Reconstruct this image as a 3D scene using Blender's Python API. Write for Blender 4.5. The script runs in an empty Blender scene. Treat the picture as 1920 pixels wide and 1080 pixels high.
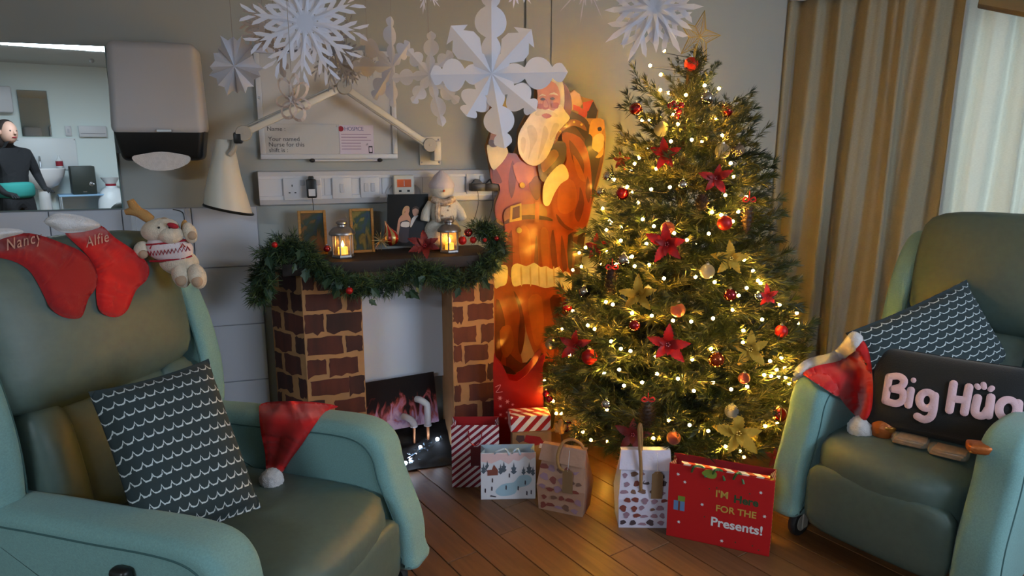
import bpy, bmesh, math, random
from mathutils import Vector, Matrix, Euler
from math import sin, cos, tan, pi, radians, atan2, sqrt, hypot

# ------------------------------------------------------------------ camera, world, big lights, exposure
sc = bpy.context.scene
col = sc.collection
F, HC, PITCH = 1300.0, 1.45, radians(11.5)      # focal length in pixels of the 1920 frame, eye height, downward tilt
cam_d = bpy.data.cameras.new('camera'); cam = bpy.data.objects.new('camera', cam_d); col.objects.link(cam)
cam_d.sensor_width = 36.0; cam_d.lens = 36.0 * F / 1920.0; cam_d.clip_start = 0.02
cam.location = (0, 0, HC); cam.rotation_euler = (pi / 2 - PITCH, 0, 0)
sc.camera = cam

world = bpy.data.worlds.new('sky'); sc.world = world; world.use_nodes = True
bg = world.node_tree.nodes['Background']
bg.inputs[0].default_value = (0.62, 0.78, 1.0, 1); bg.inputs[1].default_value = 2.2

def area(name, loc, aim, sx, sy, power, color):
    l = bpy.data.lights.new(name, 'AREA'); l.shape = 'RECTANGLE'; l.size = sx; l.size_y = sy
    l.energy = power; l.color = color
    o = bpy.data.objects.new(name, l); col.objects.link(o); o.location = loc
    o.rotation_euler = (Vector(aim) - Vector(loc)).to_track_quat('-Z', 'Y').to_euler()
    return o
# daylight entering by the uncurtained side window, by the window behind the pale curtain, and the lit strip lamp at the far end
area('daylight_side_window', (2.86, 0.35, 1.55), (0.0, 1.5, 0.8), 1.5, 1.2, 30, (0.70, 0.84, 1.0))
area('daylight_curtain_window', (2.585, 3.62, 1.42), (2.162, 2.714, 1.42), 0.8, 1.3, 17, (0.78, 0.93, 1.0))
area('ceiling_panel_glow', (-1.55, -1.7, 2.36), (-1.55, -1.7, 0.0), 1.1, 0.5, 46, (0.74, 0.88, 1.0))

vs = sc.view_settings
sc.display_settings.display_device = 'sRGB'
vs.view_transform = 'Standard'; vs.look = 'None'; vs.gamma = 1.0; vs.use_curve_mapping = False
vs.exposure = 0.75
sc.cycles.max_bounces = 6; sc.cycles.diffuse_bounces = 2; sc.cycles.glossy_bounces = 3; sc.cycles.transmission_bounces = 4; sc.cycles.sample_clamp_indirect = 3.0
sc.cycles.caustics_reflective = False; sc.cycles.caustics_refractive = False; sc.cycles.adaptive_threshold = 0.02; sc.cycles.use_light_tree = False

BULB_E = 310.0
R = random.Random(7)

# ------------------------------------------------------------------ where things stand
YAW = radians(18.0); Z0 = 3.4                  # the back wall: passes (0, Z0), its right end farther off
WR = Vector((cos(YAW), sin(YAW), 0)); WN = Vector((sin(YAW), -cos(YAW), 0)); W0 = Vector((0, Z0, 0)); EYE = Vector((0, 0, HC))
CP, SP = cos(PITCH), sin(PITCH)
def ray(px, py):
    u, v = (px - 960) / F, (540 - py) / F
    return Vector((u, CP + v * SP, -SP + v * CP))
def at(px, py, Y):
    d = ray(px, py); return EYE + d * (Y / d.y)
def onz(px, py, z):
    d = ray(px, py); return EYE + d * ((z - HC) / d.z)
def onwall(px, py, out=0.0):
    d = ray(px, py); t = ((W0 + WN * out - EYE).dot(WN)) / d.dot(WN); return EYE + d * t
def wl(px, py, out=0.0):                       # (along the wall, height) of what is seen at a pixel on the plane OUT in front of the wall
    p = onwall(px, py, out); return ((p - W0).dot(WR), p.z)
def WM(s, h, out=0.0):                         # matrix: local x along the wall, local -y into the room, z up
    return Matrix.Translation(W0 + WR * s + WN * out + Vector((0, 0, h))) @ Matrix.Rotation(YAW, 4, 'Z')
def wpoly(pts, out, s0=0, h0=0):
    r = []
    for p in pts:
        s, h = wl(p[0], p[1], out); r.append((s - s0, h - h0))
    return r
def place(x, y, z=0.0, rz=0.0): return Matrix.Translation((x, y, z)) @ Matrix.Rotation(rz, 4, 'Z')
def frame(o, ex, ez):                          # matrix with x axis ex, z axis close to ez, y = z cross x
    ex = Vector(ex).normalized(); ez = Vector(ez); ez = (ez - ex * ez.dot(ex)).normalized(); ey = ez.cross(ex)
    return Matrix(((ex.x, ey.x, ez.x, o[0]), (ex.y, ey.y, ez.y, o[1]), (ex.z, ey.z, ez.z, o[2]), (0, 0, 0, 1)))

# ------------------------------------------------------------------ materials
def lin(c):
    c = c / 255.0
    return c / 12.92 if c <= 0.04045 else ((c + 0.055) / 1.055) ** 2.4
def C(r, g, b): return (lin(r), lin(g), lin(b), 1.0)
MATS = {}
def mat(name, c, rough=0.6, metal=0.0, bump=0.0, bscale=200.0, var=0.0, vscale=8.0, emit=0.0, ecol=None, coat=0.0, trans=0.0, sheen=0.0, stretch=None, ior=None, c2=None, translucent=0.0, alpha=None):
    if name in MATS: return MATS[name]
    m = bpy.data.materials.new(name); m.use_nodes = True; nt = m.node_tree; N = nt.nodes; L = nt.links
    b = N['Principled BSDF']; cc = C(*c)
    b.inputs['Base Color'].default_value = cc; b.inputs['Roughness'].default_value = rough; b.inputs['Metallic'].default_value = metal
    b.inputs['Coat Weight'].default_value = coat; b.inputs['Coat Roughness'].default_value = 0.15
    b.inputs['Transmission Weight'].default_value = trans; b.inputs['Sheen Weight'].default_value = sheen
    if ior: b.inputs['IOR'].default_value = ior
    if alpha is not None: b.inputs['Alpha'].default_value = alpha
    tc = None
    def coords():
        t = N.new('ShaderNodeTexCoord')
        if stretch:
            mp = N.new('ShaderNodeMapping'); mp.inputs['Scale'].default_value = stretch; L.new(t.outputs['Object'], mp.inputs[0]); return mp.outputs[0]
        return t.outputs['Object']
    if var or c2:
        no = N.new('ShaderNodeTexNoise'); no.inputs['Scale'].default_value = vscale; no.inputs['Detail'].default_value = 5; L.new(coords(), no.inputs['Vector'])
        cr = N.new('ShaderNodeValToRGB'); e = cr.color_ramp.elements
        if c2: a_, b_ = cc, C(*c2)
        else: a_ = tuple(x * (1 - var) for x in cc[:3]) + (1,); b_ = tuple(min(1, x * (1 + var)) for x in cc[:3]) + (1,)
        e[0].position = 0.33; e[0].color = a_; e[1].position = 0.67; e[1].color = b_
        L.new(no.outputs['Fac'], cr.inputs[0]); L.new(cr.outputs[0], b.inputs['Base Color'])
    if bump:
        no = N.new('ShaderNodeTexNoise'); no.inputs['Scale'].default_value = bscale; no.inputs['Detail'].default_value = 3; L.new(coords(), no.inputs['Vector'])
        bp = N.new('ShaderNodeBump'); bp.inputs['Strength'].default_value = bump; bp.inputs['Distance'].default_value = 0.004
        L.new(no.outputs['Fac'], bp.inputs['Height']); L.new(bp.outputs[0], b.inputs['Normal'])
    if emit:
        b.inputs['Emission Color'].default_value = C(*(ecol or c)); b.inputs['Emission Strength'].default_value = emit
    if translucent:
        out = N['Material Output']; t = N.new('ShaderNodeBsdfTranslucent'); t.inputs[0].default_value = cc
        mx = N.new('ShaderNodeMixShader'); mx.inputs[0].default_value = translucent
        L.new(b.outputs[0], mx.inputs[1]); L.new(t.outputs[0], mx.inputs[2]); L.new(mx.outputs[0], out.inputs[0])
    MATS[name] = m; return m
def nodes_of(name, c, rough=0.7):
    m = mat(name, c, rough); return m, m.node_tree.nodes, m.node_tree.links, m.node_tree.nodes['Principled BSDF']
def math_node(N, L, op, a, b=None, c=None):
    n = N.new('ShaderNodeMath'); n.operation = op
    for i, x in enumerate((a, b, c)):
        if x is None: continue
        if isinstance(x, (int, float)): n.inputs[i].default_value = x
        else: L.new(x, n.inputs[i])
    return n.outputs[0]
def mix_col(N, L, f, a, b):
    n = N.new('ShaderNodeMix'); n.data_type = 'RGBA'
    if isinstance(f, (int, float)): n.inputs[0].default_value = f
    else: L.new(f, n.inputs[0])
    for i, x in ((6, a), (7, b)):
        if isinstance(x, tuple): n.inputs[i].default_value = x
        else: L.new(x, n.inputs[i])
    return n.outputs[2]

# ------------------------------------------------------------------ mesh building
class MB:
    def __init__(s): s.v = []; s.f = []; s.uv = {}
    def add(s, vs, fs, T=None):
        n = len(s.v)
        for p in vs:
            p = Vector(p)
            if T is not None: p = T @ p
            s.v.append(tuple(p))
        s.f += [tuple(i + n for i in f) for f in fs]
        return s
    def box(s, x0, x1, y0, y1, z0, z1, T=None):
        return s.add([(x0,y0,z0),(x1,y0,z0),(x1,y1,z0),(x0,y1,z0),(x0,y0,z1),(x1,y0,z1),(x1,y1,z1),(x0,y1,z1)],
                     [(0,3,2,1),(4,5,6,7),(0,1,5,4),(1,2,6,5),(2,3,7,6),(3,0,4,7)], T)
    def bm(s, b, T=None):
        b.verts.ensure_lookup_table(); b.verts.index_update()
        s.add([v.co.copy() for v in b.verts], [[v.index for v in f.verts] for f in b.faces], T); b.free(); return s
    def rbox(s, c, size, r=0.01, seg=3, T=None):
        b = bmesh.new(); bmesh.ops.create_cube(b, size=1.0)
        for v in b.verts: v.co = Vector((c[0] + v.co.x * size[0], c[1] + v.co.y * size[1], c[2] + v.co.z * size[2]))
        if r > 0: bmesh.ops.bevel(b, geom=list(b.edges), offset=r, segments=seg, profile=0.5, affect='EDGES')
        return s.bm(b, T)
    def tube(s, pts, r, n=8, closed=False, caps=True, T=None):
        P = [Vector(p) for p in pts]; m = len(P); rr = r if isinstance(r, (list, tuple)) else [r] * m
        vs, fs = [], []; up = None
        for i in range(m):
            a = P[(i - 1) % m] if (closed or i) else P[i]; b = P[(i + 1) % m] if (closed or i < m - 1) else P[i]
            t = (b - a); t = t.normalized() if t.length > 1e-9 else Vector((0, 0, 1))
            if up is None:
                up = Vector((0, 0, 1)) if abs(t.z) < 0.9 else Vector((1, 0, 0))
            x = t.cross(up)
            if x.length < 1e-6: x = t.cross(Vector((1, 0.3, 0.1)))
            x.normalize(); y = x.cross(t).normalized(); up = y
            for k in range(n):
                q = 2 * pi * k / n; vs.append(P[i] + (x * cos(q) + y * sin(q)) * rr[i])
        for i in range(m if closed else m - 1):
            j = (i + 1) % m
            for k in range(n):
                l = (k + 1) % n; fs.append((i*n+k, i*n+l, j*n+l, j*n+k))
        if caps and not closed:
            fs.append(tuple(range(n - 1, -1, -1))); fs.append(tuple((m-1)*n + k for k in range(n)))
        return s.add(vs, fs, T)
    def cyl(s, a, b, r0, r1=None, n=16, T=None): return s.tube([a, b], [r0, r0 if r1 is None else r1], n, T=T)
    def lathe(s, prof, n=24, T=None):
        vs, fs = [], []; m = len(prof)
        for r, z in prof:
            for k in range(n): vs.append((r * cos(2*pi*k/n), r * sin(2*pi*k/n), z))
        for i in range(m - 1):
            for k in range(n):
                l = (k + 1) % n; fs.append((i*n+k, i*n+l, (i+1)*n+l, (i+1)*n+k))
        if prof[0][0] > 1e-5: fs.append(tuple(range(n - 1, -1, -1)))
        if prof[-1][0] > 1e-5: fs.append(tuple((m-1)*n + k for k in range(n)))
        return s.add(vs, fs, T)
    def sphere(s, c, r, n=16, m=10, T=None):
        if isinstance(r, (int, float)): r = (r, r, r)
        return s.sq(c, r, 1, 1, n, m, T)
    def sq(s, c, r, e1=0.4, e2=0.4, n=32, m=18, T=None):       # superellipsoid
        def p(x, e): return math.copysign(abs(x) ** e, x)
        vs = [(c[0], c[1], c[2] - r[2])]; fs = []
        for i in range(1, m):
            a = -pi/2 + pi * i / m
            for k in range(n):
                b = 2*pi*k/n
                vs.append((c[0] + r[0]*p(cos(a), e1)*p(cos(b), e2), c[1] + r[1]*p(cos(a), e1)*p(sin(b), e2), c[2] + r[2]*p(sin(a), e1)))
        vs.append((c[0], c[1], c[2] + r[2])); top = len(vs) - 1
        for k in range(n):
            l = (k + 1) % n
            fs.append((0, 1 + l, 1 + k)); fs.append((top, 1 + (m-2)*n + k, 1 + (m-2)*n + l))
            for i in range(m - 2): fs.append((1 + i*n + k, 1 + i*n + l, 1 + (i+1)*n + l, 1 + (i+1)*n + k))
        return s.add(vs, fs, T)
    def prism(s, poly, y0, y1, T=None):          # outline in x,z ; y0 is the front (smaller y)
        n = len(poly); a = sum(poly[i][0]*poly[(i+1)%n][1] - poly[(i+1)%n][0]*poly[i][1] for i in range(n))
        if a < 0: poly = poly[::-1]
        vs = [(p[0], y0, p[1]) for p in poly] + [(p[0], y1, p[1]) for p in poly]
        fs = [tuple(range(n)), tuple(range(2*n - 1, n - 1, -1))] + [(i, i + n, (i+1) % n + n, (i+1) % n) for i in range(n)]
        return s.add(vs, fs, T)
    def flat(s, poly, y=0.0, T=None):
        n = len(poly); a = sum(poly[i][0]*poly[(i+1)%n][1] - poly[(i+1)%n][0]*poly[i][1] for i in range(n))
        if a < 0: poly = poly[::-1]
        return s.add([(p[0], y, p[1]) for p in poly], [tuple(range(n))], T)
    def strip(s, pts, w, y=0.0, n=6, T=None):    # stroke with round ends, drawn flat in x,z
        P = [Vector((p[0], p[1])) for p in pts]
        for i in range(len(P) - 1):
            d = (P[i+1] - P[i]); a = atan2(d.y, d.x); o = []
            for k in range(n + 1):
                q = a + pi/2 + pi*k/n; o.append((P[i].x + cos(q)*w, P[i].y + sin(q)*w))
            for k in range(n + 1):
                q = a - pi/2 + pi*k/n; o.append((P[i+1].x + cos(q)*w, P[i+1].y + sin(q)*w))
            s.flat(o, y - 0.00002 * (i % 2), T)
        return s
    def build(s, name, m, parent=None, smooth=True, ang=40, kind=None, label=None, uv=None):
        me = bpy.data.meshes.new(name); me.from_pydata(s.v, [], s.f); me.validate(); me.update()
        if smooth:
            me.polygons.foreach_set('use_smooth', [True] * len(me.polygons)); me.set_sharp_from_angle(angle=radians(ang))
        if isinstance(m, str): m = MATS[m]
        me.materials.append(m)
        if uv:
            u = me.uv_layers.new(name='UVMap')
            for li, l in enumerate(me.loops): u.data[li].uv = uv[l.vertex_index]
        o = bpy.data.objects.new(name, me); col.objects.link(o)
        if parent is not None: o.parent = parent
        if kind: o['kind'] = kind
        if label: o['label'] = label
        return o
def tag(o, label, cat, group=None, M=None):
    o['label'] = label; o['category'] = cat
    if group: o['group'] = group
    if M is not None: o.matrix_basis = M
    return o
def thing(name, label, cat, M, group=None):
    o = bpy.data.objects.new(name, None); o.empty_display_size = 0.05; col.objects.link(o)
    return tag(o, label, cat, group, M)
def share(src, name, parent, M):
    o = bpy.data.objects.new(name, src.data if hasattr(src, 'data') else src); col.objects.link(o)
    if parent is not None: o.parent = parent
    o.matrix_basis = M; return o
def text(body, size, m, parent, M, name='lettering', depth=0.0, bold=0.0, align='LEFT', shear=0.0, spacing=1.0):
    cu = bpy.data.curves.new('lettering', 'FONT'); cu.body = body; cu.size = size; cu.align_x = align; cu.extrude = depth; cu.offset = bold; cu.shear = shear
    cu.space_character = spacing; cu.resolution_u = 4
    t = bpy.data.objects.new('lettering', cu); col.objects.link(t)
    bpy.context.view_layer.update()
    me = bpy.data.meshes.new_from_object(t.evaluated_get(bpy.context.evaluated_depsgraph_get()))
    bpy.data.objects.remove(t); bpy.data.curves.remove(cu)
    if isinstance(m, str): m = MATS[m]
    me.materials.clear(); me.materials.append(m)
    o = bpy.data.objects.new(name, me); col.objects.link(o)
    if parent is not None: o.parent = parent
    o.matrix_basis = M; return o
UPR = Matrix.Rotation(pi / 2, 4, 'X')            # lettering drawn in x,y stands up in x,z facing -y
def TX(x, y, z): return Matrix.Translation((x, y, z))
def smoothpath(pts, k=6, closed=False):
    P = [Vector(p) for p in pts]; n = len(P); out = []
    for i in range(n if closed else n - 1):
        p0 = P[(i-1) % n] if (closed or i) else P[i]; p1 = P[i]; p2 = P[(i+1) % n]; p3 = P[(i+2) % n] if (closed or i < n - 2) else P[i+1]
        for j in range(k):
            t = j / k; out.append(0.5 * ((2*p1) + (p2-p0)*t + (2*p0-5*p1+4*p2-p3)*t*t + (3*p1-p0-3*p2+p3)*t**3))
    if not closed: out.append(P[-1])
    return out
def smooth2(pts, k=4): return [(p.x, p.y) for p in smoothpath([(q[0], q[1], 0) for q in pts], k, True)]

# shared finishes
mat('white_plastic', (214, 212, 216), 0.45); mat('wall_paint', (166, 168, 164), 0.8, bump=0.05, bscale=300)
mat('black_plastic', (16, 16, 17), 0.4); mat('dark_rubber', (34, 34, 36), 0.7); mat('metal', (190, 190, 192), 0.3, 1.0)
mat('paper', (226, 226, 240), 0.7, translucent=0.25); mat('red_felt', (196, 9, 8), 0.9, bump=0.25, bscale=500, sheen=0.3, var=0.12, vscale=25)
mat('white_fur', (222, 216, 216), 0.95, bump=0.9, bscale=350, sheen=0.4, var=0.06, vscale=60)
# ------------------------------------------------------------------ the room
H = 2.42
KC = Vector((1.537, 3.977, 0)); DC = Vector((0.906, -0.423, 0)).normalized(); OC = Vector((0.423, 0.906, 0)).normalized()   # window wall set across the corner
def struct(mb, name, m, parent=None, **k):
    o = mb.build(name, m, parent, smooth=False, **k)
    if parent is None: o['kind'] = 'structure'
    return o
# floor: screed sheet below, boards laid over the part in view
mat('floor_sheet', (96, 66, 40), 0.5)
def wood(name, c1, c2):
    m, N, L, b = nodes_of(name, c1, 0.42)
    t = N.new('ShaderNodeTexCoord'); mp = N.new('ShaderNodeMapping'); mp.inputs['Scale'].default_value = (3, 40, 40); L.new(t.outputs['Object'], mp.inputs[0])
    oi = N.new('ShaderNodeObjectInfo'); ad = N.new('ShaderNodeVectorMath'); L.new(mp.outputs[0], ad.inputs[0])
    sc_ = N.new('ShaderNodeVectorMath'); sc_.operation = 'SCALE'; sc_.inputs[0].default_value = (50, 50, 50); L.new(oi.outputs['Random'], sc_.inputs['Scale']); L.new(sc_.outputs[0], ad.inputs[1])
    no = N.new('ShaderNodeTexNoise'); no.inputs['Scale'].default_value = 1.0; no.inputs['Detail'].default_value = 6; no.inputs['Distortion'].default_value = 1.2; L.new(ad.outputs[0], no.inputs['Vector'])
    g = mix_col(N, L, no.outputs['Fac'], C(*c1), C(*c2))
    hs = N.new('ShaderNodeHueSaturation'); L.new(g, hs.inputs['Color'])
    v = math_node(N, L, 'MULTIPLY_ADD', oi.outputs['Random'], 0.45, 0.78); L.new(v, hs.inputs['Value'])
    L.new(hs.outputs[0], b.inputs['Base Color'])
    return m
wood('floor_board', (82, 52, 30), (136, 94, 58))
fl = struct(MB().box(-3.3, 3.2, -4.4, 4.6, -0.12, -0.006), 'floor', 'floor_sheet')
bw, bl = 0.125, 0.86
pm = MB().rbox((0, 0, 0), (bl - 0.003, bw - 0.003, 0.012), 0.0012, 1).build('plank', 'floor_board', fl, smooth=False)
first = True
DF = Vector((0.574, -0.819, 0)); PF = Vector((0.819, 0.574, 0))
for j in range(-14, 26):
    off = R.uniform(0, bl)
    for i in range(-6, 7):
        c = PF * (j * bw + 0.9) + DF * (i * bl + off - 1.2)
        if not (-1.25 < c.x < 1.9 and 1.55 < c.y < 3.75) or (c - W0).dot(WN) < 0.12: continue
        if (c.y > 3.2 and c.x > 0.4) or (c.x < -0.75 and c.y > 2.4): continue
        M = frame((c.x, c.y, -0.006), DF, (0, 0, 1))
        if first: pm.matrix_basis = M; first = False
        else: share(pm, 'plank', fl, M)
mat('ceiling_paint', (205, 205, 200), 0.9)
struct(MB().box(-3.3, 3.2, -4.4, 4.7, H, H + 0.1), 'ceiling', 'ceiling_paint')
# back wall (local x along it)
wb = struct(MB().box(-3.6, 1.95, 0, 0.1, 0, H), 'wall_back', 'wall_paint'); wb.matrix_basis = WM(0, 0)
tr = []
for i, (a, b) in enumerate([((985, 100), (1036, 100))]):
    s0, _ = wl(*a); s1, _ = wl(*b)
    o = struct(MB().box(s0, s0 + 0.01, -0.012, 0, 0, H).box(s1 - 0.01, s1, -0.012, 0, 0, H).box(s0 + 0.01, s1 - 0.01, -0.006, 0, 0, H), 'trim_1', 'wall_paint'); o.matrix_basis = WM(0, 0)
mat('cream_wall', (172, 178, 168), 0.8)
# window wall with its opening
def opened(name, M, L_, a0, a1, z0, z1, m):
    mb = MB().box(0, a0, 0, 0.1, 0, H).box(a1, L_, 0, 0.1, 0, H).box(a0, a1, 0, 0.1, 0, z0).box(a0, a1, 0, 0.1, z1, H)
    o = struct(mb, name, m); o.matrix_basis = M; return o
ang = atan2(DC.y, DC.x)
MW2 = Matrix.Translation(KC) @ Matrix.Rotation(ang, 4, 'Z')
opened('wall_window', MW2, 1.75, 0.70, 1.52, 0.75, 2.1, 'cream_wall')
mat('window_frame', (225, 228, 230), 0.4); mat('pane_glass', (235, 245, 250), 0.0, trans=1.0, ior=1.1)
wf = struct(MB().box(0.70, 0.75, 0.03, 0.08, 0.75, 2.1).box(1.47, 1.52, 0.03, 0.08, 0.75, 2.1).box(0.75, 1.47, 0.03, 0.08, 0.75, 0.8).box(0.75, 1.47, 0.03, 0.08, 2.05, 2.1), 'window_1', 'window_frame'); wf.matrix_basis = MW2
MRT = Matrix.Translation((3.02, 3.29, 0)) @ Matrix.Rotation(-pi / 2, 4, 'Z')
opened('wall_right', MRT, 7.6, 2.1, 3.8, 0.9, 2.15, 'cream_wall')
wf = struct(MB().box(2.1, 2.15, 0.03, 0.08, 0.9, 2.15).box(3.75, 3.8, 0.03, 0.08, 0.9, 2.15).box(2.15, 3.75, 0.03, 0.08, 0.9, 0.95).box(2.15, 3.75, 0.03, 0.08, 2.1, 2.15).box(2.92, 2.98, 0.03, 0.08, 0.95, 2.1), 'window_2', 'window_frame'); wf.matrix_basis = MRT
struct(MB().box(-3.3, -3.2, -4.3, 2.5, 0, H), 'wall_left', 'cream_wall')
mat('pale_wall', (230, 240, 238), 0.75)
struct(MB().box(-3.3, 3.2, -4.3, -4.2, 0, H), 'wall_rear', 'pale_wall')
struct(MB().box(-3.4, 0.6, -0.016, 0, 0, 0.09), 'baseboard_back', 'white_plastic').matrix_basis = WM(0, 0)

# ------------------------------------------------------------------ white tiles behind the sink corner
mat('tile_glaze', (196, 198, 208), 0.25); mat('grout', (150, 150, 156), 0.9)
sx1, hT = wl(481, 386); tw = 0.262
ts = thing('tile_splashback', 'white square wall tiles below the mirror, behind the teal recliner', 'tiles', WM(sx1, 0, 0.0))
MB().box(-6 * tw, 0, -0.006, 0, 0.09, hT).build('backing', 'grout', ts, smooth=False)
tm = None
for i in range(6):
    for j in range(5):
        z1 = hT - j * tw; z0 = max(z1 - tw, 0.095)
        if z1 - z0 < 0.05: continue
        if tm is None or z1 - z0 < tw - 0.001:
            o = MB().rbox((0, 0, 0), (tw - 0.004, 0.008, z1 - z0 - 0.004), 0.0015, 1).build('tile', 'tile_glaze', ts, smooth=False)
            if tm is None: tm = o
        else: o = share(tm, 'tile', ts, Matrix())
        o.matrix_basis = TX(-(i + 0.5) * tw, -0.009, (z0 + z1) / 2)

# ------------------------------------------------------------------ wall mirror
mat('mirror_silver', (232, 238, 238), 0.01, 1.0); mat('mirror_edge', (120, 150, 145), 0.2)
s1, hb = wl(229, 390, 0.02); s1b, ht = wl(188, 87, 0.02); s0 = wl(-90, 240, 0.02)[0]
mi = thing('wall_mirror', 'frameless wall mirror showing the other end of the room', 'mirror', WM(s1, hb, 0.016))
MB().box(s0 - s1, 0, -0.004, 0.0, 0, ht - hb).build('glass', 'mirror_silver', mi, smooth=False)
MB().box(s0 - s1, 0.002, 0.0, 0.005, -0.002, ht - hb + 0.002).build('backing', 'mirror_edge', mi, smooth=False)
ss, hh = wl(172, 114, 0.02); MB().lathe([(0.009, 0), (0.008, 0.004), (0.0, 0.006)], 12, TX(ss - s1, -0.004, hh - hb) @ Matrix.Rotation(pi/2, 4, 'X')).build('mirror_screw', 'metal', mi)
ss, hh = wl(172, 345, 0.02); MB().lathe([(0.009, 0), (0.008, 0.004), (0.0, 0.006)], 12, TX(ss - s1, -0.004, hh - hb) @ Matrix.Rotation(pi/2, 4, 'X')).build('mirror_screw', 'metal', mi)

# ------------------------------------------------------------------ towel dispenser
mat('dispenser_grey', (186, 184, 188), 0.45, bump=0.08, bscale=400)
def dispenser(M, w, h, d, label):
    t = thing('towel_dispenser', label, 'dispenser', M)
    b = bmesh.new(); bmesh.ops.create_cube(b, size=1.0)
    for v in b.verts:
        f = 1.0 if v.co.z < 0 else 0.93
        v.co = Vector((v.co.x * w * f, (v.co.y - 0.5) * d * (1.0 if v.co.z < 0 or v.co.y > 0 else 0.9), h * 0.26 + (v.co.z + 0.5) * h * 0.74))
    bmesh.ops.bevel(b, geom=list(b.edges), offset=0.03, segments=5, profile=0.5, affect='EDGES')
    MB().bm(b).build('cover', 'dispenser_grey', t)
    b = bmesh.new(); bmesh.ops.create_cube(b, size=1.0)
    for v in b.verts:
        f = 0.86 if v.co.z < 0 else 0.985
        v.co = Vector((v.co.x * w * f, (v.co.y - 0.5) * d * (0.8 if v.co.z < 0 and v.co.y < 0 else 0.985), 0.02 + (v.co.z + 0.5) * h * 0.3))
    bmesh.ops.bevel(b, geom=list(b.edges), offset=0.022, segments=4, profile=0.5, affect='EDGES')
    MB().bm(b).build('lower_housing', 'black_plastic', t)
    MB().box(-w*0.5 - 0.004, -w*0.5 + 0.03, -d*0.45, 0, 0.05, h*0.95).build('back_plate', 'black_plastic', t)
    pts = [(-0.30, 0.08), (-0.2, 0.1), (0.0, 0.12), (0.2, 0.1), (0.30, 0.075), (0.27, 0.02), (0.1, -0.03), (-0.12, -0.03), (-0.27, 0.03)]
    MB().prism([(x * w, z * h) for x, z in smooth2(pts, 3)], -d * 0.98, -d * 0.86).build('paper_towel', 'white_fur', t)
    MB().rbox((0.02, -d - 0.001, h * 0.29), (0.055, 0.004, 0.011), 0.0015, 1).build('badge', 'metal', t)
    return t
a = wl(206, 250, 0.19); b_ = wl(386, 250, 0.19); top = wl(290, 76, 0.19)[1]; bot = wl(290, 312, 0.19)[1]
dispenser(WM((a[0] + b_[0]) / 2, bot, 0.002), b_[0] - a[0], top - bot, 0.19, 'grey paper towel dispenser with black base between mirror and whiteboard')

# ------------------------------------------------------------------ whiteboard with plates, card and pen rail
mat('board_white', (206, 202, 200), 0.22); mat('board_frame', (206, 206, 210), 0.35); mat('brushed_plate', (206, 202, 200), 0.34, 0.25, stretch=(1, 1, 80), bump=0.05, bscale=60); mat('ink_grey', (70, 70, 74), 0.7); mat('ink_dark', (34, 32, 44), 0.7)
c0 = wl(489, 299, 0.02); c1 = wl(746, 296, 0.02); ctop = wl(742, 97, 0.02)[1]
bw_, bh_ = c1[0] - c0[0], ctop - c0[1]
wbd = thing('whiteboard', 'framed whiteboard hanging above the socket trunking', 'whiteboard', WM(c0[0], c0[1], 0.004))
MB().box(0.01, bw_ - 0.01, -0.008, 0, 0.01, bh_ - 0.01).build('panel', 'board_white', wbd, smooth=False)
for nm, x0, x1, z0, z1 in (('frame_rail', 0, bw_, 0, 0.022), ('frame_rail', 0, bw_, bh_ - 0.022, bh_), ('frame_rail', 0, 0.022, 0.022, bh_ - 0.022), ('frame_rail', bw_ - 0.022, bw_, 0.022, bh_ - 0.022)):
    MB().rbox(((x0+x1)/2, -0.009, (z0+z1)/2), (x1-x0, 0.018, z1-z0), 0.003, 2).build(nm, 'board_frame', wbd)
for x, z in ((0.011, bh_*0.55), (bw_-0.011, bh_*0.52)): MB().lathe([(0.006, 0), (0.004, 0.003), (0, 0.004)], 10, TX(x, -0.018, z) @ Matrix.Rotation(pi/2, 4, 'X')).build('board_screw', 'metal', wbd)
MB().rbox((bw_*0.22, -0.010, bh_ - 0.012), (bw_*0.42, 0.003, 0.03), 0.001, 1, TX(0, -0.01, 0)).build('title_strip', 'paper', wbd)
text('- Responsible', 0.024, 'ink_dark', wbd, TX(bw_*0.16, -0.0225, bh_ - 0.02) @ UPR, bold=0.0006)
def onboard(px, py): s, h = wl(px, py, 0.02); return s - c0[0], h - c0[1]
p0 = onboard(498, 293); p1 = onboard(635, 233)
plate = thing('name_plate', 'brushed metal name plate at the bottom of the whiteboard', 'sign', WM(c0[0] + p0[0], c0[1] + p0[1], 0.014))
pw, ph = p1[0] - p0[0], p1[1] - p0[1]
MB().rbox((pw/2, 0, ph/2), (pw, 0.003, ph), 0.001, 1).build('plate', 'brushed_plate', plate)
for x in (0.008, pw-0.008):
    for z in (0.008, ph-0.008): MB().sphere((x, -0.002, z), 0.0025, 8, 6).build('plate_screw', 'metal', plate)
text('Name :', 0.026, 'ink_grey', plate, TX(0.012, -0.0024, ph - 0.03) @ UPR)
for k, w in enumerate(('Your named', 'Nurse for this', 'shift is :')): text(w, 0.026, 'ink_grey', plate, TX(0.015, -0.0024, ph*0.47 - k*0.0235) @ UPR)
p0 = onboard(638, 290); p1 = onboard(700, 235); qw, qh = p1[0]-p0[0], p1[1]-p0[1]
mat('card_print', (222, 208, 222), 0.3); mat('ink_red', (150, 22, 44), 0.6); mat('ink_blue', (96, 100, 150), 0.6); mat('ink_pale', (160, 130, 160), 0.6)
card = thing('info_card', 'laminated hospice card with red dot beside the name plate', 'card', WM(c0[0] + p0[0], c0[1] + p0[1], 0.014))
MB().rbox((qw/2, 0, qh/2), (qw, 0.002, qh), 0.0006, 1).build('card', 'card_print', card)
MB().flat([(0.004 + 0.012*cos(k*pi/8) + 0.004, qh - 0.016 + 0.012*sin(k*pi/8)) for k in range(16)], -0.0013).build('logo_dot', 'ink_red', card)
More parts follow.
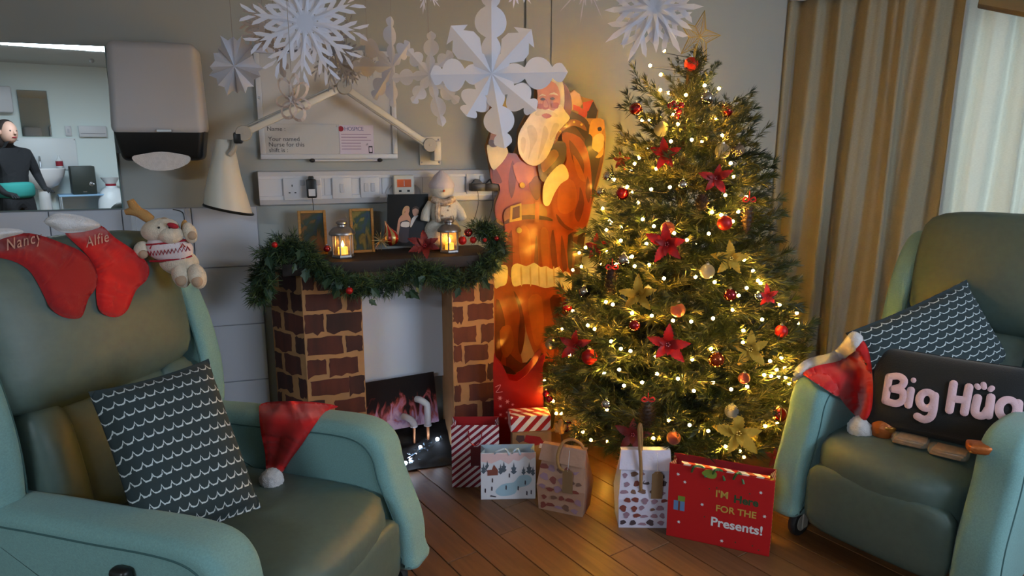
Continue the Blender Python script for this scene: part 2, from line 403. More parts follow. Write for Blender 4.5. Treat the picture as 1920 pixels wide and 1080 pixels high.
text('HOSPICE', 0.024, 'ink_blue', card, TX(0.022, -0.0014, qh - 0.024) @ UPR, spacing=0.86)
for k in range(6): MB().box(0.008, qw*(0.8 if k % 2 else 0.92) if k < 3 else qw*0.62, -0.0014, -0.001, qh*(0.68 - 0.1*k), qh*(0.68 - 0.1*k) + 0.003).build('print_line', 'ink_pale', card, smooth=False)
z = 0.006; x = qw - 0.024
MB().box(x, x+0.017, -0.0016, -0.001, z, z+0.031).build('phone_outline', 'ink_dark', card, smooth=False); MB().box(x+0.0025, x+0.0145, -0.002, -0.0014, z+0.005, z+0.026).build('phone_screen', 'card_print', card, smooth=False)
for r in (0.005, 0.009): MB().tube([(x - 0.002 + r*cos(q), -0.0016, z + 0.034 + r*sin(q)) for q in [pi*0.5 + k*pi/10 for k in range(6)]], 0.0007, 5).build('signal_arc', 'ink_dark', card)
a = wl(583, 301, 0.03); b_ = wl(715, 299, 0.03)
pr = thing('pen_rail', 'slim pen rail with black end caps under the whiteboard', 'rail', WM(a[0], a[1], 0.02))
MB().cyl((0.01, 0, 0), (b_[0]-a[0]-0.01, 0, 0), 0.005, n=10).box(0.01, b_[0]-a[0]-0.01, 0, 0.018, -0.003, 0.003).build('rail', 'board_frame', pr)
for x in (0.006, b_[0]-a[0]-0.006): MB().sphere((x, 0, 0), (0.013, 0.012, 0.009), 10, 8).build('end_cap', 'black_plastic', pr)

# ------------------------------------------------------------------ dado trunking and what is plugged into it
a = wl(488, 388, 0.03); b_ = wl(1010, 378, 0.03); tt = wl(488, 321, 0.03)[1]
TH = tt - a[1]; TS = a[0]; TZ = a[1]
tk = thing('socket_trunking', 'long white plastic socket trunking across the wall under the whiteboard', 'trunking', WM(TS, TZ, 0.0))
Lk = b_[0] - TS
prof = [(0, 0), (-0.03, 0.008), (-0.045, 0.03), (-0.045, 0.045), (-0.04, 0.046), (-0.04, TH-0.035), (-0.045, TH-0.034), (-0.045, TH-0.022), (-0.03, TH-0.004), (0, TH)]
mb = MB(); vs = [(0, y, z) for y, z in prof] + [(Lk, y, z) for y, z in prof]; n = len(prof)
mb.add(vs, [tuple(range(n)), tuple(range(2*n-1, n-1, -1))] + [(i, i+n, i+1+n, i+1) for i in range(n-1)]).build('channel', 'white_plastic', tk, smooth=False)
for px in (622 - 14, 716, 735, 792, 872):
    x = wl(px, 350, 0.045)[0] - TS; MB().box(x, x+0.002, -0.0412, -0.039, 0.046, TH-0.035).build('cover_joint', 'grout', tk, smooth=False)
def onT(px, py): s, h = wl(px, py, 0.045); return s - TS, h - TZ
def plate_at(px0, py0, px1, py1, rockers, holes, nm, label):
    x0, z1 = onT(px0, py0); x1, z0 = onT(px1, py1)
    t = thing(nm, label, 'socket' if holes else 'switch', WM(TS + (x0+x1)/2, TZ + (z0+z1)/2, 0.0405))
    w, h = x1-x0, z1-z0
    MB().rbox((0, -0.005, 0), (w, 0.010, h), 0.003, 2).build('face_plate', 'white_plastic', t)
    for rx in rockers: MB().rbox((rx*w, -0.011, 0.0 if not holes else h*0.28), (0.018, 0.005, h*(0.42 if not holes else 0.24)), 0.0015, 1).build('rocker', 'tile_glaze', t)
    for hx in holes:
        for dx, dz, sw, sh in ((0, 0.2, 0.004, 0.009), (-0.012, -0.12, 0.008, 0.0045), (0.012, -0.12, 0.008, 0.0045)):
            MB().box(hx*w+dx-sw/2, hx*w+dx+sw/2, -0.0106, -0.009, dz*h-sh/2-0.004, dz*h+sh/2-0.004).build('pin_slot', 'black_plastic', t, smooth=False)
    return t
plate_at(530, 334, 604, 374, (0.0, 0.42), (-0.27, 0.25), 'double_socket', 'double wall socket holding the black adaptor plug')
plate_at(622, 333, 660, 372, (0.0,), (), 'light_switch', 'plain call switch beside the double socket')
plate_at(675, 332, 712, 370, (-0.2, 0.15), (), 'light_switch', 'two-button wall switch between call switch and photo')
plate_at(874, 326, 930, 363, (0.0, 0.4), (-0.27, 0.27), 'double_socket', 'wall socket with two black plugs by the Santa cutout')
def plug(px0, py0, px1, py1, label, group=None, two=False):
    x0, z1 = onT(px0, py0); x1, z0 = onT(px1, py1); w, h = x1-x0, z1-z0
    t = thing('power_plug', label, 'plug', WM(TS + (x0+x1)/2, TZ + (z0+z1)/2, 0.0505)); return t, w, h
t, w, h = plug(573, 331, 594, 371, 'black power adaptor with white sticker plugged under the whiteboard')
MB().rbox((0, -0.02, -0.004), (w, 0.04, h*0.86), 0.006, 2).rbox((0, -0.02, h*0.43), (w*0.55, 0.03, h*0.2), 0.005, 2).build('body', 'black_plastic', t)
MB().box(-w*0.32, w*0.34, -0.0406, -0.04, -h*0.38, -h*0.06).build('sticker', 'white_plastic', t, smooth=False)
cx, cz = onT(593, 410); MB().tube(smoothpath([(0, -0.02, -h*0.42), (0.003, -0.022, -h*0.8), (0.004, -0.02, -h*1.4), (0.002, -0.02, -h*2.2)], 5), 0.0016, 6).build('cord', 'black_plastic', t)
for a_, lab in (((878, 338, 906, 359), 'black moulded plug nearer the snowman plush'), ((905, 338, 933, 359), 'black moulded plug nearer the Santa cutout')):
    t, w, h = plug(*a_, lab)
    MB().rbox((0, -0.018, -0.004), (w, 0.036, h*0.66), 0.004, 2).build('body', 'black_plastic', t)
    MB().prism([(-w*0.42, h*0.2), (-w*0.1, h*0.62), (w*0.06, h*0.62), (w*0.4, h*0.2)], -0.034, -0.006).build('grip', 'black_plastic', t, smooth=False)
    MB().tube(smoothpath([(0, -0.025, -h*0.3), (0.002, -0.03, -h*1.4), (-0.02, -0.05, -h*2.6), (-0.06, -0.07, -h*4.0)], 6), 0.0015, 6).build('cord', 'black_plastic', t)
x0, z1 = onT(736, 328); x1, z0 = onT(776, 372); w, h = x1-x0, z1-z0
al = thing('wall_alarm', 'small white wall alarm with an orange label behind the couple photo', 'alarm', WM(TS + (x0+x1)/2, TZ + (z0+z1)/2, 0.0405))
MB().rbox((0, -0.016, 0), (w, 0.032, h), 0.006, 3).build('case', 'dispenser_cream' if 'dispenser_cream' in MATS else mat('dispenser_cream', (214, 206, 192), 0.45), al)
mat('orange_label', (214, 92, 28), 0.5)
MB().box(-w*0.34, w*0.34, -0.0328, -0.032, 0.0, h*0.32).build('orange_label', 'orange_label', al, smooth=False)
MB().box(-0.001, 0.001, -0.0334, -0.0326, 0.004, h*0.27).build('label_mark', 'white_plastic', al, smooth=False)
for x in (-w*0.2, w*0.2): MB().box(x-0.006, x+0.006, -0.0328, -0.032, -h*0.2, -h*0.12).build('slot', 'black_plastic', al, smooth=False)
for sgn in (-1, 1): MB().tube(smoothpath([(sgn*w*0.4, -0.01, h*0.2), (sgn*w*0.75, -0.008, -h*0.1), (sgn*w*0.85, -0.006, -h*0.6)], 6), 0.002, 6).build('cable', 'dispenser_grey', al)

# ------------------------------------------------------------------ folding wall lamp
mat('lamp_enamel', (212, 204, 190), 0.4); mat('lamp_grey', (176, 170, 160), 0.4)
B0 = onwall(805, 272, 0.10); B1 = onwall(645, 163, 0.15); B2 = onwall(457, 250, 0.20)
lp = thing('wall_lamp', 'cream articulated reading lamp folded over the whiteboard', 'lamp', Matrix.Translation(onwall(806, 283, 0.0)) @ Matrix.Rotation(YAW, 4, 'Z'))
inv = lp.matrix_basis.inverted()
b0, b1, b2 = inv @ B0, inv @ B1, inv @ B2
MB().rbox((0, -0.005, 0), (0.1, 0.008, 0.13), 0.004, 2).rbox((0.015, -0.055, 0.0), (0.035, 0.1, 0.09), 0.008, 2).build('wall_bracket', 'lamp_enamel', lp)
for x in (-0.04, 0.04):
    for z in (-0.052, 0.052): MB().sphere((x, -0.01, z), 0.004, 8, 6).build('bracket_screw', 'metal', lp)
def bar(a, b, w, d, nm, m):
    ex = (b - a); l = ex.length; M = frame(a, ex, (0, 0, 1))
    return MB().rbox((l/2, 0, 0), (l, d, w), 0.005, 2, M).build(nm, m, lp)
off = Vector((0, 0.012, 0.022))
bar(b0, b1, 0.026, 0.02, 'lower_arm', 'lamp_enamel'); bar(b1, b2, 0.026, 0.02, 'upper_arm', 'lamp_enamel')
bar(b0 - off*0.9, b1 - off*0.9, 0.009, 0.01, 'parallel_rod', 'lamp_grey'); bar(b1 + off, b2 + off, 0.009, 0.01, 'parallel_rod', 'lamp_grey')
for p in (b0, b1, b2): MB().lathe([(0.029, -0.022), (0.031, -0.018), (0.031, 0.018), (0.029, 0.022)], 20, Matrix.Translation(p) @ Matrix.Rotation(pi/2, 4, 'X')).lathe([(0.006, 0), (0.006, 0.003), (0, 0.004)], 8, Matrix.Translation(p + Vector((0, -0.022, 0))) @ Matrix.Rotation(pi/2, 4, 'X')).build('arm_joint', 'lamp_grey', lp)
MB().rbox(tuple(b2 + Vector((-0.022, 0, -0.018))), (0.035, 0.045, 0.045), 0.008, 2).build('joint_cap', 'black_plastic', lp)
def lq(px, py, out): return inv @ onwall(px, py, out)
rows = []
for (l, r) in (((404, 261), (436, 262)), ((398, 290), (444, 292)), ((389, 330), (452, 330)), ((383, 362), (463, 366)), ((382, 384), (474, 402))):
    pl, pr_ = lq(*l, 0.16), lq(*r, 0.16); c = (pl + pr_) / 2; hx = (pr_ - pl) / 2
    rows.append([c + hx*cos(q) + Vector((0, -1, 0))*sin(q)*hx.length*0.85 for q in [2*pi*k/20 for k in range(20)]])
vs = [p for r_ in rows for p in r_]; fs = [(i*20+k, i*20+(k+1)%20, (i+1)*20+(k+1)%20, (i+1)*20+k) for i in range(4) for k in range(20)] + [tuple(range(19, -1, -1))]
sh = MB().add(vs, fs).build('lamp_shade', 'lamp_enamel', lp)
MB().tube([p for p in rows[-1]], 0.006, 6, closed=True).build('shade_rim', 'black_plastic', sh)
MB().tube(smoothpath([lq(440, 264, 0.18), lq(438, 280, 0.2), lq(430, 290, 0.2)], 4), 0.012, 8).build('shade_stem', 'lamp_grey', lp)

# ------------------------------------------------------------------ curtains
def weave(name, c, tr_):
    m = mat(name, c, 0.9, bump=0.25, bscale=500, var=0.10, vscale=90, stretch=(1, 1, 6), translucent=tr_); return m
weave('curtain_linen', (172, 162, 138), 0.14); weave('curtain_sheer', (200, 200, 192), 0.35)
CK = KC - OC * 0.13
def curtain(nm, label, t0, t1, m, seed, nf, z1, skew):
    r = random.Random(seed); n = nf * 10; vs, fs = [], []
    ph = [r.uniform(0.7, 1.3) for _ in range(nf + 2)]; am = [r.uniform(0.5, 1.25) for _ in range(nf + 2)]
    zs = [0.04, 0.35, 0.7, 1.05, 1.4, 1.75, 2.0, z1 - 0.06, z1]
    acc = [0]
    for k in range(nf): acc.append(acc[-1] + ph[k])
    T = thing(nm, label, 'curtain', Matrix.Translation(CK + DC * t0) @ Matrix.Rotation(ang, 4, 'Z'))
    for z in zs:
        f = 1 - (z / z1) * 0.45
        for i in range(n + 1):
            k = min(i // 10, nf - 1); u = (acc[k] + ph[k] * (i - k*10) / 10) / acc[-1]
            q = 2 * pi * i / 10
            vs.append(((u * (t1 - t0)) + 0.015*sin(q*0.5 + z*2)*f - skew*(1 - z/z1), -0.05*am[k]*cos(q)*f - 0.012*sin(q*2.3 + seed) - 0.02*f*sin(q*0.31+seed), z))
    w = n + 1
    fs = [(j*w+i, j*w+i+1, (j+1)*w+i+1, (j+1)*w+i) for j in range(len(zs)-1) for i in range(n)]
    o = MB().add(vs, fs).build('drape', m, T, ang=180)
    sd = o.modifiers.new('thickness', 'SOLIDIFY'); sd.thickness = 0.003
    pts = [(u*(t1-t0)*0.99, -0.02*cos(u*nf*2*pi), z1 + 0.012) for u in [k/(nf*6) for k in range(nf*6+1)]]
    MB().tube(pts, 0.013, 6).build('heading_tape', 'white_plastic', T)
    return T
curtain('linen_curtain', 'tan linen curtain hanging in folds behind the Christmas tree', -0.02, 0.79, 'curtain_linen', 5, 6, 2.2, 0.05)
curtain('pale_curtain', 'pale backlit curtain hanging behind the recliner with the black pillow', 0.775, 1.62, 'curtain_sheer', 9, 6, 2.2, 0.05)
rl = MB().box(-0.06, 1.7, -0.015, 0.02, 2.225, 2.262).build('curtain_rail', 'white_plastic', None, smooth=False)
tag(rl, 'thin white curtain rail above the window curtains', 'rail', M=Matrix.Translation(CK) @ Matrix.Rotation(ang, 4, 'Z'))

# ------------------------------------------------------------------ screen on the wall, lower corner in view
mat('screen_back', (104, 110, 116), 0.6)
p = at(1828, 16, 2.1); p2 = at(2000, 50, 1.75)
tv = thing('wall_screen', 'black-edged screen whose lower corner shows above the pale curtain', 'screen', frame(p, p2 - p, (-0.06, -0.35, 1)))
MB().rbox((0.35, 0.02, 0.2), (0.7, 0.035, 0.4), 0.006, 2).build('casing', 'black_plastic', tv)
MB().box(0.012, 0.688, 0.0, 0.003, 0.014, 0.388).build('display', 'screen_back', tv, smooth=False)
MB().rbox((0.35, 0.12, 0.2), (0.06, 0.2, 0.06), 0.006, 2).build('bracket', 'black_plastic', tv)

# ------------------------------------------------------------------ clear holder on the tiles
mat('acrylic', (210, 216, 222), 0.05, alpha=0.25, coat=0.6)
a = wl(252, 470, 0.1); b_ = wl(344, 392, 0.1); w, h = b_[0]-a[0], b_[1]-a[1]
t = thing('acrylic_holder', 'clear plastic holder with a dark edge on the tiles behind the reindeer plush', 'holder', WM(a[0], a[1], 0.015))
MB().rbox((w/2, -0.083, h/2), (w, 0.003, h), 0.001, 1).build('front_sheet', 'acrylic', t, smooth=False)
for x in (0.0015, w-0.0015): MB().rbox((x, -0.041, h/2), (0.003, 0.08, h), 0.001, 1).build('side_sheet', 'acrylic', t, smooth=False)
MB().rbox((w/2, -0.041, 0.0015), (w, 0.08, 0.003), 0.001, 1).build('base_sheet', 'acrylic', t, smooth=False)
MB().tube(smoothpath([(w*0.80, -0.0855, h), (w*0.95, -0.0855, h*0.94), (w, -0.0855, h*0.80), (w, -0.0855, h*0.3)], 5), 0.0022, 6).build('dark_edge', 'black_plastic', t)
# ------------------------------------------------------------------ the two recliners
from mathutils.bvhtree import BVHTree
mat('teal_weave', (112, 152, 150), 0.85, bump=0.35, bscale=420, var=0.08, vscale=220, sheen=0.15)
mat('green_vinyl', (77, 95, 89), 0.48, bump=0.6, bscale=16, var=0.05, vscale=40)
mat('piping_teal', (58, 92, 92), 0.8)
def noise_pull(vs, amp, seed):
    r = random.Random(seed); ks = [(r.uniform(4, 14), r.uniform(4, 14), r.uniform(4, 14), r.uniform(0, 6)) for _ in range(4)]
    return [(x + amp*sum(sin(a*y + b*z + d) for a, b, c, d in ks)/4, y + amp*sum(sin(b*x + c*z + d) for a, b, c, d in ks)/4, z) for x, y, z in vs]
def bulge_box(c, size, r, seg, dome, cuts=6):
    b = bmesh.new(); bmesh.ops.create_cube(b, size=1.0)
    bmesh.ops.subdivide_edges(b, edges=list(b.edges), cuts=cuts, use_grid_fill=True)
    p = 6.0
    for v in b.verts:
        x, y, z = v.co * 2
        n = (abs(x)**p + abs(y)**p + abs(z)**p) ** (1/p); x, y, z = x/n, y/n, z/n
        dx, dy, dz = dome
        x *= 1 + dx*(1-y*y)*(1-z*z); y *= 1 + dy*(1-x*x)*(1-z*z); z *= 1 + dz*(1-x*x)*(1-y*y)
        v.co = Vector((c[0] + x*size[0]/2, c[1] + y*size[1]/2, c[2] + z*size[2]/2))
    return b
def recliner(label, M, recline, back_len, lever, back_y):
    t = thing('recliner_chair', label, 'armchair', M)
    # base frame and footrest flap
    MB().rbox((0, 0.0, 0.2), (0.5, 0.72, 0.2), 0.02, 3).build('base', 'green_vinyl', t)
    MB().bm(bulge_box((0, -0.05, 0.335), (0.50, 0.78, 0.20), 0, 0, (0, 0.05, 0.24))).build('seat', 'green_vinyl', t, ang=180)
    MB().bm(bulge_box((0, -0.425, 0.215), (0.485, 0.07, 0.25), 0, 0, (0, 0.2, 0.03))).build('footrest', 'green_vinyl', t, ang=180)
    prof = smooth2([(0.47, 0.10), (0.47, 0.45), (0.45, 0.575), (0.28, 0.60), (0.0, 0.612), (-0.22, 0.622), (-0.33, 0.607), (-0.385, 0.55), (-0.405, 0.46), (-0.435, 0.37), (-0.468, 0.27), (-0.475, 0.17), (-0.46, 0.10), (-0.1, 0.085), (0.2, 0.085)], 4)
    for sgn in (-1, 1):
        b = bmesh.new(); n = len(prof)
        lo = [b.verts.new((sgn*0.25, y, z)) for y, z in prof]; hi = [b.verts.new((sgn*0.375, y, z)) for y, z in prof]
        b.faces.new(lo); b.faces.new(hi[::-1])
        for i in range(n): b.faces.new((lo[i], hi[i], hi[(i+1) % n], lo[(i+1) % n]))
        bmesh.ops.recalc_face_normals(b, faces=list(b.faces))
        rim = [e for e in b.edges if len(e.link_faces) == 2 and any(len(f.verts) > 4 for f in e.link_faces)]
        bmesh.ops.bevel(b, geom=rim, offset=0.034, segments=5, profile=0.5, affect='EDGES')
        arm = MB().bm(b).build('armrest', 'teal_weave', t, ang=60)
        for sx in (0.2492, 0.3758):
            cy, cz = -0.05, 0.34
            pp = [(sgn*sx, cy + (y-cy)*(0.90 if y < 0 else 0.93), cz + (z-cz)*0.86) for y, z in prof]
            MB().tube([p for p in pp if p[2] > 0.14], 0.0026, 6).build('piping', 'piping_teal', arm)
        if sgn == lever:
            MB().rbox((sgn*0.392, -0.12, 0.47), (0.03, 0.05, 0.15), 0.012, 3).build('handset', 'black_plastic', t)
            MB().cyl((sgn*0.37, -0.12, 0.41), (sgn*0.395, -0.12, 0.41), 0.02, n=12).build('handset_clip', 'black_plastic', t)
    # back, tipped by RECLINE about the seat's rear edge
    Bm = TX(0, back_y, 0.37) @ Matrix.Rotation(-recline, 4, 'X')
    MB().bm(bulge_box((0, 0.085, back_len*0.50), (0.66, 0.09, back_len*0.96), 0, 0, (0, 0.1, 0.05)), Bm).build('back_shell', 'teal_weave', t, ang=180)
    MB().bm(bulge_box((0, -0.02, back_len*0.26), (0.47, 0.19, back_len*0.46), 0, 0, (0.02, 0.28, 0.04)), Bm).build('lumbar_cushion', 'green_vinyl', t, ang=180)
    for sgn in (-1, 1): MB().bm(bulge_box((sgn*0.205, -0.055, back_len*0.27), (0.11, 0.17, back_len*0.44), 0, 0, (0.1, 0.2, 0.05), 5), Bm).build('side_bolster', 'green_vinyl', t, ang=180)
    MB().bm(bulge_box((0, -0.03, back_len*0.745), (0.60, 0.23, back_len*0.55), 0, 0, (0.02, 0.30, 0.10), 8), Bm).build('head_cushion', 'green_vinyl', t, ang=180)
    wp = smooth2([(0.10, 0.10), (0.10, 0.5), (0.09, 0.86), (0.05, 0.925), (-0.01, 0.93), (-0.07, 0.88), (-0.125, 0.76), (-0.15, 0.6), (-0.15, 0.42), (-0.12, 0.25), (-0.06, 0.10)], 4)
    for sgn in (-1, 1):
        b = bmesh.new(); n = len(wp)
        lo = [b.verts.new((sgn*0.285, y, z*back_len)) for y, z in wp]; hi = [b.verts.new((sgn*0.375, y + 0.01, z*back_len)) for y, z in wp]
        b.faces.new(lo); b.faces.new(hi[::-1])
        for i in range(n): b.faces.new((lo[i], hi[i], hi[(i+1) % n], lo[(i+1) % n]))
        bmesh.ops.recalc_face_normals(b, faces=list(b.faces))
        bmesh.ops.bevel(b, geom=[e for e in b.edges if any(len(f.verts) > 4 for f in e.link_faces)], offset=0.032, segments=5, profile=0.5, affect='EDGES')
        wg = MB().bm(b, Bm).build('wing', 'teal_weave', t, ang=60)
        MB().tube([tuple(Bm @ Vector((sgn*0.2845, y*0.84, z*back_len))) for y, z in wp if z > 0.14], 0.0026, 6).build('piping', 'piping_teal', wg)
    for sx in (-0.29, 0.29):
        for sy in (-0.37, 0.28):
            cs = MB().rbox((sx, sy, 0.10), (0.02, 0.05, 0.05), 0.006, 2).rbox((sx-0.022, sy-0.01, 0.075), (0.006, 0.035, 0.08), 0.002, 1).rbox((sx+0.022, sy-0.01, 0.075), (0.006, 0.035, 0.08), 0.002, 1).build('caster', 'lamp_grey', t)
            MB().lathe([(0.03, -0.014), (0.05, -0.014), (0.054, -0.008), (0.054, 0.008), (0.05, 0.014), (0.03, 0.014)], 24, TX(sx, sy-0.015, 0.054) @ Matrix.Rotation(pi/2, 4, 'Y')).build('wheel', 'dark_rubber', cs)
            MB().lathe([(0.0, -0.0155), (0.032, -0.0155), (0.032, 0.0155), (0.0, 0.0155)], 20, TX(sx, sy-0.015, 0.054) @ Matrix.Rotation(pi/2, 4, 'Y')).build('hub', 'lamp_grey', cs)
    return t
ML = frame((-0.869, 1.889, 0), (0.317, 0.949, 0), (0, 0, 1)) @ Matrix.Diagonal((1.14, 1.0, 0.93, 1.0))
MR = frame((1.574, 2.41, 0), (0.6, -0.8, 0), (0, 0, 1))
chL = recliner('teal recliner with Christmas stockings over its headrest', ML, radians(11), 0.88, -1, 0.38)
chR = recliner('teal recliner with black lettered pillow near the curtains', MR, radians(13), 0.80, 0, 0.33)

def tree_of(*roots):
    vs, fs = [], []
    def rec(o, M):
        if o.type == 'MESH':
            n = len(vs); vs.extend([M @ v.co for v in o.data.vertices]); fs.extend([tuple(i + n for i in p.vertices) for p in o.data.polygons])
        for c in o.children: rec(c, M @ c.matrix_basis)
    for r in roots: rec(r, r.matrix_basis.copy())
    return BVHTree.FromPolygons(vs, fs)
bpy.context.view_layer.update()
def seg_dist(p, outline):
    best = 1e9; n = len(outline)
    for i in range(n):
        ax, ay = outline[i]; bx, by = outline[(i+1) % n]; dx, dy = bx-ax, by-ay; l2 = dx*dx + dy*dy or 1e-9
        t = max(0, min(1, ((p[0]-ax)*dx + (p[1]-ay)*dy)/l2)); best = min(best, hypot(p[0]-ax-t*dx, p[1]-ay-t*dy))
    return best
def inner_mesh(outline, cuts):
    b = bmesh.new(); f = b.faces.new([b.verts.new((x, y, 0)) for x, y in outline]); bmesh.ops.triangulate(b, faces=[f])
    for _ in range(cuts):
        long = [e for e in b.edges]
        L0 = sorted(e.calc_length() for e in long)[len(long)//2]
        bmesh.ops.subdivide_edges(b, edges=[e for e in long if e.calc_length() > 0.8*L0], cuts=1)
        bmesh.ops.triangulate(b, faces=list(b.faces))
        bmesh.ops.beautify_fill(b, faces=list(b.faces), edges=[e for e in b.edges if not e.is_boundary])
    return b
def drape(name, outline, bvh, thick, soft, m, parent, cuts=3, lift=0.004, ext=1.0, wob=0.0):
    """cloth of real thickness lying on what bvh holds; outline as seen in the photograph, soft = rounding width in those pixels"""
    b = inner_mesh(outline, cuts); b.verts.ensure_lookup_table(); b.verts.index_update()
    P = [(v.co.x, v.co.y) for v in b.verts]; hit = []
    for p in P:
        d = ray(*p).normalized(); h = bvh.ray_cast(EYE, d); hit.append(h[3] if h[0] is not None else None)
    known = [h for h in hit if h]; base = max(known) if known else 2.0; dep = [h if h else None for h in hit]
    nb = [[e.other_vert(v).index for e in v.link_edges] for v in b.verts]
    for _ in range(60):
        ch = False
        for i in range(len(dep)):
            if dep[i] is None:
                k = [dep[j] for j in nb[i] if dep[j]]
                if k: dep[i] = sum(k)/len(k) + 0.004*ext; ch = True
        if not ch: break
    dep = [d_ or base for d_ in dep]
    for _ in range(14):
        nd = [0.5*dep[i] + 0.5*sum(dep[j] for j in nb[i])/len(nb[i]) for i in range(len(dep))]
        dep = [min(nd[i], hit[i]) if hit[i] else nd[i] for i in range(len(dep))]
    inv_ = parent.matrix_basis.inverted(); vs = []; top = []; n = len(P)
    for i, p in enumerate(P):
        q = min(seg_dist(p, outline)/soft, 1); prof_ = sqrt(max(0, 1-(1-q)**2))
        d = ray(*p).normalized()
        top.append(inv_ @ (EYE + d*(dep[i] - lift - thick*prof_ - wob*sin(p[0]*0.11+p[1]*0.05)*prof_)))
        vs.append(inv_ @ (EYE + d*(dep[i] - lift*0.2)))
    fs = [tuple(v.index for v in f.verts) for f in b.faces]; be = [(e.verts[0].index, e.verts[1].index) for e in b.edges if e.is_boundary]
    b.free(); mb = MB(); allv = top + vs
    mb.add(allv, fs + [tuple(i + n for i in f[::-1]) for f in fs] + [(a, c, c + n, a + n) for a, c in be])
    return mb.build(name, m, parent, ang=180)
BL_ = tree_of(chL); BR_ = tree_of(chR)
def seen(bvh, px, py):
    d = ray(px, py).normalized(); h = bvh.ray_cast(EYE, d)
    return (EYE + d*h[3]) if h[0] is not None else None

# ------------------------------------------------------------------ cushions
def lattice_cloth(name):
    m, N, L, b = nodes_of(name, (30, 38, 40), 0.95)
    uv = N.new('ShaderNodeUVMap'); sp = N.new('ShaderNodeSeparateXYZ'); L.new(uv.outputs[0], sp.inputs[0])
    no = N.new('ShaderNodeTexNoise'); no.inputs['Scale'].default_value = 60; L.new(uv.outputs[0], no.inputs['Vector'])
    v = math_node(N, L, 'MULTIPLY', sp.outputs[1], 13.0); row = math_node(N, L, 'FLOOR', v)
    u = math_node(N, L, 'ADD', math_node(N, L, 'MULTIPLY', sp.outputs[0], 13.0), math_node(N, L, 'MULTIPLY', row, 0.5))
    fu = math_node(N, L, 'ABSOLUTE', math_node(N, L, 'SUBTRACT', math_node(N, L, 'FRACT', u), 0.5))        # 0 mid, .5 at ends
    fv = math_node(N, L, 'ADD', math_node(N, L, 'FRACT', v), math_node(N, L, 'MULTIPLY', math_node(N, L, 'SUBTRACT', no.outputs['Fac'], 0.5), 0.3))
    arch = math_node(N, L, 'MULTIPLY', math_node(N, L, 'POWER', math_node(N, L, 'MULTIPLY', fu, 2.0), 3.0), 0.42)  # spikes at cell ends
    d = math_node(N, L, 'SUBTRACT', fv, arch)
    w = math_node(N, L, 'LESS_THAN', math_node(N, L, 'ABSOLUTE', math_node(N, L, 'SUBTRACT', d, 0.03)), math_node(N, L, 'MULTIPLY_ADD', no.outputs['Fac'], 0.16, 0.0))
    g = mix_col(N, L, w, C(42, 54, 57), C(190, 198, 200)); L.new(g, b.inputs['Base Color'])
    return m
lattice_cloth('lattice_cloth'); mat('black_plush', (12, 14, 16), 0.95, bump=0.3, bscale=300, sheen=0.25)
mat('pink_plush', (218, 182, 190), 0.95, bump=0.5, bscale=400)
def pillow(w, h, d, n=22, pinch=0.05):
    vs, fs, uv = [], [], []
    for side in (-1, 1):
        for j in range(n+1):
            for i in range(n+1):
                u, v = -1 + 2*i/n, -1 + 2*j/n
                k = 1 - pinch*(1 - abs(u)**2)*abs(v)**4 ; l = 1 - pinch*(1 - abs(v)**2)*abs(u)**4
                t = (max(0, 1-u**4)*max(0, 1-v**4))**0.55
                vs.append((u*w/2*l, side*d/2*t - 0.002*side, v*h/2*k)); uv.append(((u+1)/2, (v+1)/2))
    w_ = n+1; o = w_*w_
    for j in range(n):
        for i in range(n):
            a = j*w_+i; fs.append((a, a+1, a+w_+1, a+w_)); fs.append((o+a, o+a+w_, o+a+w_+1, o+a+1))
    for i in range(n):
        for a, c in ((i, i+1), (n*w_+i+1, n*w_+i), ((i+1)*w_, i*w_), (i*w_+n, (i+1)*w_+n)): fs.append((c, a, a+o, c+o))
    m = MB(); m.add(vs, fs); return m, uv
def quad_frame(bl, br, tl, tr):
    bl, br, tl, tr = map(Vector, (bl, br, tl, tr)); c = (bl+br+tl+tr)/4; ex = ((br-bl)+(tr-tl))/2; ez = ((tl-bl)+(tr-br))/2
    return frame(c, ex, ez), ex.length, ez.length
# on the stocking chair
def loc(M, x, y, z): return M @ Vector((x, y, z))
BRc = onz(478, 948, 0.47); TRc = onz(388, 682, 0.84); TLc = onz(180, 740, 0.82); BLc = BRc + TLc - TRc
M, w, h = quad_frame(BLc, BRc, TLc, TRc)
mb, uv = pillow(w*1.08, h*1.06, 0.19)
o = mb.build('throw_cushion', 'lattice_cloth', None, ang=180, uv=uv); tag(o, 'charcoal lattice cushion leaning in the stocking recliner', 'cushion', M=M)
# on the other one
a, b_, c_ = onz(1602, 628, 0.78), onz(1818, 532, 0.94), onz(1878, 684, 0.66)
M, w, h = quad_frame(a + (c_ - b_), c_, a, b_)
M = Matrix.Translation((0.03, 0.045, 0.0)) @ M; mb, uv = pillow(w*1.06, h*1.06, 0.12)
cush2 = o = mb.build('throw_cushion', 'lattice_cloth', None, ang=180, uv=uv); tag(o, 'charcoal lattice cushion propped behind the black lettered pillow', 'cushion', M=M)
pTL, pBL, pBRx = onz(1616, 644, 0.73), onz(1626, 796, 0.475), onz(1880, 862, 0.455)
pTR = pTL + (pBRx - pBL) * 1.0
ex = (pBRx - pBL); ex.z = 0
M, w, h = quad_frame(pBL, pBL + ex*1.32, pTL, pTL + ex*1.32)
hp = thing('word_pillow', 'black plush pillow with pink raised words and tassels', 'pillow', M)
mb, uv = pillow(w, h*1.02, 0.13); cov = mb.build('cover', 'black_plush', hp, ang=180)
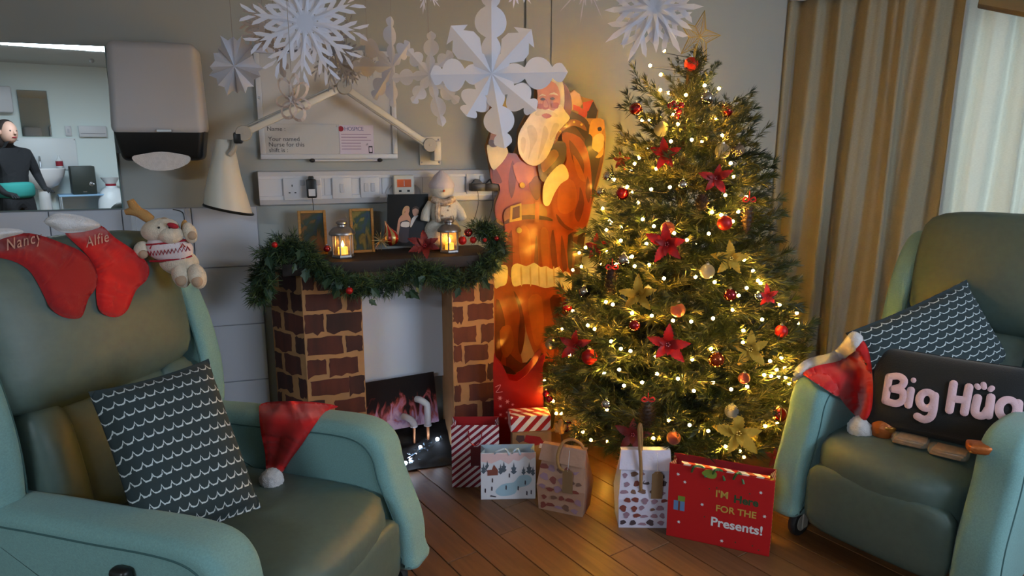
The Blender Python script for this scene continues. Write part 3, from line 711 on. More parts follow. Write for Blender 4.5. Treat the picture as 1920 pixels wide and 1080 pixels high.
# raised words, drawn as fat strokes on the bulging face
def face_y(x, z):
    u, v = max(-1, min(1, x/(w/2))), max(-1, min(1, z/(h*1.02/2))); return -0.065*(max(0, 1-u**4)*max(0, 1-v**4))**0.55
inv_ = M.inverted()
def onpil(px, py):
    o_, d_ = inv_ @ EYE, (inv_.to_3x3() @ ray(px, py)); y = 0.0
    for _ in range(6):
        t = (y - o_.y)/d_.y; p = o_ + d_*t; y = face_y(p.x, p.z)
    return Vector((p.x, y - 0.004, p.z))
def arcpx(cx, cy, rx, ry, a0, a1, n=12): return [(cx + rx*cos(radians(a0 + (a1-a0)*k/n)), cy + ry*sin(radians(a0 + (a1-a0)*k/n))) for k in range(n+1)]
letters = [
 ('letter', 'B', [[(1667, 707), (1660, 752)], [(1667, 707), (1685, 706), (1695, 714), (1690, 725), (1673, 730)], [(1673, 730), (1692, 735), (1693, 750), (1680, 757), (1660, 752)]]),
 ('letter', 'i', [[(1708, 732), (1703, 760)], [(1713, 713), (1713, 714)]]),
 ('letter', 'g', [arcpx(1738, 751, 14, 15, 20, 380), [(1753, 742), (1750, 768), (1745, 782), (1733, 787), (1720, 781)]]),
 ('letter', 'H', [[(1788, 720), (1780, 770)], [(1817, 726), (1808, 774)], [(1785, 748), (1812, 751)]]),
 ('letter', 'u', [[(1833, 746), (1828, 770), (1833, 779), (1845, 779), (1853, 768)], [(1858, 745), (1853, 780)], [(1832, 724), (1834, 727)], [(1844, 721), (1845, 727)], [(1860, 728), (1857, 731)]]),
 ('letter', 'g', [arcpx(1890, 768, 17, 18, 20, 380), [(1910, 756), (1906, 785), (1900, 800), (1885, 806), (1874, 801)]]),
]
for nm, ch_, strokes in letters:
    mb = MB()
    for s in strokes:
        rad = 0.0125 if not (ch_ in 'ui' and hypot(s[0][0]-s[-1][0], s[0][1]-s[-1][1]) < 8) else 0.0085
        pts = [onpil(*q) for q in (smoothpath([(x, y, 0) for x, y in s], 4) if len(s) > 2 else [(x, y, 0) for x, y in s]) for q in [(q[0], q[1])]]
        mb.tube(pts, rad, 8)
        for e in (pts[0], pts[-1]): mb.sphere(tuple(e), rad, 8, 6)
    for i, v in enumerate(mb.v):
        yf = face_y(v[0], v[2]); mb.v[i] = (v[0], yf - 0.002 + (v[1] - yf + 0.004)*0.2 - 0.002, v[2])
    mb.build(nm, 'pink_plush', cov)
def tassel(p, nm='tassel'):
    mb = MB(); r = random.Random(3)
    for k in range(26):
        q = r.uniform(0, 2*pi); s = r.uniform(0.3, 1); mb.tube([p, p + Vector((0.008*cos(q)*s, 0.008*sin(q)*s, -0.02)), p + Vector((0.02*cos(q)*s, 0.02*sin(q)*s, -0.058))], [0.003, 0.003, 0.0015], 5)
    mb.sphere(tuple(p), 0.009, 8, 6); return mb.build(nm, 'pink_plush', hp)
tassel(inv_ @ at(1634, 656, pTL.y - 0.01)); tassel(Vector((w*0.5, 0, h*0.5)))

# ------------------------------------------------------------------ stockings over the headrest
mat('red_stocking_dull', (150, 14, 18), 0.95, bump=0.3, bscale=500, sheen=0.25); mat('thread_pale', (226, 170, 150), 0.8)
def ondrape(px, py, bvh, up): 
    p = seen(bvh, px, py); d = ray(px, py).normalized(); return p - d*up if p is not None else None
def stocking(label, red, cuff, m, word, p0, p1, size, rot=0):
    c = at(sum(x for x, y in red)/len(red), sum(y for x, y in red)/len(red), 2.0)
    t = thing('christmas_stocking', label, 'stocking', Matrix.Translation(c))
    o = drape('sock', smooth2(red, 3), BL_, 0.026, 26, m, t, 3)
    drape('fur_cuff', smooth2(cuff, 3), BL_, 0.034, 18, 'white_fur', t, 3, lift=0.006)
    bpy.context.view_layer.update()
    bv = tree_of(t)
    # embroidered name follows the cloth
    tm_ = text(word, 1.0, 'thread_pale', None, Matrix(), name='embroidery', shear=0.3, bold=0.005, spacing=1.15)
    xs = [v.co.x for v in tm_.data.vertices]; x1 = max(xs)
    for v in tm_.data.vertices:
        u = v.co.x/x1; px = p0[0] + (p1[0]-p0[0])*u; py = p0[1] + (p1[1]-p0[1])*u
        nx, ny = -(p1[1]-p0[1]), (p1[0]-p0[0]); ln = hypot(nx, ny); px += -nx/ln*v.co.y*size*-1*-1; py += -ny/ln*v.co.y*size
        q = ondrape(px, py, bv, 0.006); v.co = t.matrix_basis.inverted() @ (q if q is not None else at(px, py, c.y))
    tm_.parent = t
    return t
stocking('darker red stocking with pale embroidered name lying over the headrest edge',
         [(-30, 452), (10, 444), (45, 437), (75, 441), (115, 455), (150, 470), (172, 490), (183, 515), (180, 540), (166, 560), (158, 585), (148, 597), (120, 595), (96, 580), (85, 560), (70, 530), (52, 505), (20, 488), (-30, 476)],
         [(-60, 446), (-30, 436), (0, 428), (36, 430), (44, 437), (10, 446), (-30, 460), (-60, 470)], 'red_stocking_dull', 'Nancy', (12, 470), (82, 452), 30)
stocking('bright red stocking with white cuff beside the reindeer plush',
         [(120, 434), (160, 431), (188, 422), (215, 445), (245, 465), (272, 488), (280, 505), (275, 525), (255, 545), (240, 580), (222, 594), (200, 592), (185, 580), (180, 550), (181, 520), (172, 490), (150, 465)],
         [(82, 415), (105, 400), (140, 402), (172, 411), (190, 424), (160, 434), (122, 437), (100, 428)], 'red_felt', 'Alfie', (162, 464), (206, 452), 28)

# ------------------------------------------------------------------ Santa hats
def santa_hat(label, bvh, red, fur, pom, pr, puff_=0.024, zc=2.1):
    t = thing('santa_hat', label, 'hat', Matrix.Translation(at(pom[0], pom[1], zc)))
    drape('felt_cone', smooth2(red, 3), bvh, puff_, 16, 'red_felt', t, 3, wob=0.006)
    if fur: drape('fur_brim', smooth2(fur, 3), bvh, puff_ + 0.016, 12, 'white_fur', t, 3)
    p = seen(bvh, *pom); d = ray(*pom).normalized(); p = t.matrix_basis.inverted() @ (p - d*pr*0.9)
    b = bmesh.new(); bmesh.ops.create_icosphere(b, subdivisions=4, radius=pr)
    rr = random.Random(2)
    for v in b.verts: v.co *= 1 + rr.uniform(-0.07, 0.07)
    MB().bm(b, Matrix.Translation(p)).build('pompom', 'white_fur', t, ang=180)
    return t
santa_hat('red Santa hat draped over the arm of the stocking recliner', BL_,
          [(486, 775), (490, 757), (530, 752), (590, 754), (634, 762), (610, 772), (588, 800), (565, 835), (545, 862), (530, 885), (515, 893), (500, 885), (497, 850), (489, 810)], None, (509, 900), 0.036)
santa_hat('red Santa hat with fur brim draped over the arm beside the black pillow', tree_of(chR, cush2, hp),
          [(1499, 703), (1530, 686), (1575, 676), (1596, 655), (1616, 637), (1630, 662), (1637, 720), (1634, 768), (1620, 790), (1602, 778), (1578, 750), (1571, 724), (1556, 704), (1530, 697)],
          [(1486, 716), (1490, 692), (1518, 671), (1556, 662), (1578, 643), (1598, 621), (1618, 631), (1613, 650), (1592, 666), (1570, 683), (1530, 690), (1506, 704)], (1614, 803), 0.044)

# ------------------------------------------------------------------ reindeer plush lolling on the headrest
mat('cream_fur', (216, 200, 178), 0.95, bump=0.9, bscale=260, sheen=0.3, var=0.1, vscale=60); mat('tan_plush', (176, 132, 78), 0.95, bump=0.6, bscale=300); mat('pad_tan', (176, 148, 122), 0.9, bump=0.3, bscale=300)
mat('knit_white', (220, 204, 206), 0.9, bump=0.5, bscale=260); mat('knit_red', (160, 28, 44), 0.9, bump=0.4, bscale=260)
pc = seen(BL_, 338, 492) or at(325, 470, 2.25)
dd = ray(325, 470).normalized(); O = EYE + dd*((pc - EYE).length - 0.06)
k = (O - EYE).dot(Vector((0, CP, -SP)))/F            # metres per pixel at the plush
rd = thing('reindeer_plush', 'cream reindeer plush in a red and white jumper on the recliner headrest', 'plush', Matrix.Translation(O) @ Matrix.Rotation(radians(12), 4, 'Z'))
def q(px, py, y=0.0): return ((px-325)*k, y, (470-py)*k)
def blob(nm, m, px, py, rx, rz, ry=None, y=0, tilt=0, parent=rd, e=1.0):
    return MB().sq((0, 0, 0), (rx*k, (ry or (rx+rz)/2)*k, rz*k), e, e, 20, 12, TX(*q(px, py, y*k)) @ Matrix.Rotation(radians(tilt), 4, 'Y')).build(nm, m, parent, ang=180)
blob('belly', 'cream_fur', 333, 492, 36, 26, 24, 0, 15)
sw = blob('jumper', 'knit_white', 320, 466, 40, 25, 27, -2, 14, e=0.8)
for pz, amp in ((452, 0), (468, 4), (484, 0)):
    pts = []
    for i in range(25):
        px = 284 + 74*i/24; py = pz + (px-320)*-0.10 + (amp*((-1)**i) if amp else 0)
        u = (px-320)/42.0; yy = -2 - 27*sqrt(max(0.02, 1 - u*u*0.9 - ((py-466)/30.0)**2)); pts.append(q(px, py, yy*k - 0.001))
    MB().tube(pts, 0.0035 if not amp else 0.0022, 6).build('knit_band', 'knit_red', sw)
for i in range(5):
    px = 292 + 13*i; MB().tube([q(px, 462, -24*k), q(px+4, 454, -24*k), q(px+8, 461, -24*k)], 0.0022, 6).build('knit_motif', 'knit_red', sw)
hd = blob('head', 'cream_fur', 308, 430, 34, 22, 26, -6, -8)
blob('muzzle', 'cream_fur', 328, 438, 22, 17, 20, -18, 0, hd)
blob('nose', 'knit_red', 336, 420, 10, 5, 6, -30, 20, hd); blob('ear', 'pad_tan', 317, 412, 6, 6, 4, -10, 0, hd)
for px in (312, 330): blob('eye', 'black_plastic', px, 423, 2.2, 2.2, 2.2, -30, 0, hd)
MB().tube([q(292, 412, 0), q(283, 402, -0.01), q(272, 395, -0.01)], [9*k, 10*k, 9*k], 10).tube([q(275, 397, -0.01), q(262, 394, -0.01), q(252, 396, -0.01)], [9*k, 8*k, 5*k], 10).tube([q(273, 396, -0.01), q(266, 384, -0.01), q(262, 374, -0.01)], [9*k, 8*k, 6*k], 10).build('antler', 'tan_plush', hd)
blob('antler_stub', 'tan_plush', 349, 424, 6, 12, 6, -4, 10, hd)
for nm, px, py, rx, rz, tl, ppx, ppy in (('arm', 274, 466, 14, 17, 20, 279, 472), ('arm', 359, 436, 12, 20, -15, 365, 440)):
    a_ = blob(nm, 'cream_fur', px, py, rx, rz, 14, -10, tl); blob('paw_pad', 'pad_tan', ppx, ppy, 8, 8, 5, -22, 0, a_)
for px, py in ((338, 515), (366, 518)):
    l_ = blob('leg', 'cream_fur', px, py, 16, 24, 18, -14, -12); blob('foot_pad', 'pad_tan', px+2, py+7, 10, 11, 6, -28, 0, l_)

# ------------------------------------------------------------------ chocolate coin bags and biscuits on the seat
mat('gold_foil', (190, 128, 56), 0.28, 0.75, bump=0.5, bscale=60); mat('copper_net', (170, 92, 40), 0.4, 0.5, bump=0.4, bscale=120); mat('cello', (224, 214, 200), 0.15, coat=0.6, bump=0.6, bscale=40, var=0.1)
def sit(px, py): p = seen(BR_, px, py); return p if p is not None else onz(px, py, 0.46)
p = sit(1654, 815)
cb = thing('coin_bag', 'net bag of gold foil coins beside the hat pompom', 'sweets', Matrix.Translation(p) @ Matrix.Scale(1.25, 4))
for i in range(4): MB().lathe([(0.0, 0), (0.027, 0), (0.028, 0.002), (0.028, 0.006), (0.027, 0.008), (0, 0.008)], 24, TX(0.002*i, -0.002*i, 0.001 + 0.0085*i)).build('foil_coin', 'gold_foil', cb)
MB().lathe([(0.029, 0.0), (0.032, 0.02), (0.03, 0.036), (0.018, 0.05), (0.006, 0.066), (0.012, 0.076)], 16).build('net', 'copper_net', cb)
for nm, lab, px, py, sx, sy, rz in (('biscuit_packet', 'clear wrapped biscuits in front of the black pillow', 1706, 833, 0.095, 0.042, -38), ('biscuit_packet', 'flat brown wrapped biscuits between wrapped biscuits and coins', 1778, 855, 0.10, 0.044, -40), ('coin_packet', 'gold wrapped sweets against the nearer recliner arm', 1834, 848, 0.055, 0.035, -20)):
    p = sit(px, py); t = thing(nm, lab, 'sweets', Matrix.Translation(p + Vector((0, 0, 0.004))) @ Matrix.Rotation(radians(rz), 4, 'Z'))
    r = random.Random(px)
    for i in range(3): MB().rbox((0.006*i - 0.006, 0.004*i - 0.004, 0.004 + 0.008*i), (sx*0.9, sy*1.4, 0.007), 0.003, 2).build('biscuit' if nm[0] == 'b' else 'foil_coin', 'gold_foil' if nm[0] == 'c' else mat('biscuit_brown', (150, 104, 60), 0.7, bump=0.4, bscale=90, var=0.2, vscale=60), t)
    MB().bm(bulge_box((0, 0, 0.012), (sx*1.15, sy*1.7, 0.028), 0, 0, (0.05, 0.05, 0.1), 4)).build('wrapper', mat('film_wrap', (226, 206, 180), 0.08, bump=0.6, bscale=50, coat=0.8, alpha=0.28) if nm[0] == 'b' else 'copper_net', t)
# ------------------------------------------------------------------ cardboard fireplace with painted bricks
mat('cardboard', (172, 128, 86), 0.85, var=0.08, vscale=12); mat('mantel_paint', (40, 30, 28), 0.7, var=0.15, vscale=10)
for i, (c_, c2_) in enumerate((((92, 42, 30), (58, 28, 24)), ((104, 50, 34), (74, 34, 28)), ((72, 34, 28), (44, 24, 22)))): mat('brick_paint_%d' % i, c_, 0.75, c2=c2_, vscale=14, stretch=(1, 1, 0.25))
FO = 0.28; MZ = 0.985
fs0, _ = wl(572, 650, FO)
def fx(px, out=FO, py=650): return wl(px, py, out)[0] - fs0
fp = thing('cardboard_fireplace', 'brown cardboard fireplace painted with bricks beside the Santa cutout', 'fireplace', WM(fs0, 0, FO))
xl0, xl1, xr0, xr1 = 0.0, fx(682), fx(849), fx(927)
colL = MB().box(xl0, xl1, 0, 0.008, 0, MZ-0.05).box(xl1-0.006, xl1, 0.008, 0.2, 0, MZ-0.05).build('column_board', 'cardboard', fp, smooth=False)
colR = MB().box(xr0, xr1, 0, 0.008, 0, MZ-0.05).box(xr0, xr0+0.006, 0.008, 0.24, 0, MZ-0.05).box(xr1-0.006, xr1, 0.008, 0.24, 0, MZ-0.05).build('column_board', 'cardboard', fp, smooth=False)
# splayed outer side
dirw = Vector((-0.788, 0.616, 0)); dl = Vector((dirw.dot(WR), -dirw.dot(WN), 0)).normalized()
MS = frame((0, 0, 0), -dl, (0, 0, 1))                      # local x runs from the back edge (-) to the front edge (0)
sd = MB().box(-0.23, 0, 0, 0.006, 0, MZ-0.05).build('side_board', 'cardboard', fp, smooth=False); sd.matrix_basis = MS
def bricks(parent, x0, x1, y, seed, rowh=0.094, bwid=0.15, mats=(0, 1), back=False):
    r = random.Random(seed); z = 0.015; row = 0
    while z < MZ - 0.10:
        x = x0 + 0.006 - (bwid*0.55 if row % 2 else 0.0) + r.uniform(-0.02, 0.02)
        while x < x1 - 0.012:
            a, c = max(x, x0 + 0.004), min(x + bwid*r.uniform(0.8, 1.08), x1 - 0.004)
            if c - a > 0.015:
                zz0, zz1 = z + r.uniform(0, 0.008), z + rowh - 0.014 + r.uniform(-0.006, 0.004)
                P = []
                for (ax, az, bx, bz) in ((a, zz0, c, zz0), (c, zz0, c, zz1), (c, zz1, a, zz1), (a, zz1, a, zz0)):
                    for k_ in range(5): P.append((ax + (bx-ax)*k_/5 + r.uniform(-0.003, 0.003), az + (bz-az)*k_/5 + r.uniform(-0.004, 0.004) - (0.012 if (az == bz == zz0 and r.random() < 0.2) else 0)))
                MB().prism([(min(max(p[0], x0+0.001), x1-0.001), p[1]) for p in P], y - 0.0012, y).build('painted_brick', 'brick_paint_%d' % r.choice(mats), parent, smooth=False)
            x = x + bwid + r.uniform(0.0, 0.02)
        z += rowh; row += 1
bricks(colL, xl0, xl1, 0.0, 4, mats=(0, 0, 2)); bricks(colR, xr0, xr1, 0.0, 9, bwid=0.13, mats=(0, 1)); bricks(sd, -0.23, 0, 0.0, 6, bwid=0.14, mats=(2, 2, 0))
ml0, ml1 = fx(528, 0.31, 490), fx(931, 0.31, 490)
MB().rbox(((ml0+ml1)/2, 0.115, MZ-0.025), (ml1-ml0, 0.32, 0.05), 0.004, 2).build('mantel_shelf', 'mantel_paint', fp)
mat('white_card', (206, 210, 222), 0.75)
MB().box(xl1-0.01, xr0+0.02, 0.215, 0.22, 0.36, MZ-0.05).build('backing_card', 'white_card', fp, smooth=False)
mat('black_cloth', (14, 14, 16), 0.8, bump=0.5, bscale=30)
hearth = MB(); r = random.Random(8); n = 14; vs = []
for j in range(n+1):
    for i in range(n+1): vs.append((xl1-0.05 + (xr0-xl1+0.06)*i/n, -0.02 + 0.22*j/n, 0.006 + 0.13*(j/n)**1.2 + r.uniform(-0.012, 0.012)*(1 if j else 0.3)))
hearth.add(vs, [(j*(n+1)+i, j*(n+1)+i+1, (j+1)*(n+1)+i+1, (j+1)*(n+1)+i) for j in range(n) for i in range(n)]); hearth.build('hearth_cloth', 'black_cloth', fp, ang=180)
# printed flames leaning against the backing
def flame_print(name):
    m, N, L, b = nodes_of(name, (14, 11, 14), 0.35)
    t = N.new('ShaderNodeTexCoord'); mp = N.new('ShaderNodeMapping'); mp.inputs['Scale'].default_value = (7, 1, 2.2); L.new(t.outputs['Generated'], mp.inputs[0])
    no = N.new('ShaderNodeTexNoise'); no.inputs['Scale'].default_value = 1.4; no.inputs['Detail'].default_value = 6; no.inputs['Distortion'].default_value = 1.6; L.new(mp.outputs[0], no.inputs['Vector'])
    sp = N.new('ShaderNodeSeparateXYZ'); L.new(t.outputs['Generated'], sp.inputs[0])
    f = math_node(N, L, 'SUBTRACT', math_node(N, L, 'MULTIPLY_ADD', no.outputs['Fac'], 1.5, 0.05), math_node(N, L, 'MULTIPLY', sp.outputs[2], 1.05))
    cr = N.new('ShaderNodeValToRGB'); e = cr.color_ramp.elements; e[0].position = 0.22; e[0].color = C(16, 13, 16); e[1].position = 0.34; e[1].color = C(120, 46, 40)
    for p_, c_ in ((0.45, (176, 92, 96)), (0.58, (172, 128, 160)), (0.8, (206, 170, 190))): q_ = e.new(p_); q_.color = C(*c_)
    L.new(f, cr.inputs[0]); L.new(cr.outputs[0], b.inputs['Base Color'])
flame_print('flame_print')
quad = [wl(x, y, 0.12) for x, y in ((684, 718), (813, 697), (823, 790), (728, 808), (684, 800))]
qs, qh = min(p[0] for p in quad), min(p[1] for p in quad)
o = MB().prism([(a-qs, c-qh) for a, c in quad], 0, 0.004).build('flame_picture', 'flame_print', None, smooth=False)
tag(o, 'printed picture of flames standing inside the cardboard fireplace', 'picture', M=WM(qs, qh, 0.12))
mat('copper', (178, 120, 82), 0.35, 0.9)
for (x, y0, y1, y2, lab) in ((776, 783, 800, 816, 'shorter white heating pipe stub in front of the flame picture'), (802, 750, 798, 806, 'taller white heating pipe stub in front of the flame picture')):
    s, h = wl(x, y1, 0.16); _, hb_ = wl(x, y2, 0.16); _, ht_ = wl(x, y0, 0.16)
    pp = thing('heating_pipe', lab, 'pipe', WM(s, hb_ - 0.10, 0.16))
    MB().cyl((0, 0, 0), (0, 0, h - hb_ + 0.11), 0.008, n=12).build('copper_pipe', 'copper', pp)
    z = h - hb_ + 0.10; zt = ht_ - hb_ + 0.10
    MB().tube(smoothpath([(0, 0, z), (0, 0, zt - 0.035), (-0.008, 0, zt - 0.015), (-0.03, 0.01, zt), (-0.045, 0.03, zt)], 5), 0.0155, 12).lathe([(0.018, 0), (0.0185, 0.004), (0.018, 0.008)], 14, TX(0, 0, z)).build('lagging', 'white_plastic', pp)
# cool fairy lights lying on the cloth
mat('cool_bulb', (235, 245, 255), 0.3, emit=30, ecol=(205, 228, 255)); mat('ice_shard', (190, 220, 245), 0.05, trans=0.8, ior=1.3)
il = thing('cool_light_string', 'cool white fairy lights with icy shards on the hearth cloth', 'fairy lights', WM(fs0, 0, FO)); iinv = il.matrix_basis.inverted()
pts = []
for px, py in ((735, 872), (760, 868), (770, 862), (788, 848), (805, 848), (820, 838)):
    p = iinv @ onwall(px, py, FO - 0.03); p.y = 0.03 + 0.05; p = iinv @ onz(px, py, 0.05); pts.append(Vector((p.x, p.y, 0.045 + max(0, p.y)*0.45)))
MB().tube(smoothpath(pts, 5), 0.002, 6).build('wire', 'dark_rubber', il)
for i in (1, 2, 3, 5): MB().sphere(tuple(pts[i] + Vector((0, -0.004, 0.006))), 0.0085, 10, 8).build('bulb', 'cool_bulb', il)
r = random.Random(12)
for i in range(26):
    b_ = pts[1] + (pts[5]-pts[1])*r.random()**1.6 + Vector((r.uniform(-0.03, 0.03), r.uniform(-0.02, 0.04), r.uniform(0, 0.02)))
    d_ = Vector((r.uniform(-1, 1), r.uniform(-1, 0.3), r.uniform(0, 1)))*0.02; MB().tube([b_, b_ + d_*0.5, b_ + d_], [0.002, 0.005, 0.0005], 5).build('ice_shard', 'ice_shard', il)

# ------------------------------------------------------------------ pine garland
mat('pine_dark', (44, 68, 46), 0.6, c2=(30, 52, 36), vscale=30); mat('pine_mid', (94, 114, 62), 0.6, c2=(58, 84, 48), vscale=30); mat('leaf_green', (38, 66, 46), 0.5, var=0.2, vscale=20)
def needles(mb, p, d, n, ln, wd, r, spread=0.9):
    for _ in range(n):
        v = Vector((r.gauss(0, 1), r.gauss(0, 1), r.gauss(0, 1))).normalized(); q_ = (d*(1-spread*0.5) + v*spread).normalized()
        s_ = q_.cross(Vector((r.uniform(-1, 1), r.uniform(-1, 1), r.uniform(-1, 1)))).normalized()*wd; l_ = ln*r.uniform(0.7, 1.2); m_ = p + q_*l_*0.55
        k_ = len(mb.v); mb.v += [tuple(p - s_*0.5), tuple(p + s_*0.5), tuple(m_ + s_), tuple(p + q_*l_ + Vector((0, 0, -0.004))), tuple(m_ - s_)]
        mb.f.append((k_, k_+1, k_+2, k_+3, k_+4))
gl = thing('pine_garland', 'green pine garland swagged along the mantel shelf', 'garland', WM(fs0, MZ, FO)); ginv = gl.matrix_basis.inverted()
gp = [(484, 560, 0.25), (496, 525, 0.27), (505, 485, 0.30), (530, 462, 0.30), (565, 468, 0.31), (592, 497, 0.335), (625, 522, 0.345), (665, 537, 0.345), (715, 533, 0.345), (760, 517, 0.345), (792, 507, 0.345), (825, 520, 0.345), (870, 523, 0.345), (910, 503, 0.34), (930, 475, 0.33), (925, 440, 0.30), (895, 432, 0.26)]
path = smoothpath([ginv @ onwall(x, y, o_) for x, y, o_ in gp], 10)
r = random.Random(21); mA, mB_ = MB(), MB()
for i in range(len(path)):
    d_ = (path[min(i+1, len(path)-1)] - path[max(i-1, 0)]).normalized()
    for _ in range(9):
        off_ = Vector((r.gauss(0, 1), r.gauss(0, 1), r.gauss(0, 1))).normalized()*r.uniform(0.0, 0.042)
        if i < 45: off_ *= 1.25
        needles(mA if r.random() < 0.6 else mB_, path[i] + off_, (off_.normalized() + d_*r.choice((-0.5, 0.5)) + Vector((0, -0.2, -0.25))).normalized(), 9, 0.045, 0.0015, r, 0.75)
MB().tube(path, 0.006, 6).build('garland_wire', 'dark_rubber', gl)
mA.build('dark_needles', 'pine_dark', gl, smooth=False, kind='stuff'); mB_.build('light_needles', 'pine_mid', gl, smooth=False, kind='stuff')
lm = MB(); lo_ = [(0, 0), (0.006, 0.012), (0.016, 0.012), (0.012, 0.022), (0.02, 0.03), (0.011, 0.034), (0.006, 0.046), (0, 0.056)]
full = lo_ + [(-x, y) for x, y in lo_[-2:0:-1]]
lm.add([(0, 0, 0)] + [(x, -0.006*abs(x)/0.02 if False else -0.004 + 0.4*abs(x), y) for x, y in full], [(0, i+1, (i+1) % len(full) + 1) for i in range(len(full))])
lsrc = None
for i in range(46):
    p = path[int(r.uniform(4, len(path)-4))] + Vector((r.uniform(-0.03, 0.03), r.uniform(-0.055, -0.02), r.uniform(-0.06, 0.02)))
    M = TX(*p) @ Euler((r.uniform(2.2, 3.9), r.uniform(-0.8, 0.8), r.uniform(-0.8, 0.8))).to_matrix().to_4x4() @ Matrix.Scale(r.uniform(0.7, 1.1), 4)
    if lsrc is None: lsrc = lm.build('leaf', 'leaf_green', gl, smooth=False); lsrc.matrix_basis = M
    else: share(lsrc, 'leaf', gl, M)

# ------------------------------------------------------------------ baubles: one builder for tree, garland and mantel
def glit(name, c):
    m, N, L, b = nodes_of(name, c, 0.35); b.inputs['Metallic'].default_value = 0.55
    t = N.new('ShaderNodeTexCoord'); v = N.new('ShaderNodeTexVoronoi'); v.inputs['Scale'].default_value = 450; L.new(t.outputs['Object'], v.inputs['Vector'])
    bp = N.new('ShaderNodeBump'); bp.inputs['Strength'].default_value = 1.0; bp.inputs['Distance'].default_value = 0.003; L.new(v.outputs['Color'], bp.inputs['Height']); L.new(bp.outputs[0], b.inputs['Normal'])
mat('bauble_red_matt', (176, 18, 20), 0.45, 0.3); mat('bauble_red_gloss', (150, 8, 20), 0.12, 0.6, coat=0.6); mat('bauble_silver', (200, 194, 190), 0.08, 1.0); glit('bauble_silver_glitter', (196, 190, 178)); glit('bauble_pink_glitter', (170, 84, 80)); mat('bauble_copper', (190, 84, 48), 0.1, 0.9); mat('bauble_champagne', (196, 180, 150), 0.3, 0.8); mat('gold_metal', (206, 168, 84), 0.25, 1.0)
mat('glass_amber', (206, 170, 140), 0.05, trans=0.7, ior=1.2)
_bm = {}
def bauble(label, p, r_, kind, group=None, cap=True, stripes=None, drop=None):
    t = thing('bauble', label, 'bauble', Matrix.Translation(p), group)
    if kind not in _bm: _bm[kind] = MB().sphere((0, 0, 0), 1.0, 28, 18).build('ball', 'bauble_' + kind if 'bauble_' + kind in MATS else kind, t, ang=180); o = _bm[kind]; o.matrix_basis = Matrix.Scale(r_, 4)
    else: share(_bm[kind], 'ball', t, Matrix.Scale(r_, 4))
    if cap:
        MB().lathe([(r_*0.26, r_*0.93), (r_*0.26, r_*1.12), (0, r_*1.14)], 12).build('cap', 'metal', t)
        MB().tube([(r_*0.12*cos(a_), 0, r_*1.24 + r_*0.12*sin(a_)) for a_ in [k_*pi/5 for k_ in range(10)]], r_*0.03, 5, closed=True).build('hanging_loop', 'metal', t)
    if stripes:
        for k_ in range(7):
            a_ = 2*pi*k_/7; MB().tube([(r_*1.005*cos(a_)*cos(q_), r_*1.005*sin(a_)*cos(q_), r_*1.005*sin(q_)) for q_ in [(-1.35 + 2.7*j_/12) for j_ in range(13)]], r_*0.09, 5).build('stripe', stripes, t)
    return t

# ------------------------------------------------------------------ on the mantel shelf
def shelf_at(px, out): return WM(wl(px, 470, out)[0], MZ + 0.0005, out)
def ps(px, py, out, base): s, h = wl(px, py, out); return (s - base[0], h - MZ)
mat('frame_wood', (168, 124, 62), 0.6, stretch=(1, 1, 8), var=0.15, vscale=30)
def painting(name, cols):
    m, N, L, b = nodes_of(name, cols[0], 0.5)
    t = N.new('ShaderNodeTexCoord'); no = N.new('ShaderNodeTexNoise'); no.inputs['Scale'].default_value = 2.2; no.inputs['Detail'].default_value = 4; no.inputs['Distortion'].default_value = 0.8; L.new(t.outputs['Generated'], no.inputs['Vector'])
    cr = N.new('ShaderNodeValToRGB'); e = cr.color_ramp.elements; e[0].position = 0.3; e[0].color = C(*cols[0]); e[1].position = 0.7; e[1].color = C(*cols[-1])
    for i, c_ in enumerate(cols[1:-1]): q_ = e.new(0.35 + 0.3*(i+1)/len(cols)); q_.color = C(*c_)
    L.new(no.outputs['Fac'], cr.inputs[0]); L.new(cr.outputs[0], b.inputs['Base Color'])
painting('painting_dusk', [(24, 48, 80), (30, 60, 60), (36, 52, 34), (96, 70, 26), (120, 70, 30)]); painting('painting_tree', [(20, 44, 70), (24, 60, 76), (40, 66, 30), (120, 108, 40), (30, 52, 44)])
for px0, px1, pt, m_, lab in ((560, 613, 396, 'painting_dusk', 'gold-framed dusk landscape painting left of the first lantern'), (657, 702, 392, 'painting_tree', 'gold-framed golden tree painting between lantern and striped ornament')):
    out = 0.10; s0_ = wl(px0, 440, out)[0]; s1_ = wl(px1, 440, out)[0]; hh_ = wl(px0, pt, out)[1] - MZ; w_ = s1_ - s0_
    t = thing('framed_painting', lab, 'painting', WM(s0_, MZ + 0.001, out) @ Matrix.Rotation(radians(-6), 4, 'X'))
    for a_ in ((0, 0.012, 0, hh_), (w_-0.012, w_, 0, hh_), (0.012, w_-0.012, 0, 0.012), (0.012, w_-0.012, hh_-0.012, hh_)): MB().rbox(((a_[0]+a_[1])/2, 0, (a_[2]+a_[3])/2), (a_[1]-a_[0], 0.018, a_[3]-a_[2]), 0.002, 1).build('frame_bar', 'frame_wood', t)
    MB().box(0.01, w_-0.01, -0.002, 0.004, 0.01, hh_-0.01).build('canvas', m_, t, smooth=False)
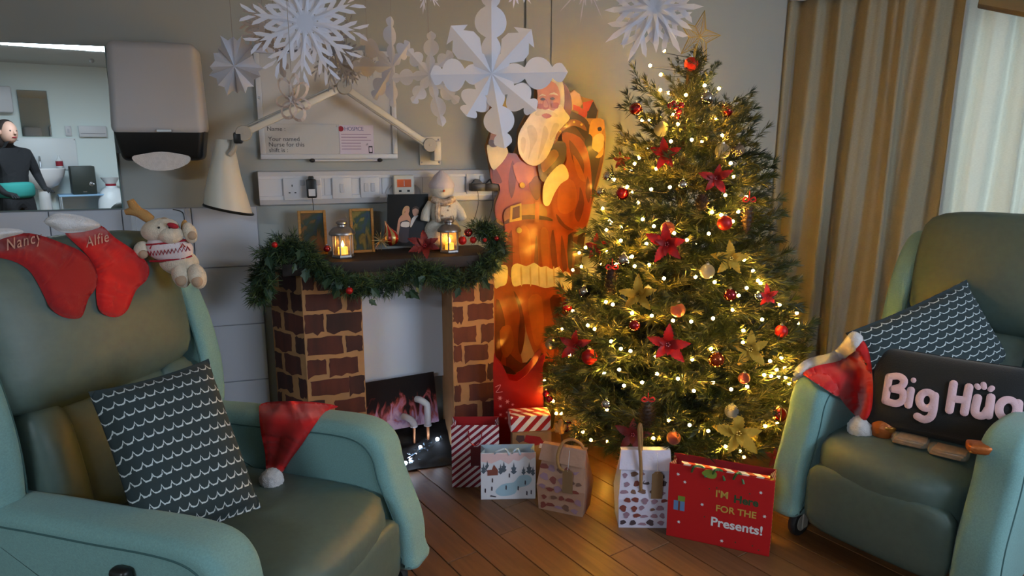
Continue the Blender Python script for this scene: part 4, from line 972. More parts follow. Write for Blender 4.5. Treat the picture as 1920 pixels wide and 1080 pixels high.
# lanterns
mat('lantern_metal', (150, 146, 146), 0.35, 0.85, bump=0.05, bscale=80); mat('lantern_glass', (255, 226, 170), 0.06, alpha=0.14, coat=0.5); mat('flame', (255, 190, 70), 0.5, emit=40, ecol=(255, 170, 60)); mat('candle', (236, 206, 140), 0.5, emit=1.2, ecol=(255, 160, 40))
def lantern(label, px, out, hh_, rr_):
    t = thing('candle_lantern', label, 'lantern', shelf_at(px, out))
    MB().lathe([(rr_*1.02, 0), (rr_*1.05, 0.004), (rr_*1.0, hh_*0.07), (rr_*0.9, hh_*0.085)], 6, Matrix.Rotation(0.2, 4, 'Z')).build('base', 'lantern_metal', t, smooth=False)
    MB().lathe([(rr_*1.18, hh_*0.60), (rr_*1.2, hh_*0.64), (rr_*1.1, hh_*0.69), (rr_*0.8, hh_*0.78), (rr_*0.42, hh_*0.81), (rr_*0.40, hh_*0.86), (rr_*0.52, hh_*0.89), (rr_*0.52, hh_*0.93), (rr_*0.4, hh_*0.97), (rr_*0.12, hh_)], 20).build('roof', 'lantern_metal', t)
    for k_ in range(6):
        a_ = 0.2 + k_*pi/3; c_, s_ = cos(a_)*rr_*0.92, sin(a_)*rr_*0.92
        MB().cyl((c_, s_, hh_*0.06), (c_, s_, hh_*0.63), 0.0035, n=8).build('post', 'lantern_metal', t)
        b_ = a_ + pi/3; MB().add([(c_*0.97, s_*0.97, hh_*0.08), (cos(b_)*rr_*0.89, sin(b_)*rr_*0.89, hh_*0.08), (cos(b_)*rr_*0.89, sin(b_)*rr_*0.89, hh_*0.61), (c_*0.97, s_*0.97, hh_*0.61)], [(0, 1, 2, 3)]).build('pane', 'lantern_glass', t, smooth=False)
    MB().tube([(rr_*0.5*cos(a_), rr_*0.1, hh_*0.97 + rr_*0.55*sin(a_)) for a_ in [k_*pi/8 - 0.6 for k_ in range(4)]], 0.0016, 6).build('carry_ring', 'lantern_metal', t)
    cn = MB().lathe([(rr_*0.45, hh_*0.085), (rr_*0.45, hh_*0.26), (rr_*0.3, hh_*0.27), (0, hh_*0.265)], 16).build('candle', 'candle', t)
    MB().lathe([(0, hh_*0.27), (0.006, hh_*0.30), (0.0065, hh_*0.34), (0.003, hh_*0.40), (0, hh_*0.44)], 10).build('flame', 'flame', cn)
    return t
lantern('silver candle lantern between the two framed paintings', 643, 0.20, 0.163, 0.047); lantern('silver candle lantern beside the snowman plush', 843, 0.20, 0.155, 0.045)
# photograph of a couple
mat('photo_black', (10, 10, 12), 0.3); mat('photo_skin', (196, 146, 122), 0.4); mat('photo_hair', (186, 150, 112), 0.4); mat('photo_hair_dark', (70, 50, 40), 0.4); mat('photo_white', (210, 206, 206), 0.4); mat('photo_suit', (20, 20, 26), 0.4); mat('photo_dress', (60, 54, 62), 0.4)
out = 0.13; s0_, h0_ = wl(727, 462, out); base = (s0_, 0)
t = thing('couple_photo', 'dark photo print of a smiling couple standing on the mantel', 'photograph', WM(s0_, MZ + 0.001, out))
def cp(pts): return [(wl(x, y, out)[0]-s0_, wl(x, y, out)[1]-MZ) for x, y in pts]
MB().prism(cp([(725, 462), (727, 365), (803, 364), (805, 462)]), 0, 0.006).build('print', 'photo_black', t, smooth=False)
for i, (nm, m_, P) in enumerate((('woman_figure', 'photo_skin', [(746, 440), (745, 425), (748, 410), (755, 402), (760, 398), (757, 392), (763, 388), (768, 394), (766, 402), (770, 410), (769, 425), (768, 440)]), ('woman_dress', 'photo_dress', [(748, 452), (750, 424), (752, 416), (768, 416), (768, 452)]), ('dress_panel', 'photo_white', [(752, 425), (754, 417), (767, 417), (766, 426)]), ('woman_hair', 'photo_hair', [(754, 404), (755, 394), (760, 387), (766, 387), (768, 392), (763, 391), (759, 396), (758, 404)]),
        ('man_suit', 'photo_suit', [(768, 456), (769, 420), (773, 409), (780, 404), (788, 405), (794, 414), (796, 456)]), ('man_shirt', 'photo_white', [(769, 424), (771, 413), (776, 406), (784, 404), (778, 413), (771, 426)]), ('man_face', 'photo_skin', [(773, 398), (774, 391), (780, 389), (785, 393), (784, 401), (779, 406), (775, 404)]), ('man_hair', 'photo_hair_dark', [(772, 394), (774, 389), (781, 387), (786, 391), (785, 394), (779, 391)]))):
    MB().flat(cp(smooth2(P, 3)), -0.0004*(i+1)).build(nm, m_, t, smooth=False)
# striped onion ornament and straw star
mat('stripe_red', (160, 24, 26), 0.25, 0.4, coat=0.5); mat('stripe_gold', (206, 176, 120), 0.25, 0.7)
t = thing('onion_ornament', 'red and gold striped onion ornament beside the couple photo', 'ornament', Matrix.Translation(onwall(734, 448, 0.18)) @ Matrix.Rotation(YAW, 4, 'Z') @ Matrix.Rotation(radians(-18), 4, 'Y'))
pr_ = [(0.0, -0.03), (0.02, -0.026), (0.034, -0.008), (0.036, 0.006), (0.03, 0.022), (0.018, 0.04), (0.009, 0.058), (0.005, 0.075), (0.001, 0.085)]
nS = 12
for k_ in range(nS):
    vs = []; fs = []
    for j_, (rr_, z_) in enumerate(pr_):
        tw_ = j_*0.16
        for i_ in range(4): a_ = 2*pi*(k_ + i_/3)/nS + tw_; vs.append((rr_*cos(a_), rr_*sin(a_), z_))
    fs = [(j_*4+i_, j_*4+i_+1, (j_+1)*4+i_+1, (j_+1)*4+i_) for j_ in range(len(pr_)-1) for i_ in range(3)]
    MB().add(vs, fs).build('stripe', 'stripe_red' if k_ % 2 else 'stripe_gold', t, ang=180)
t = thing('straw_star', 'spiky golden straw star in front of the striped ornament', 'ornament', Matrix.Translation(onwall(714, 451, 0.25)))
mb = MB(); r = random.Random(4)
for k_ in range(26):
    i_ = k_ + 0.5; ph = math.acos(1 - 2*i_/26); th = pi*(1 + 5**0.5)*i_
    d_ = Vector((cos(th)*sin(ph), sin(th)*sin(ph), cos(ph))); MB().tube([d_*0.002, d_*0.045], [0.0016, 0.0009], 5).build('straw', 'stripe_gold', t)
MB().sphere((0, 0, 0), 0.006, 8, 6).build('core', 'stripe_gold', t)
# poinsettia builder
mat('petal_red', (138, 12, 16), 0.55, var=0.2, vscale=40, translucent=0.15); mat('petal_darkred', (112, 20, 18), 0.6, var=0.2, vscale=40); mat('petal_gold', (206, 160, 54), 0.35, 0.55, bump=0.5, bscale=160); mat('berry', (150, 20, 26), 0.2, coat=0.5)
def petal_mesh(ln, wd, m_, name='petal'):
    vs, fs = [], []; n = 14
    for i in range(n+1):
        t_ = i/n; w_ = wd*sin(pi*min(1, t_*0.94 + 0.06))**0.8*(1 - 0.25*t_)*(1.0 if i % 2 else 0.80); z_ = 0.18*ln*sin(t_*pi*0.8) - 0.12*ln*t_*t_
        for s_ in (-1, -0.5, 0, 0.5, 1): vs.append((s_*w_, -z_ - (1-abs(s_))*-0.10*wd, t_*ln))
    fs = [(i*5+j, i*5+j+1, (i+1)*5+j+1, (i+1)*5+j) for i in range(n) for j in range(4)]
    return MB().add(vs, fs)
_pm = {}
def poinsettia(label, p, face, size, m_, n1=5, n2=3, seed=1, name='poinsettia', group=None):
    """flower facing FACE: petals in the local x,z plane, looking along -y"""
    f_ = Vector(face).normalized(); M = frame(p, Vector((0, 0, 1)).cross(-f_) if abs(f_.z) < 0.9 else (1, 0, 0), (0, 0, 1))
    ex = (-f_).cross(Vector((0, 0, 1))); ez = ex.cross(-f_)
    M = Matrix(((ex.x, -f_.x, ez.x, p[0]), (ex.y, -f_.y, ez.y, p[1]), (ex.z, -f_.z, ez.z, p[2]), (0, 0, 0, 1)))
    t = thing(name, label, 'flower', M, group); r = random.Random(seed)
    if m_ not in _pm: _pm[m_] = None
    for ring, (n, sc_, ti) in enumerate(((n1, 1.0, 0.18), (n2, 0.62, 0.55))):
        for k_ in range(n):
            a_ = 2*pi*(k_ + 0.5*ring)/n + r.uniform(-0.2, 0.2)
            L_ = Matrix.Rotation(a_, 4, 'Y') @ Matrix.Rotation(ti + r.uniform(-0.2, 0.25), 4, 'X') @ Matrix.Scale(size*sc_*r.uniform(0.85, 1.1), 4)
            if _pm[m_] is None: o = petal_mesh(1.0, 0.27, m_).build('petal', m_, t, ang=180); _pm[m_] = o; o.matrix_basis = L_
            else: share(_pm[m_], 'petal', t, L_)
    for k_ in range(5): a_ = 2*pi*k_/5; MB().sphere((size*0.08*cos(a_), -size*0.12, size*0.08*sin(a_)), size*0.055, 8, 6).build('stamen', 'gold_metal' if 'gold' in m_ else 'berry', t)
    return t
vw = (EYE - onwall(795, 455, 0.3)).normalized()
poinsettia('dark red poinsettia lying on the mantel below the couple photo', onwall(797, 462, 0.33), vw + Vector((0, 0, 0.35)), 0.085, 'petal_darkred', 6, 4, 3)
gb = 'red baubles in the mantel garland'
bauble('glossy red bauble topmost of the cluster by the second lantern', onwall(878, 436, 0.27), 0.019, 'red_gloss')
bauble('red bauble directly beside the second lantern base', onwall(867, 451, 0.29), 0.019, 'red_matt')
bauble('small red bauble at the outer side of the mantel cluster', onwall(887, 450, 0.29), 0.015, 'red_matt')
bauble('tiny red bauble in garland needles just before Santa', onwall(931, 447, 0.36), 0.011, 'red_gloss')
bauble('tiny dull red bauble in garland between cluster and Santa', onwall(909, 450, 0.35), 0.009, 'red_matt')
bauble('red bauble at the foot of the first lantern', onwall(613, 466, 0.28), 0.015, 'red_gloss')
bauble('small red bauble hanging low on the garland swag', onwall(655, 545, 0.40), 0.015, 'red_matt')
bauble('dim red bauble among the dark garland above the outer column', onwall(515, 459, 0.37), 0.012, 'red_matt')
# snowman plush
mat('snow_plush', (224, 212, 196), 0.95, bump=0.7, bscale=200, sheen=0.3); mat('knit_scarf', (150, 120, 100), 0.9, c2=(226, 206, 180), vscale=60, bump=0.5, bscale=120)
M = WM(wl(828, 400, 0.12)[0], MZ, 0.12); t = thing('snowman_plush', 'white snowman plush in a speckled scarf behind the second lantern', 'plush', M)
kk = 1/420.0
def zz(py): return wl(828, py, 0.12)[1] - MZ
MB().sq((0, 0, zz(435)), (0.085, 0.06, 0.075), 0.9, 0.9, 24, 14).build('lower_body', 'snow_plush', t, ang=180)
MB().sq((0.005, -0.01, zz(394)), (0.07, 0.055, 0.06), 0.9, 0.9, 24, 14).build('upper_body', 'snow_plush', t, ang=180)
hd = MB().sq((0, -0.012, zz(355)), (0.055, 0.052, 0.05), 1, 1, 24, 14).build('head', 'snow_plush', t, ang=180)
MB().lathe([(0.057, 0), (0.06, 0.012), (0.052, 0.03), (0.03, 0.058), (0.006, 0.078)], 20, TX(0, -0.01, zz(352))).build('bobble_hat', 'knit_white', t)
MB().tube(smoothpath([(-0.05, -0.045, zz(372)), (0, -0.075, zz(378)), (0.045, -0.05, zz(372))], 6), 0.016, 8).tube(smoothpath([(-0.03, -0.07, zz(378)), (-0.035, -0.075, zz(395)), (-0.032, -0.07, zz(412))], 5), 0.013, 8).build('scarf', 'knit_scarf', t)
for x in (-0.014, 0.012): MB().sphere((x, -0.062, zz(349)), 0.0045, 8, 6).build('eye', 'black_plastic', hd)
MB().tube([(0, -0.06, zz(356)), (-0.008, -0.085, zz(358))], [0.006, 0.001], 8).build('carrot_nose', 'orange_label', hd)
for sgn, x2 in ((-1, -0.085), (1, 0.09)): MB().tube(smoothpath([(sgn*0.05, -0.02, zz(380)), (sgn*0.075, -0.03, zz(395)), (x2, -0.035, zz(412))], 5), [0.02]*5 + [0.022]*5 + [0.018], 10).build('arm', 'snow_plush', t)
for x, py in ((-0.02, 386), (0.015, 392), (-0.01, 402), (0.03, 405), (0.0, 414), (0.025, 385)): MB().sphere((x, -0.064, zz(py)), 0.005, 6, 5).build('speckle', 'knit_scarf', t)
# red paper by the hearth, half hidden by the recliner arm
p = onz(735, 905, 0.0); t = thing('red_gift', 'plain red gift bag half hidden behind the stocking recliner arm', 'gift bag', Matrix.Translation((p.x, p.y + 0.02, 0)) @ Matrix.Rotation(YAW, 4, 'Z'))
mat('red_paper', (186, 20, 24), 0.45)
MB().box(-0.09, 0.035, -0.03, 0.05, 0, 0.19).build('bag_body', 'red_paper', t, smooth=False); MB().tube(smoothpath([(-0.06, -0.032, 0.18), (-0.05, -0.04, 0.23), (-0.01, -0.04, 0.23), (0, -0.032, 0.18)], 5), 0.003, 6).build('handle', 'red_felt', t)
# ------------------------------------------------------------------ Christmas tree
TC = Vector((0.735, 3.02, 0))
PROF = [(0.16, 0.30), (0.24, 0.44), (0.36, 0.52), (0.55, 0.525), (0.72, 0.485), (0.92, 0.41), (1.12, 0.335), (1.32, 0.265), (1.5, 0.20), (1.6, 0.135), (1.7, 0.07), (1.77, 0.03), (1.82, 0.0)]
def lean(z): return Vector((TC.x + 0.035*(z/1.8)**2, TC.y, 0))
def trad(z):
    if z <= PROF[0][0]: return PROF[0][1]
    for (a, ra), (b, rb) in zip(PROF, PROF[1:]):
        if z <= b: return ra + (rb-ra)*(z-a)/(b-a)
    return 0.0
tree = thing('christmas_tree', 'tall green artificial Christmas tree lit by warm fairy lights', 'tree', Matrix.Translation((TC.x, TC.y, 0)))
mat('bark', (60, 42, 28), 0.8); mat('tree_dark', (30, 50, 28), 0.5, c2=(20, 38, 24), vscale=30); mat('tree_mid', (48, 64, 28), 0.5, c2=(32, 50, 24), vscale=30); mat('tree_gold', (92, 88, 40), 0.45, c2=(58, 66, 30), vscale=30)  # golden needle tint: fairy-light glow on some branches painted into the colour
MB().lathe([(0.03, 0.05), (0.028, 0.6), (0.016, 1.3), (0.005, 1.78)], 10).build('trunk', 'bark', tree)
for k in range(4):
    a_ = k*pi/2 + 0.4; MB().tube([(0, 0, 0.12), (0.12*cos(a_), 0.12*sin(a_), 0.06), (0.26*cos(a_), 0.26*sin(a_), 0.008)], 0.008, 6).build('stand_leg', 'dark_rubber', tree)
r = random.Random(31)
def branch(seed, m_, nm):
    q = random.Random(seed); mb = MB(); L_ = 0.34
    spine = [Vector((0, 0, 0)), Vector((0, 0.12, 0.012)), Vector((0, 0.24, 0.01)), Vector((0, L_, 0.02))]
    sp = smoothpath(spine, 6); twigs = [(sp, 0)]
    for k in range(7):
        b = sp[4 + 2*k] if 4+2*k < len(sp) else sp[-2]; sgn = 1 if k % 2 else -1
        d = Vector((sgn*q.uniform(0.5, 0.9), q.uniform(0.5, 0.9), q.uniform(-0.25, 0.45))).normalized()*q.uniform(0.07, 0.12)
        twigs.append(([b, b + d*0.5, b + d + Vector((0, 0, 0.01))], 1))
    for pts, lv in twigs:
        mb.tube(pts, 0.0018, 4)
        n = len(pts)
        for i in range(n-1):
            d = (pts[i+1]-pts[i]); ln = d.length; d.normalize()
            if lv == 0 and pts[i].y < 0.06: continue
            for s in range(max(2, int(ln/0.0075))):
                needles(mb, pts[i] + (pts[i+1]-pts[i])*q.random(), d, 2, 0.046, 0.0017, q, 0.56)
        needles(mb, pts[-1], (pts[-1]-pts[-2]).normalized(), 18, 0.052, 0.0018, q, 0.40)
    me = bpy.data.meshes.new(nm); me.from_pydata(mb.v, [], mb.f); me.materials.append(MATS[m_]); return me
BR_M = [branch(100+i, m_, 'branch') for i, m_ in enumerate(('tree_dark', 'tree_dark', 'tree_mid', 'tree_mid', 'tree_dark', 'tree_gold'))]
spots = []; inner = []; z = 0.20; ring = 0
while z < 1.75:
    R_ = trad(z); n = max(4, int(2*pi*R_/0.125))
    for k in range(n):
        a_ = 2*pi*(k + 0.5*(ring % 2))/n + r.uniform(-0.12, 0.12)
        if sin(a_) > 0.55 and k % 2 and R_ > 0.15: continue
        spots.append((z + r.uniform(-0.03, 0.03), a_, R_))
    if R_ > 0.12:
        m2 = max(3, int(n*0.55))
        for k in range(m2): inner.append((z + 0.02, 2*pi*k/m2 + r.uniform(-0.2, 0.2), R_*0.66))
    z += 0.080 if R_ > 0.25 else 0.066; ring += 1
def branch_at(z, a_, R_):
    d = Vector((cos(a_), sin(a_), 0)); c = lean(z) - TC; s = min(1.0, 0.60 + R_)*r.uniform(0.9, 1.12)
    if R_ < 0.12: s *= 0.62
    Lb = 0.36*s; base = c + d*max(0.0, R_ - Lb*0.93)
    tilt = r.uniform(-0.05, 0.3) + (0.75 if R_ < 0.1 else 0.3 if R_ < 0.2 else 0.0)
    return frame((base.x, base.y, z - 0.04 - 0.10*Lb), Vector((sin(a_), -cos(a_), r.uniform(-0.5, 0.5))), (0, 0, 1)) @ Matrix.Rotation(tilt, 4, 'X') @ Matrix.Scale(s, 4)
spots.sort(key=lambda q_: sin(q_[1])); extra = spots[296:]; spots = spots[:296]
for q_ in spots: share(r.choice(BR_M), 'branch', tree, branch_at(*q_))
import numpy as np
co = []; lt = []; li = []; off_ = 0
for q_ in inner + extra:
    me = BR_M[r.randrange(2)]; M = np.array(branch_at(*q_)); n_ = len(me.vertices); v = np.empty(n_*3, 'f'); me.vertices.foreach_get('co', v); v = v.reshape(-1, 3) @ M[:3, :3].T + M[:3, 3]
    i_ = np.empty(len(me.loops), 'i'); me.loops.foreach_get('vertex_index', i_); t_ = np.empty(len(me.polygons), 'i'); me.polygons.foreach_get('loop_total', t_)
    co.append(v); li.append(i_ + off_); lt.append(t_); off_ += n_
co = np.concatenate(co); li = np.concatenate(li); lt = np.concatenate(lt)
me = bpy.data.meshes.new('inner_branches'); me.vertices.add(len(co)); me.vertices.foreach_set('co', co.astype('f').ravel()); me.loops.add(len(li)); me.loops.foreach_set('vertex_index', li); me.polygons.add(len(lt)); me.polygons.foreach_set('loop_start', np.concatenate(([0], np.cumsum(lt)[:-1])).astype('i')); me.update(calc_edges=True); me.validate()
me.materials.append(MATS['tree_dark']); ib = bpy.data.objects.new('inner_branches', me); col.objects.link(ib); ib.parent = tree; ib['kind'] = 'stuff'
print('branches', len(spots), len(inner), len(extra), len(lt))
top = MB()
for i in range(240):
    z_ = 1.40 + 0.0018*i; w_ = 0.10*(1 - (z_ - 1.40)/0.50)
    c_ = lean(z_) - TC; needles(top, c_ + Vector((r.uniform(-w_, w_), r.uniform(-w_, w_), z_)), Vector((r.uniform(-1, 1), r.uniform(-1, 1), 0.7)).normalized(), 7, 0.046, 0.0016, r, 0.55)
top.build('leader_needles', 'tree_dark', tree, smooth=False, kind='stuff')

def ontree(px, py, k=1.0, push=0.0):
    d = ray(px, py).normalized(); best = None; bd = 1e9; t = 2.0
    while t < 3.9:
        p = EYE + d*t; c = lean(p.z); rr_ = hypot(p.x-c.x, p.y-c.y) - trad(p.z)*k
        if rr_ < 0: return EYE + d*(t - push)
        if rr_ < bd: bd = rr_; best = t
        t += 0.005
    return EYE + d*(best - push)
# fairy lights
BULBS = [(1245,95),(1219,123),(1239,140),(1238,169),(1254,174),(1321,160),(1348,166),(1286,178),(1204,225),(1217,226),(1341,221),(1271,233),(1262,215),(1297,262),(1316,265),(1354,254),(1258,265),(1190,307),(1198,296),(1183,320),(1230,317),(1255,302),(1370,306),(1375,331),(1152,337),(1176,350),(1221,355),(1256,351),(1196,380),(1324,377),(1360,366),(1399,369),(1130,391),(1335,398),(1384,397),(1205,411),(1143,413),(1146,418),(1165,427),(1137,431),(1226,424),(1352,403),(1374,415),(1329,438),(1164,451),(1288,450),(1264,437),(1212,457),(1098,464),(1086,474),(1090,500),(1074,506),(1185,481),(1138,472),(1155,496),(1217,497),(1190,499),(1395,487),(1412,508),(1421,526),(1426,531),(1245,522),(1304,519),(1340,529),(1400,540),(1385,554),(1149,571),(1136,566),(1074,583),(1433,564),(1462,571),(1374,581),(1185,587),(1222,592),(1262,601),(1296,603),(1337,597),(1429,599),(1479,602),(1496,606),(1494,587),(1115,617),(1102,610),(1054,617),(1394,620),(1146,640),(1164,654),(1182,658),(1069,665),(1258,661),(1333,654),(1393,642),(1298,674),(1465,671),(1444,677),(1229,669),(1161,693),(1133,700),(1232,701),(1271,710),(1204,717),(1170,723),(1337,717),(1301,733),(1371,730),(1401,725),(1021,714),(1037,752),(1043,775),(1052,775),(1093,810),(1108,825),(1139,828),(1254,788),(1293,797),(1328,808),(1225,822),(1435,799),(1457,793),(1472,757),(1360,837),(1387,846),(1409,828),(1472,690),(1456,693),(1446,705),(1460,707),(1473,708),(1480,719),(1433,703),(1138,768),(1395,857)]
mat('warm_bulb', (255, 220, 140), 0.3, emit=BULB_E, ecol=(255, 184, 62))
ls = thing('fairy_light_string', 'warm white fairy lights wound around the Christmas tree', 'fairy lights', Matrix.Translation(TC))
bp = [ontree(x, y, 0.97, 0.035) - TC for x, y in BULBS]
# a few more round the back so the wall and curtain behind are lit as well
for i in range(34):
    z = r.uniform(0.3, 1.6); a_ = r.uniform(0.15*pi, 0.85*pi); R_ = trad(z)*0.98; c = lean(z) - TC; bp.append(Vector((c.x + R_*cos(a_), c.y + R_*sin(a_), z)))
bulb_src = None
bsm = bmesh.new(); bmesh.ops.create_icosphere(bsm, subdivisions=1, radius=0.0068); bm_mb = MB().bm(bsm)
for p in bp:
    if bulb_src is None: bulb_src = bm_mb.build('bulb', 'warm_bulb', ls); bulb_src.matrix_basis = Matrix.Translation(p)
    else: share(bulb_src, 'bulb', ls, Matrix.Translation(p))
rest = sorted(range(len(bp)), key=lambda i: bp[i].z); order = [rest.pop()]
while rest:
    c = bp[order[-1]]; j = min(rest, key=lambda i: (bp[i]-c).length + 0.4*abs(bp[i].z-c.z) - 0.25*(bp[i].z - c.z)); rest.remove(j); order.append(j)
wire = []
for a_, b_ in zip(order, order[1:]):
    A, B_ = bp[a_], bp[b_]
    for k in range(4):
        t_ = k/4; p = A + (B_-A)*t_; z = max(0.1, p.z); c = lean(z) - TC; o_ = Vector((p.x-c.x, p.y-c.y, 0)); lim = max(0.01, trad(z)*0.9)
        if o_.length > lim and k: o_ = o_.normalized()*lim
        wire.append(Vector((c.x + o_.x, c.y + o_.y, p.z - 0.012*sin(pi*t_) - 0.008)))
MB().tube(wire, 0.0013, 4).build('wire', 'dark_rubber', ls)

# star
mat('star_wire', (204, 176, 106), 0.4, 0.6)
sp_ = onz(1303, 62, 1.80) if False else lean(1.80) + Vector((0, -0.01, 1.895))
st = thing('tree_star', 'gold wire star on the top of the Christmas tree', 'star', Matrix.Translation(sp_) @ Matrix.Rotation(radians(18), 4, 'Z') @ Matrix.Rotation(radians(12), 4, 'Y'))
pts = [(0.105*(1 if k % 2 == 0 else 0.42)*sin(k*pi/5), 0.105*(1 if k % 2 == 0 else 0.42)*cos(k*pi/5)) for k in range(10)]
MB().tube([(x, 0, z) for x, z in pts], 0.0034, 6, closed=True).build('outline', 'star_wire', st)
mb = MB()
for f in (0.2, 0.4, 0.6, 0.8): mb.tube([(x*f, 0.006*(1-f)*-1, z*f) for x, z in pts], 0.0015, 4, closed=True)
for x, z in pts: mb.tube([(0, -0.01, 0), (x, 0, z)], 0.0016, 4)
mb.build('wire_infill', 'star_wire', st); MB().cyl((0, 0, -0.03), (0, 0, -0.12), 0.006, n=8).build('socket', 'star_wire', st)

# baubles: what sets each apart goes into its label
BA = [
 (1296,120,13,'red_matt','matt red bauble just below the star'),(1192,204,12,'red_gloss','glossy dark red bauble at the tree edge nearest Santa\'s toys'),(1362,207,13,'red_gloss','glossy dark red bauble on the curtain side near the tree top'),
 (1326,184,12,'silver','shiny silver bauble high up beside the glossy red one'),(1240,242,14,'silver_glitter','frosted silver bauble above the topmost big red poinsettia'),(1355,283,14,'silver_glitter','frosted silver bauble above the upper poinsettia on the curtain side'),
 (1384,281,12,'glass_amber','clear amber glass bauble at the upper curtain-side edge'),(1167,363,12,'red_gloss','glossy red bauble low at the upper Santa-side edge'),(1140,330,9,'silver','small shiny silver bauble at Santa\'s sleeve height'),
 (1126,360,8,'silver','tiny silver bauble sticking out farthest beside Santa\'s sleeve'),(1281,346,9,'silver','small shiny silver bauble in the dark middle below the amber lights'),(1359,418,14,'red_matt','matt red bauble beside the hanging pine cone on the curtain side'),
 (1252,428,13,'pink_glitter','glittery pink bauble on top of the central red poinsettia'),(1170,487,12,'silver','shiny silver bauble above the Santa-side pine cone'),(1326,509,14,'silver_glitter','frosted silver bauble in the middle of the curtain side'),
 (1096,547,11,'silver','mirror silver bauble by Santa\'s coat hem'),(1064,574,11,'red_gloss','dark red bauble at the tree edge by Santa\'s knee'),(1215,544,8,'silver_glitter','small frosted bauble tucked on the upper gold poinsettia'),
 (1271,581,14,'pink_glitter','glittery pink bauble hanging in the tree centre'),(1369,553,12,'red_gloss','dark red bauble beside a bulb on the curtain side'),(1190,610,11,'red_gloss','crimson bauble below the upper gold poinsettia'),
 (1421,556,8,'silver','small silver bauble beside the edge poinsettia on the curtain side'),(1465,621,12,'red_matt','red bauble on the outermost curtain-side branch'),(1105,669,15,'red_matt','large matt red bauble in front of the Santa-side poinsettia'),
 (1033,645,11,'champagne','champagne bauble at the tree edge above the red carrier bag'),(1343,674,15,'copper','large shiny copper bauble below a bulb'),(1395,709,11,'pink_glitter','glittery pink bauble below the curtain-side gold poinsettia'),
 (1137,757,10,'silver','shiny silver bauble low above the kraft gift bag'),(1024,738,7,'red_gloss','small red bauble beside the carrier bag, upper of two'),(1030,748,7,'red_gloss','small red bauble beside the carrier bag, lower of two'),
 (1372,771,13,'silver_glitter','frosted silver bauble above the lowest gold poinsettia'),(1263,821,13,'pink_glitter','glittery red-pink bauble low above the white gift bag'),(1065,800,11,'red_gloss','glossy red bauble between the plush antlers'),
]
gr_ = 'baubles on the Christmas tree'
for x, y, rp, kd, lab in BA:
    p = ontree(x, y, 1.0, 0.05); m_ = (p - EYE).dot(Vector((0, CP, -SP)))/F
    bauble(lab, p, rp*m_, kd, gr_)
p = ontree(1462, 776, 1.0, 0.05); bauble('dark red bauble with pale stripes beside the recliner arm', p, 0.031, 'red_gloss', gr_, stripes='stripe_gold')
# berries near the top
p = ontree(1267, 204, 1.0, 0.05); t = thing('berry_cluster', 'cluster of glossy red berries near the tree top', 'berries', Matrix.Translation(p))
for x, z in ((-0.024, 0.012), (0.0, 0.006), (0.022, 0.014), (0.012, -0.012), (0.004, -0.028), (-0.01, 0.02)): MB().sphere((x, -0.004, z), 0.013, 12, 8).build('berry', 'berry', t)
MB().tube([(0, 0.02, 0.03), (0.004, 0, -0.028)], 0.002, 5).build('stem', 'dark_rubber', t)
# flowers
gp_ = 'poinsettias on the Christmas tree'
for i, (x, y, rp, m_, lab) in enumerate([
 (1248,290,34,'petal_red','topmost red poinsettia below the frosted silver bauble'),(1342,334,34,'petal_red','red poinsettia on the upper curtain side under a frosted bauble'),(1250,458,44,'petal_red','largest red poinsettia in the tree centre'),
 (1120,463,28,'petal_red','red poinsettia at the tree edge beside Santa\'s coat skirt'),(1252,646,42,'petal_red','red poinsettia low in the tree centre under pink bauble'),(1078,648,34,'petal_red','red poinsettia at the lower Santa side behind the large bauble'),
 (1438,555,24,'petal_red','small red poinsettia at the curtain-side edge'),(1166,300,20,'petal_darkred','small dark red poinsettia at the upper Santa-side edge'),(1187,815,38,'petal_darkred','dark red poinsettia at the bottom above the white gift bag'),
 (1452,858,20,'petal_darkred','dark red poinsettia tip beside the recliner arm'),(1197,552,38,'petal_gold','gold poinsettia beside the Santa-side pine cone'),(1406,655,40,'petal_gold','gold poinsettia on the lower curtain side'),(1384,812,50,'petal_gold','lowest gold poinsettia above the red gift bag'),(1370,484,36,'petal_gold','gold poinsettia high on the curtain side')]):
    p = ontree(x, y, 1.0, 0.06); k_ = (p - EYE).dot(Vector((0, CP, -SP)))/F; c = lean(p.z); n_ = Vector((p.x-c.x, p.y-c.y, 0)).normalized()
    poinsettia(lab, p, (EYE - p).normalized() + n_*0.5, rp*k_*1.0, m_, 5, 3, i+1, group=gp_)
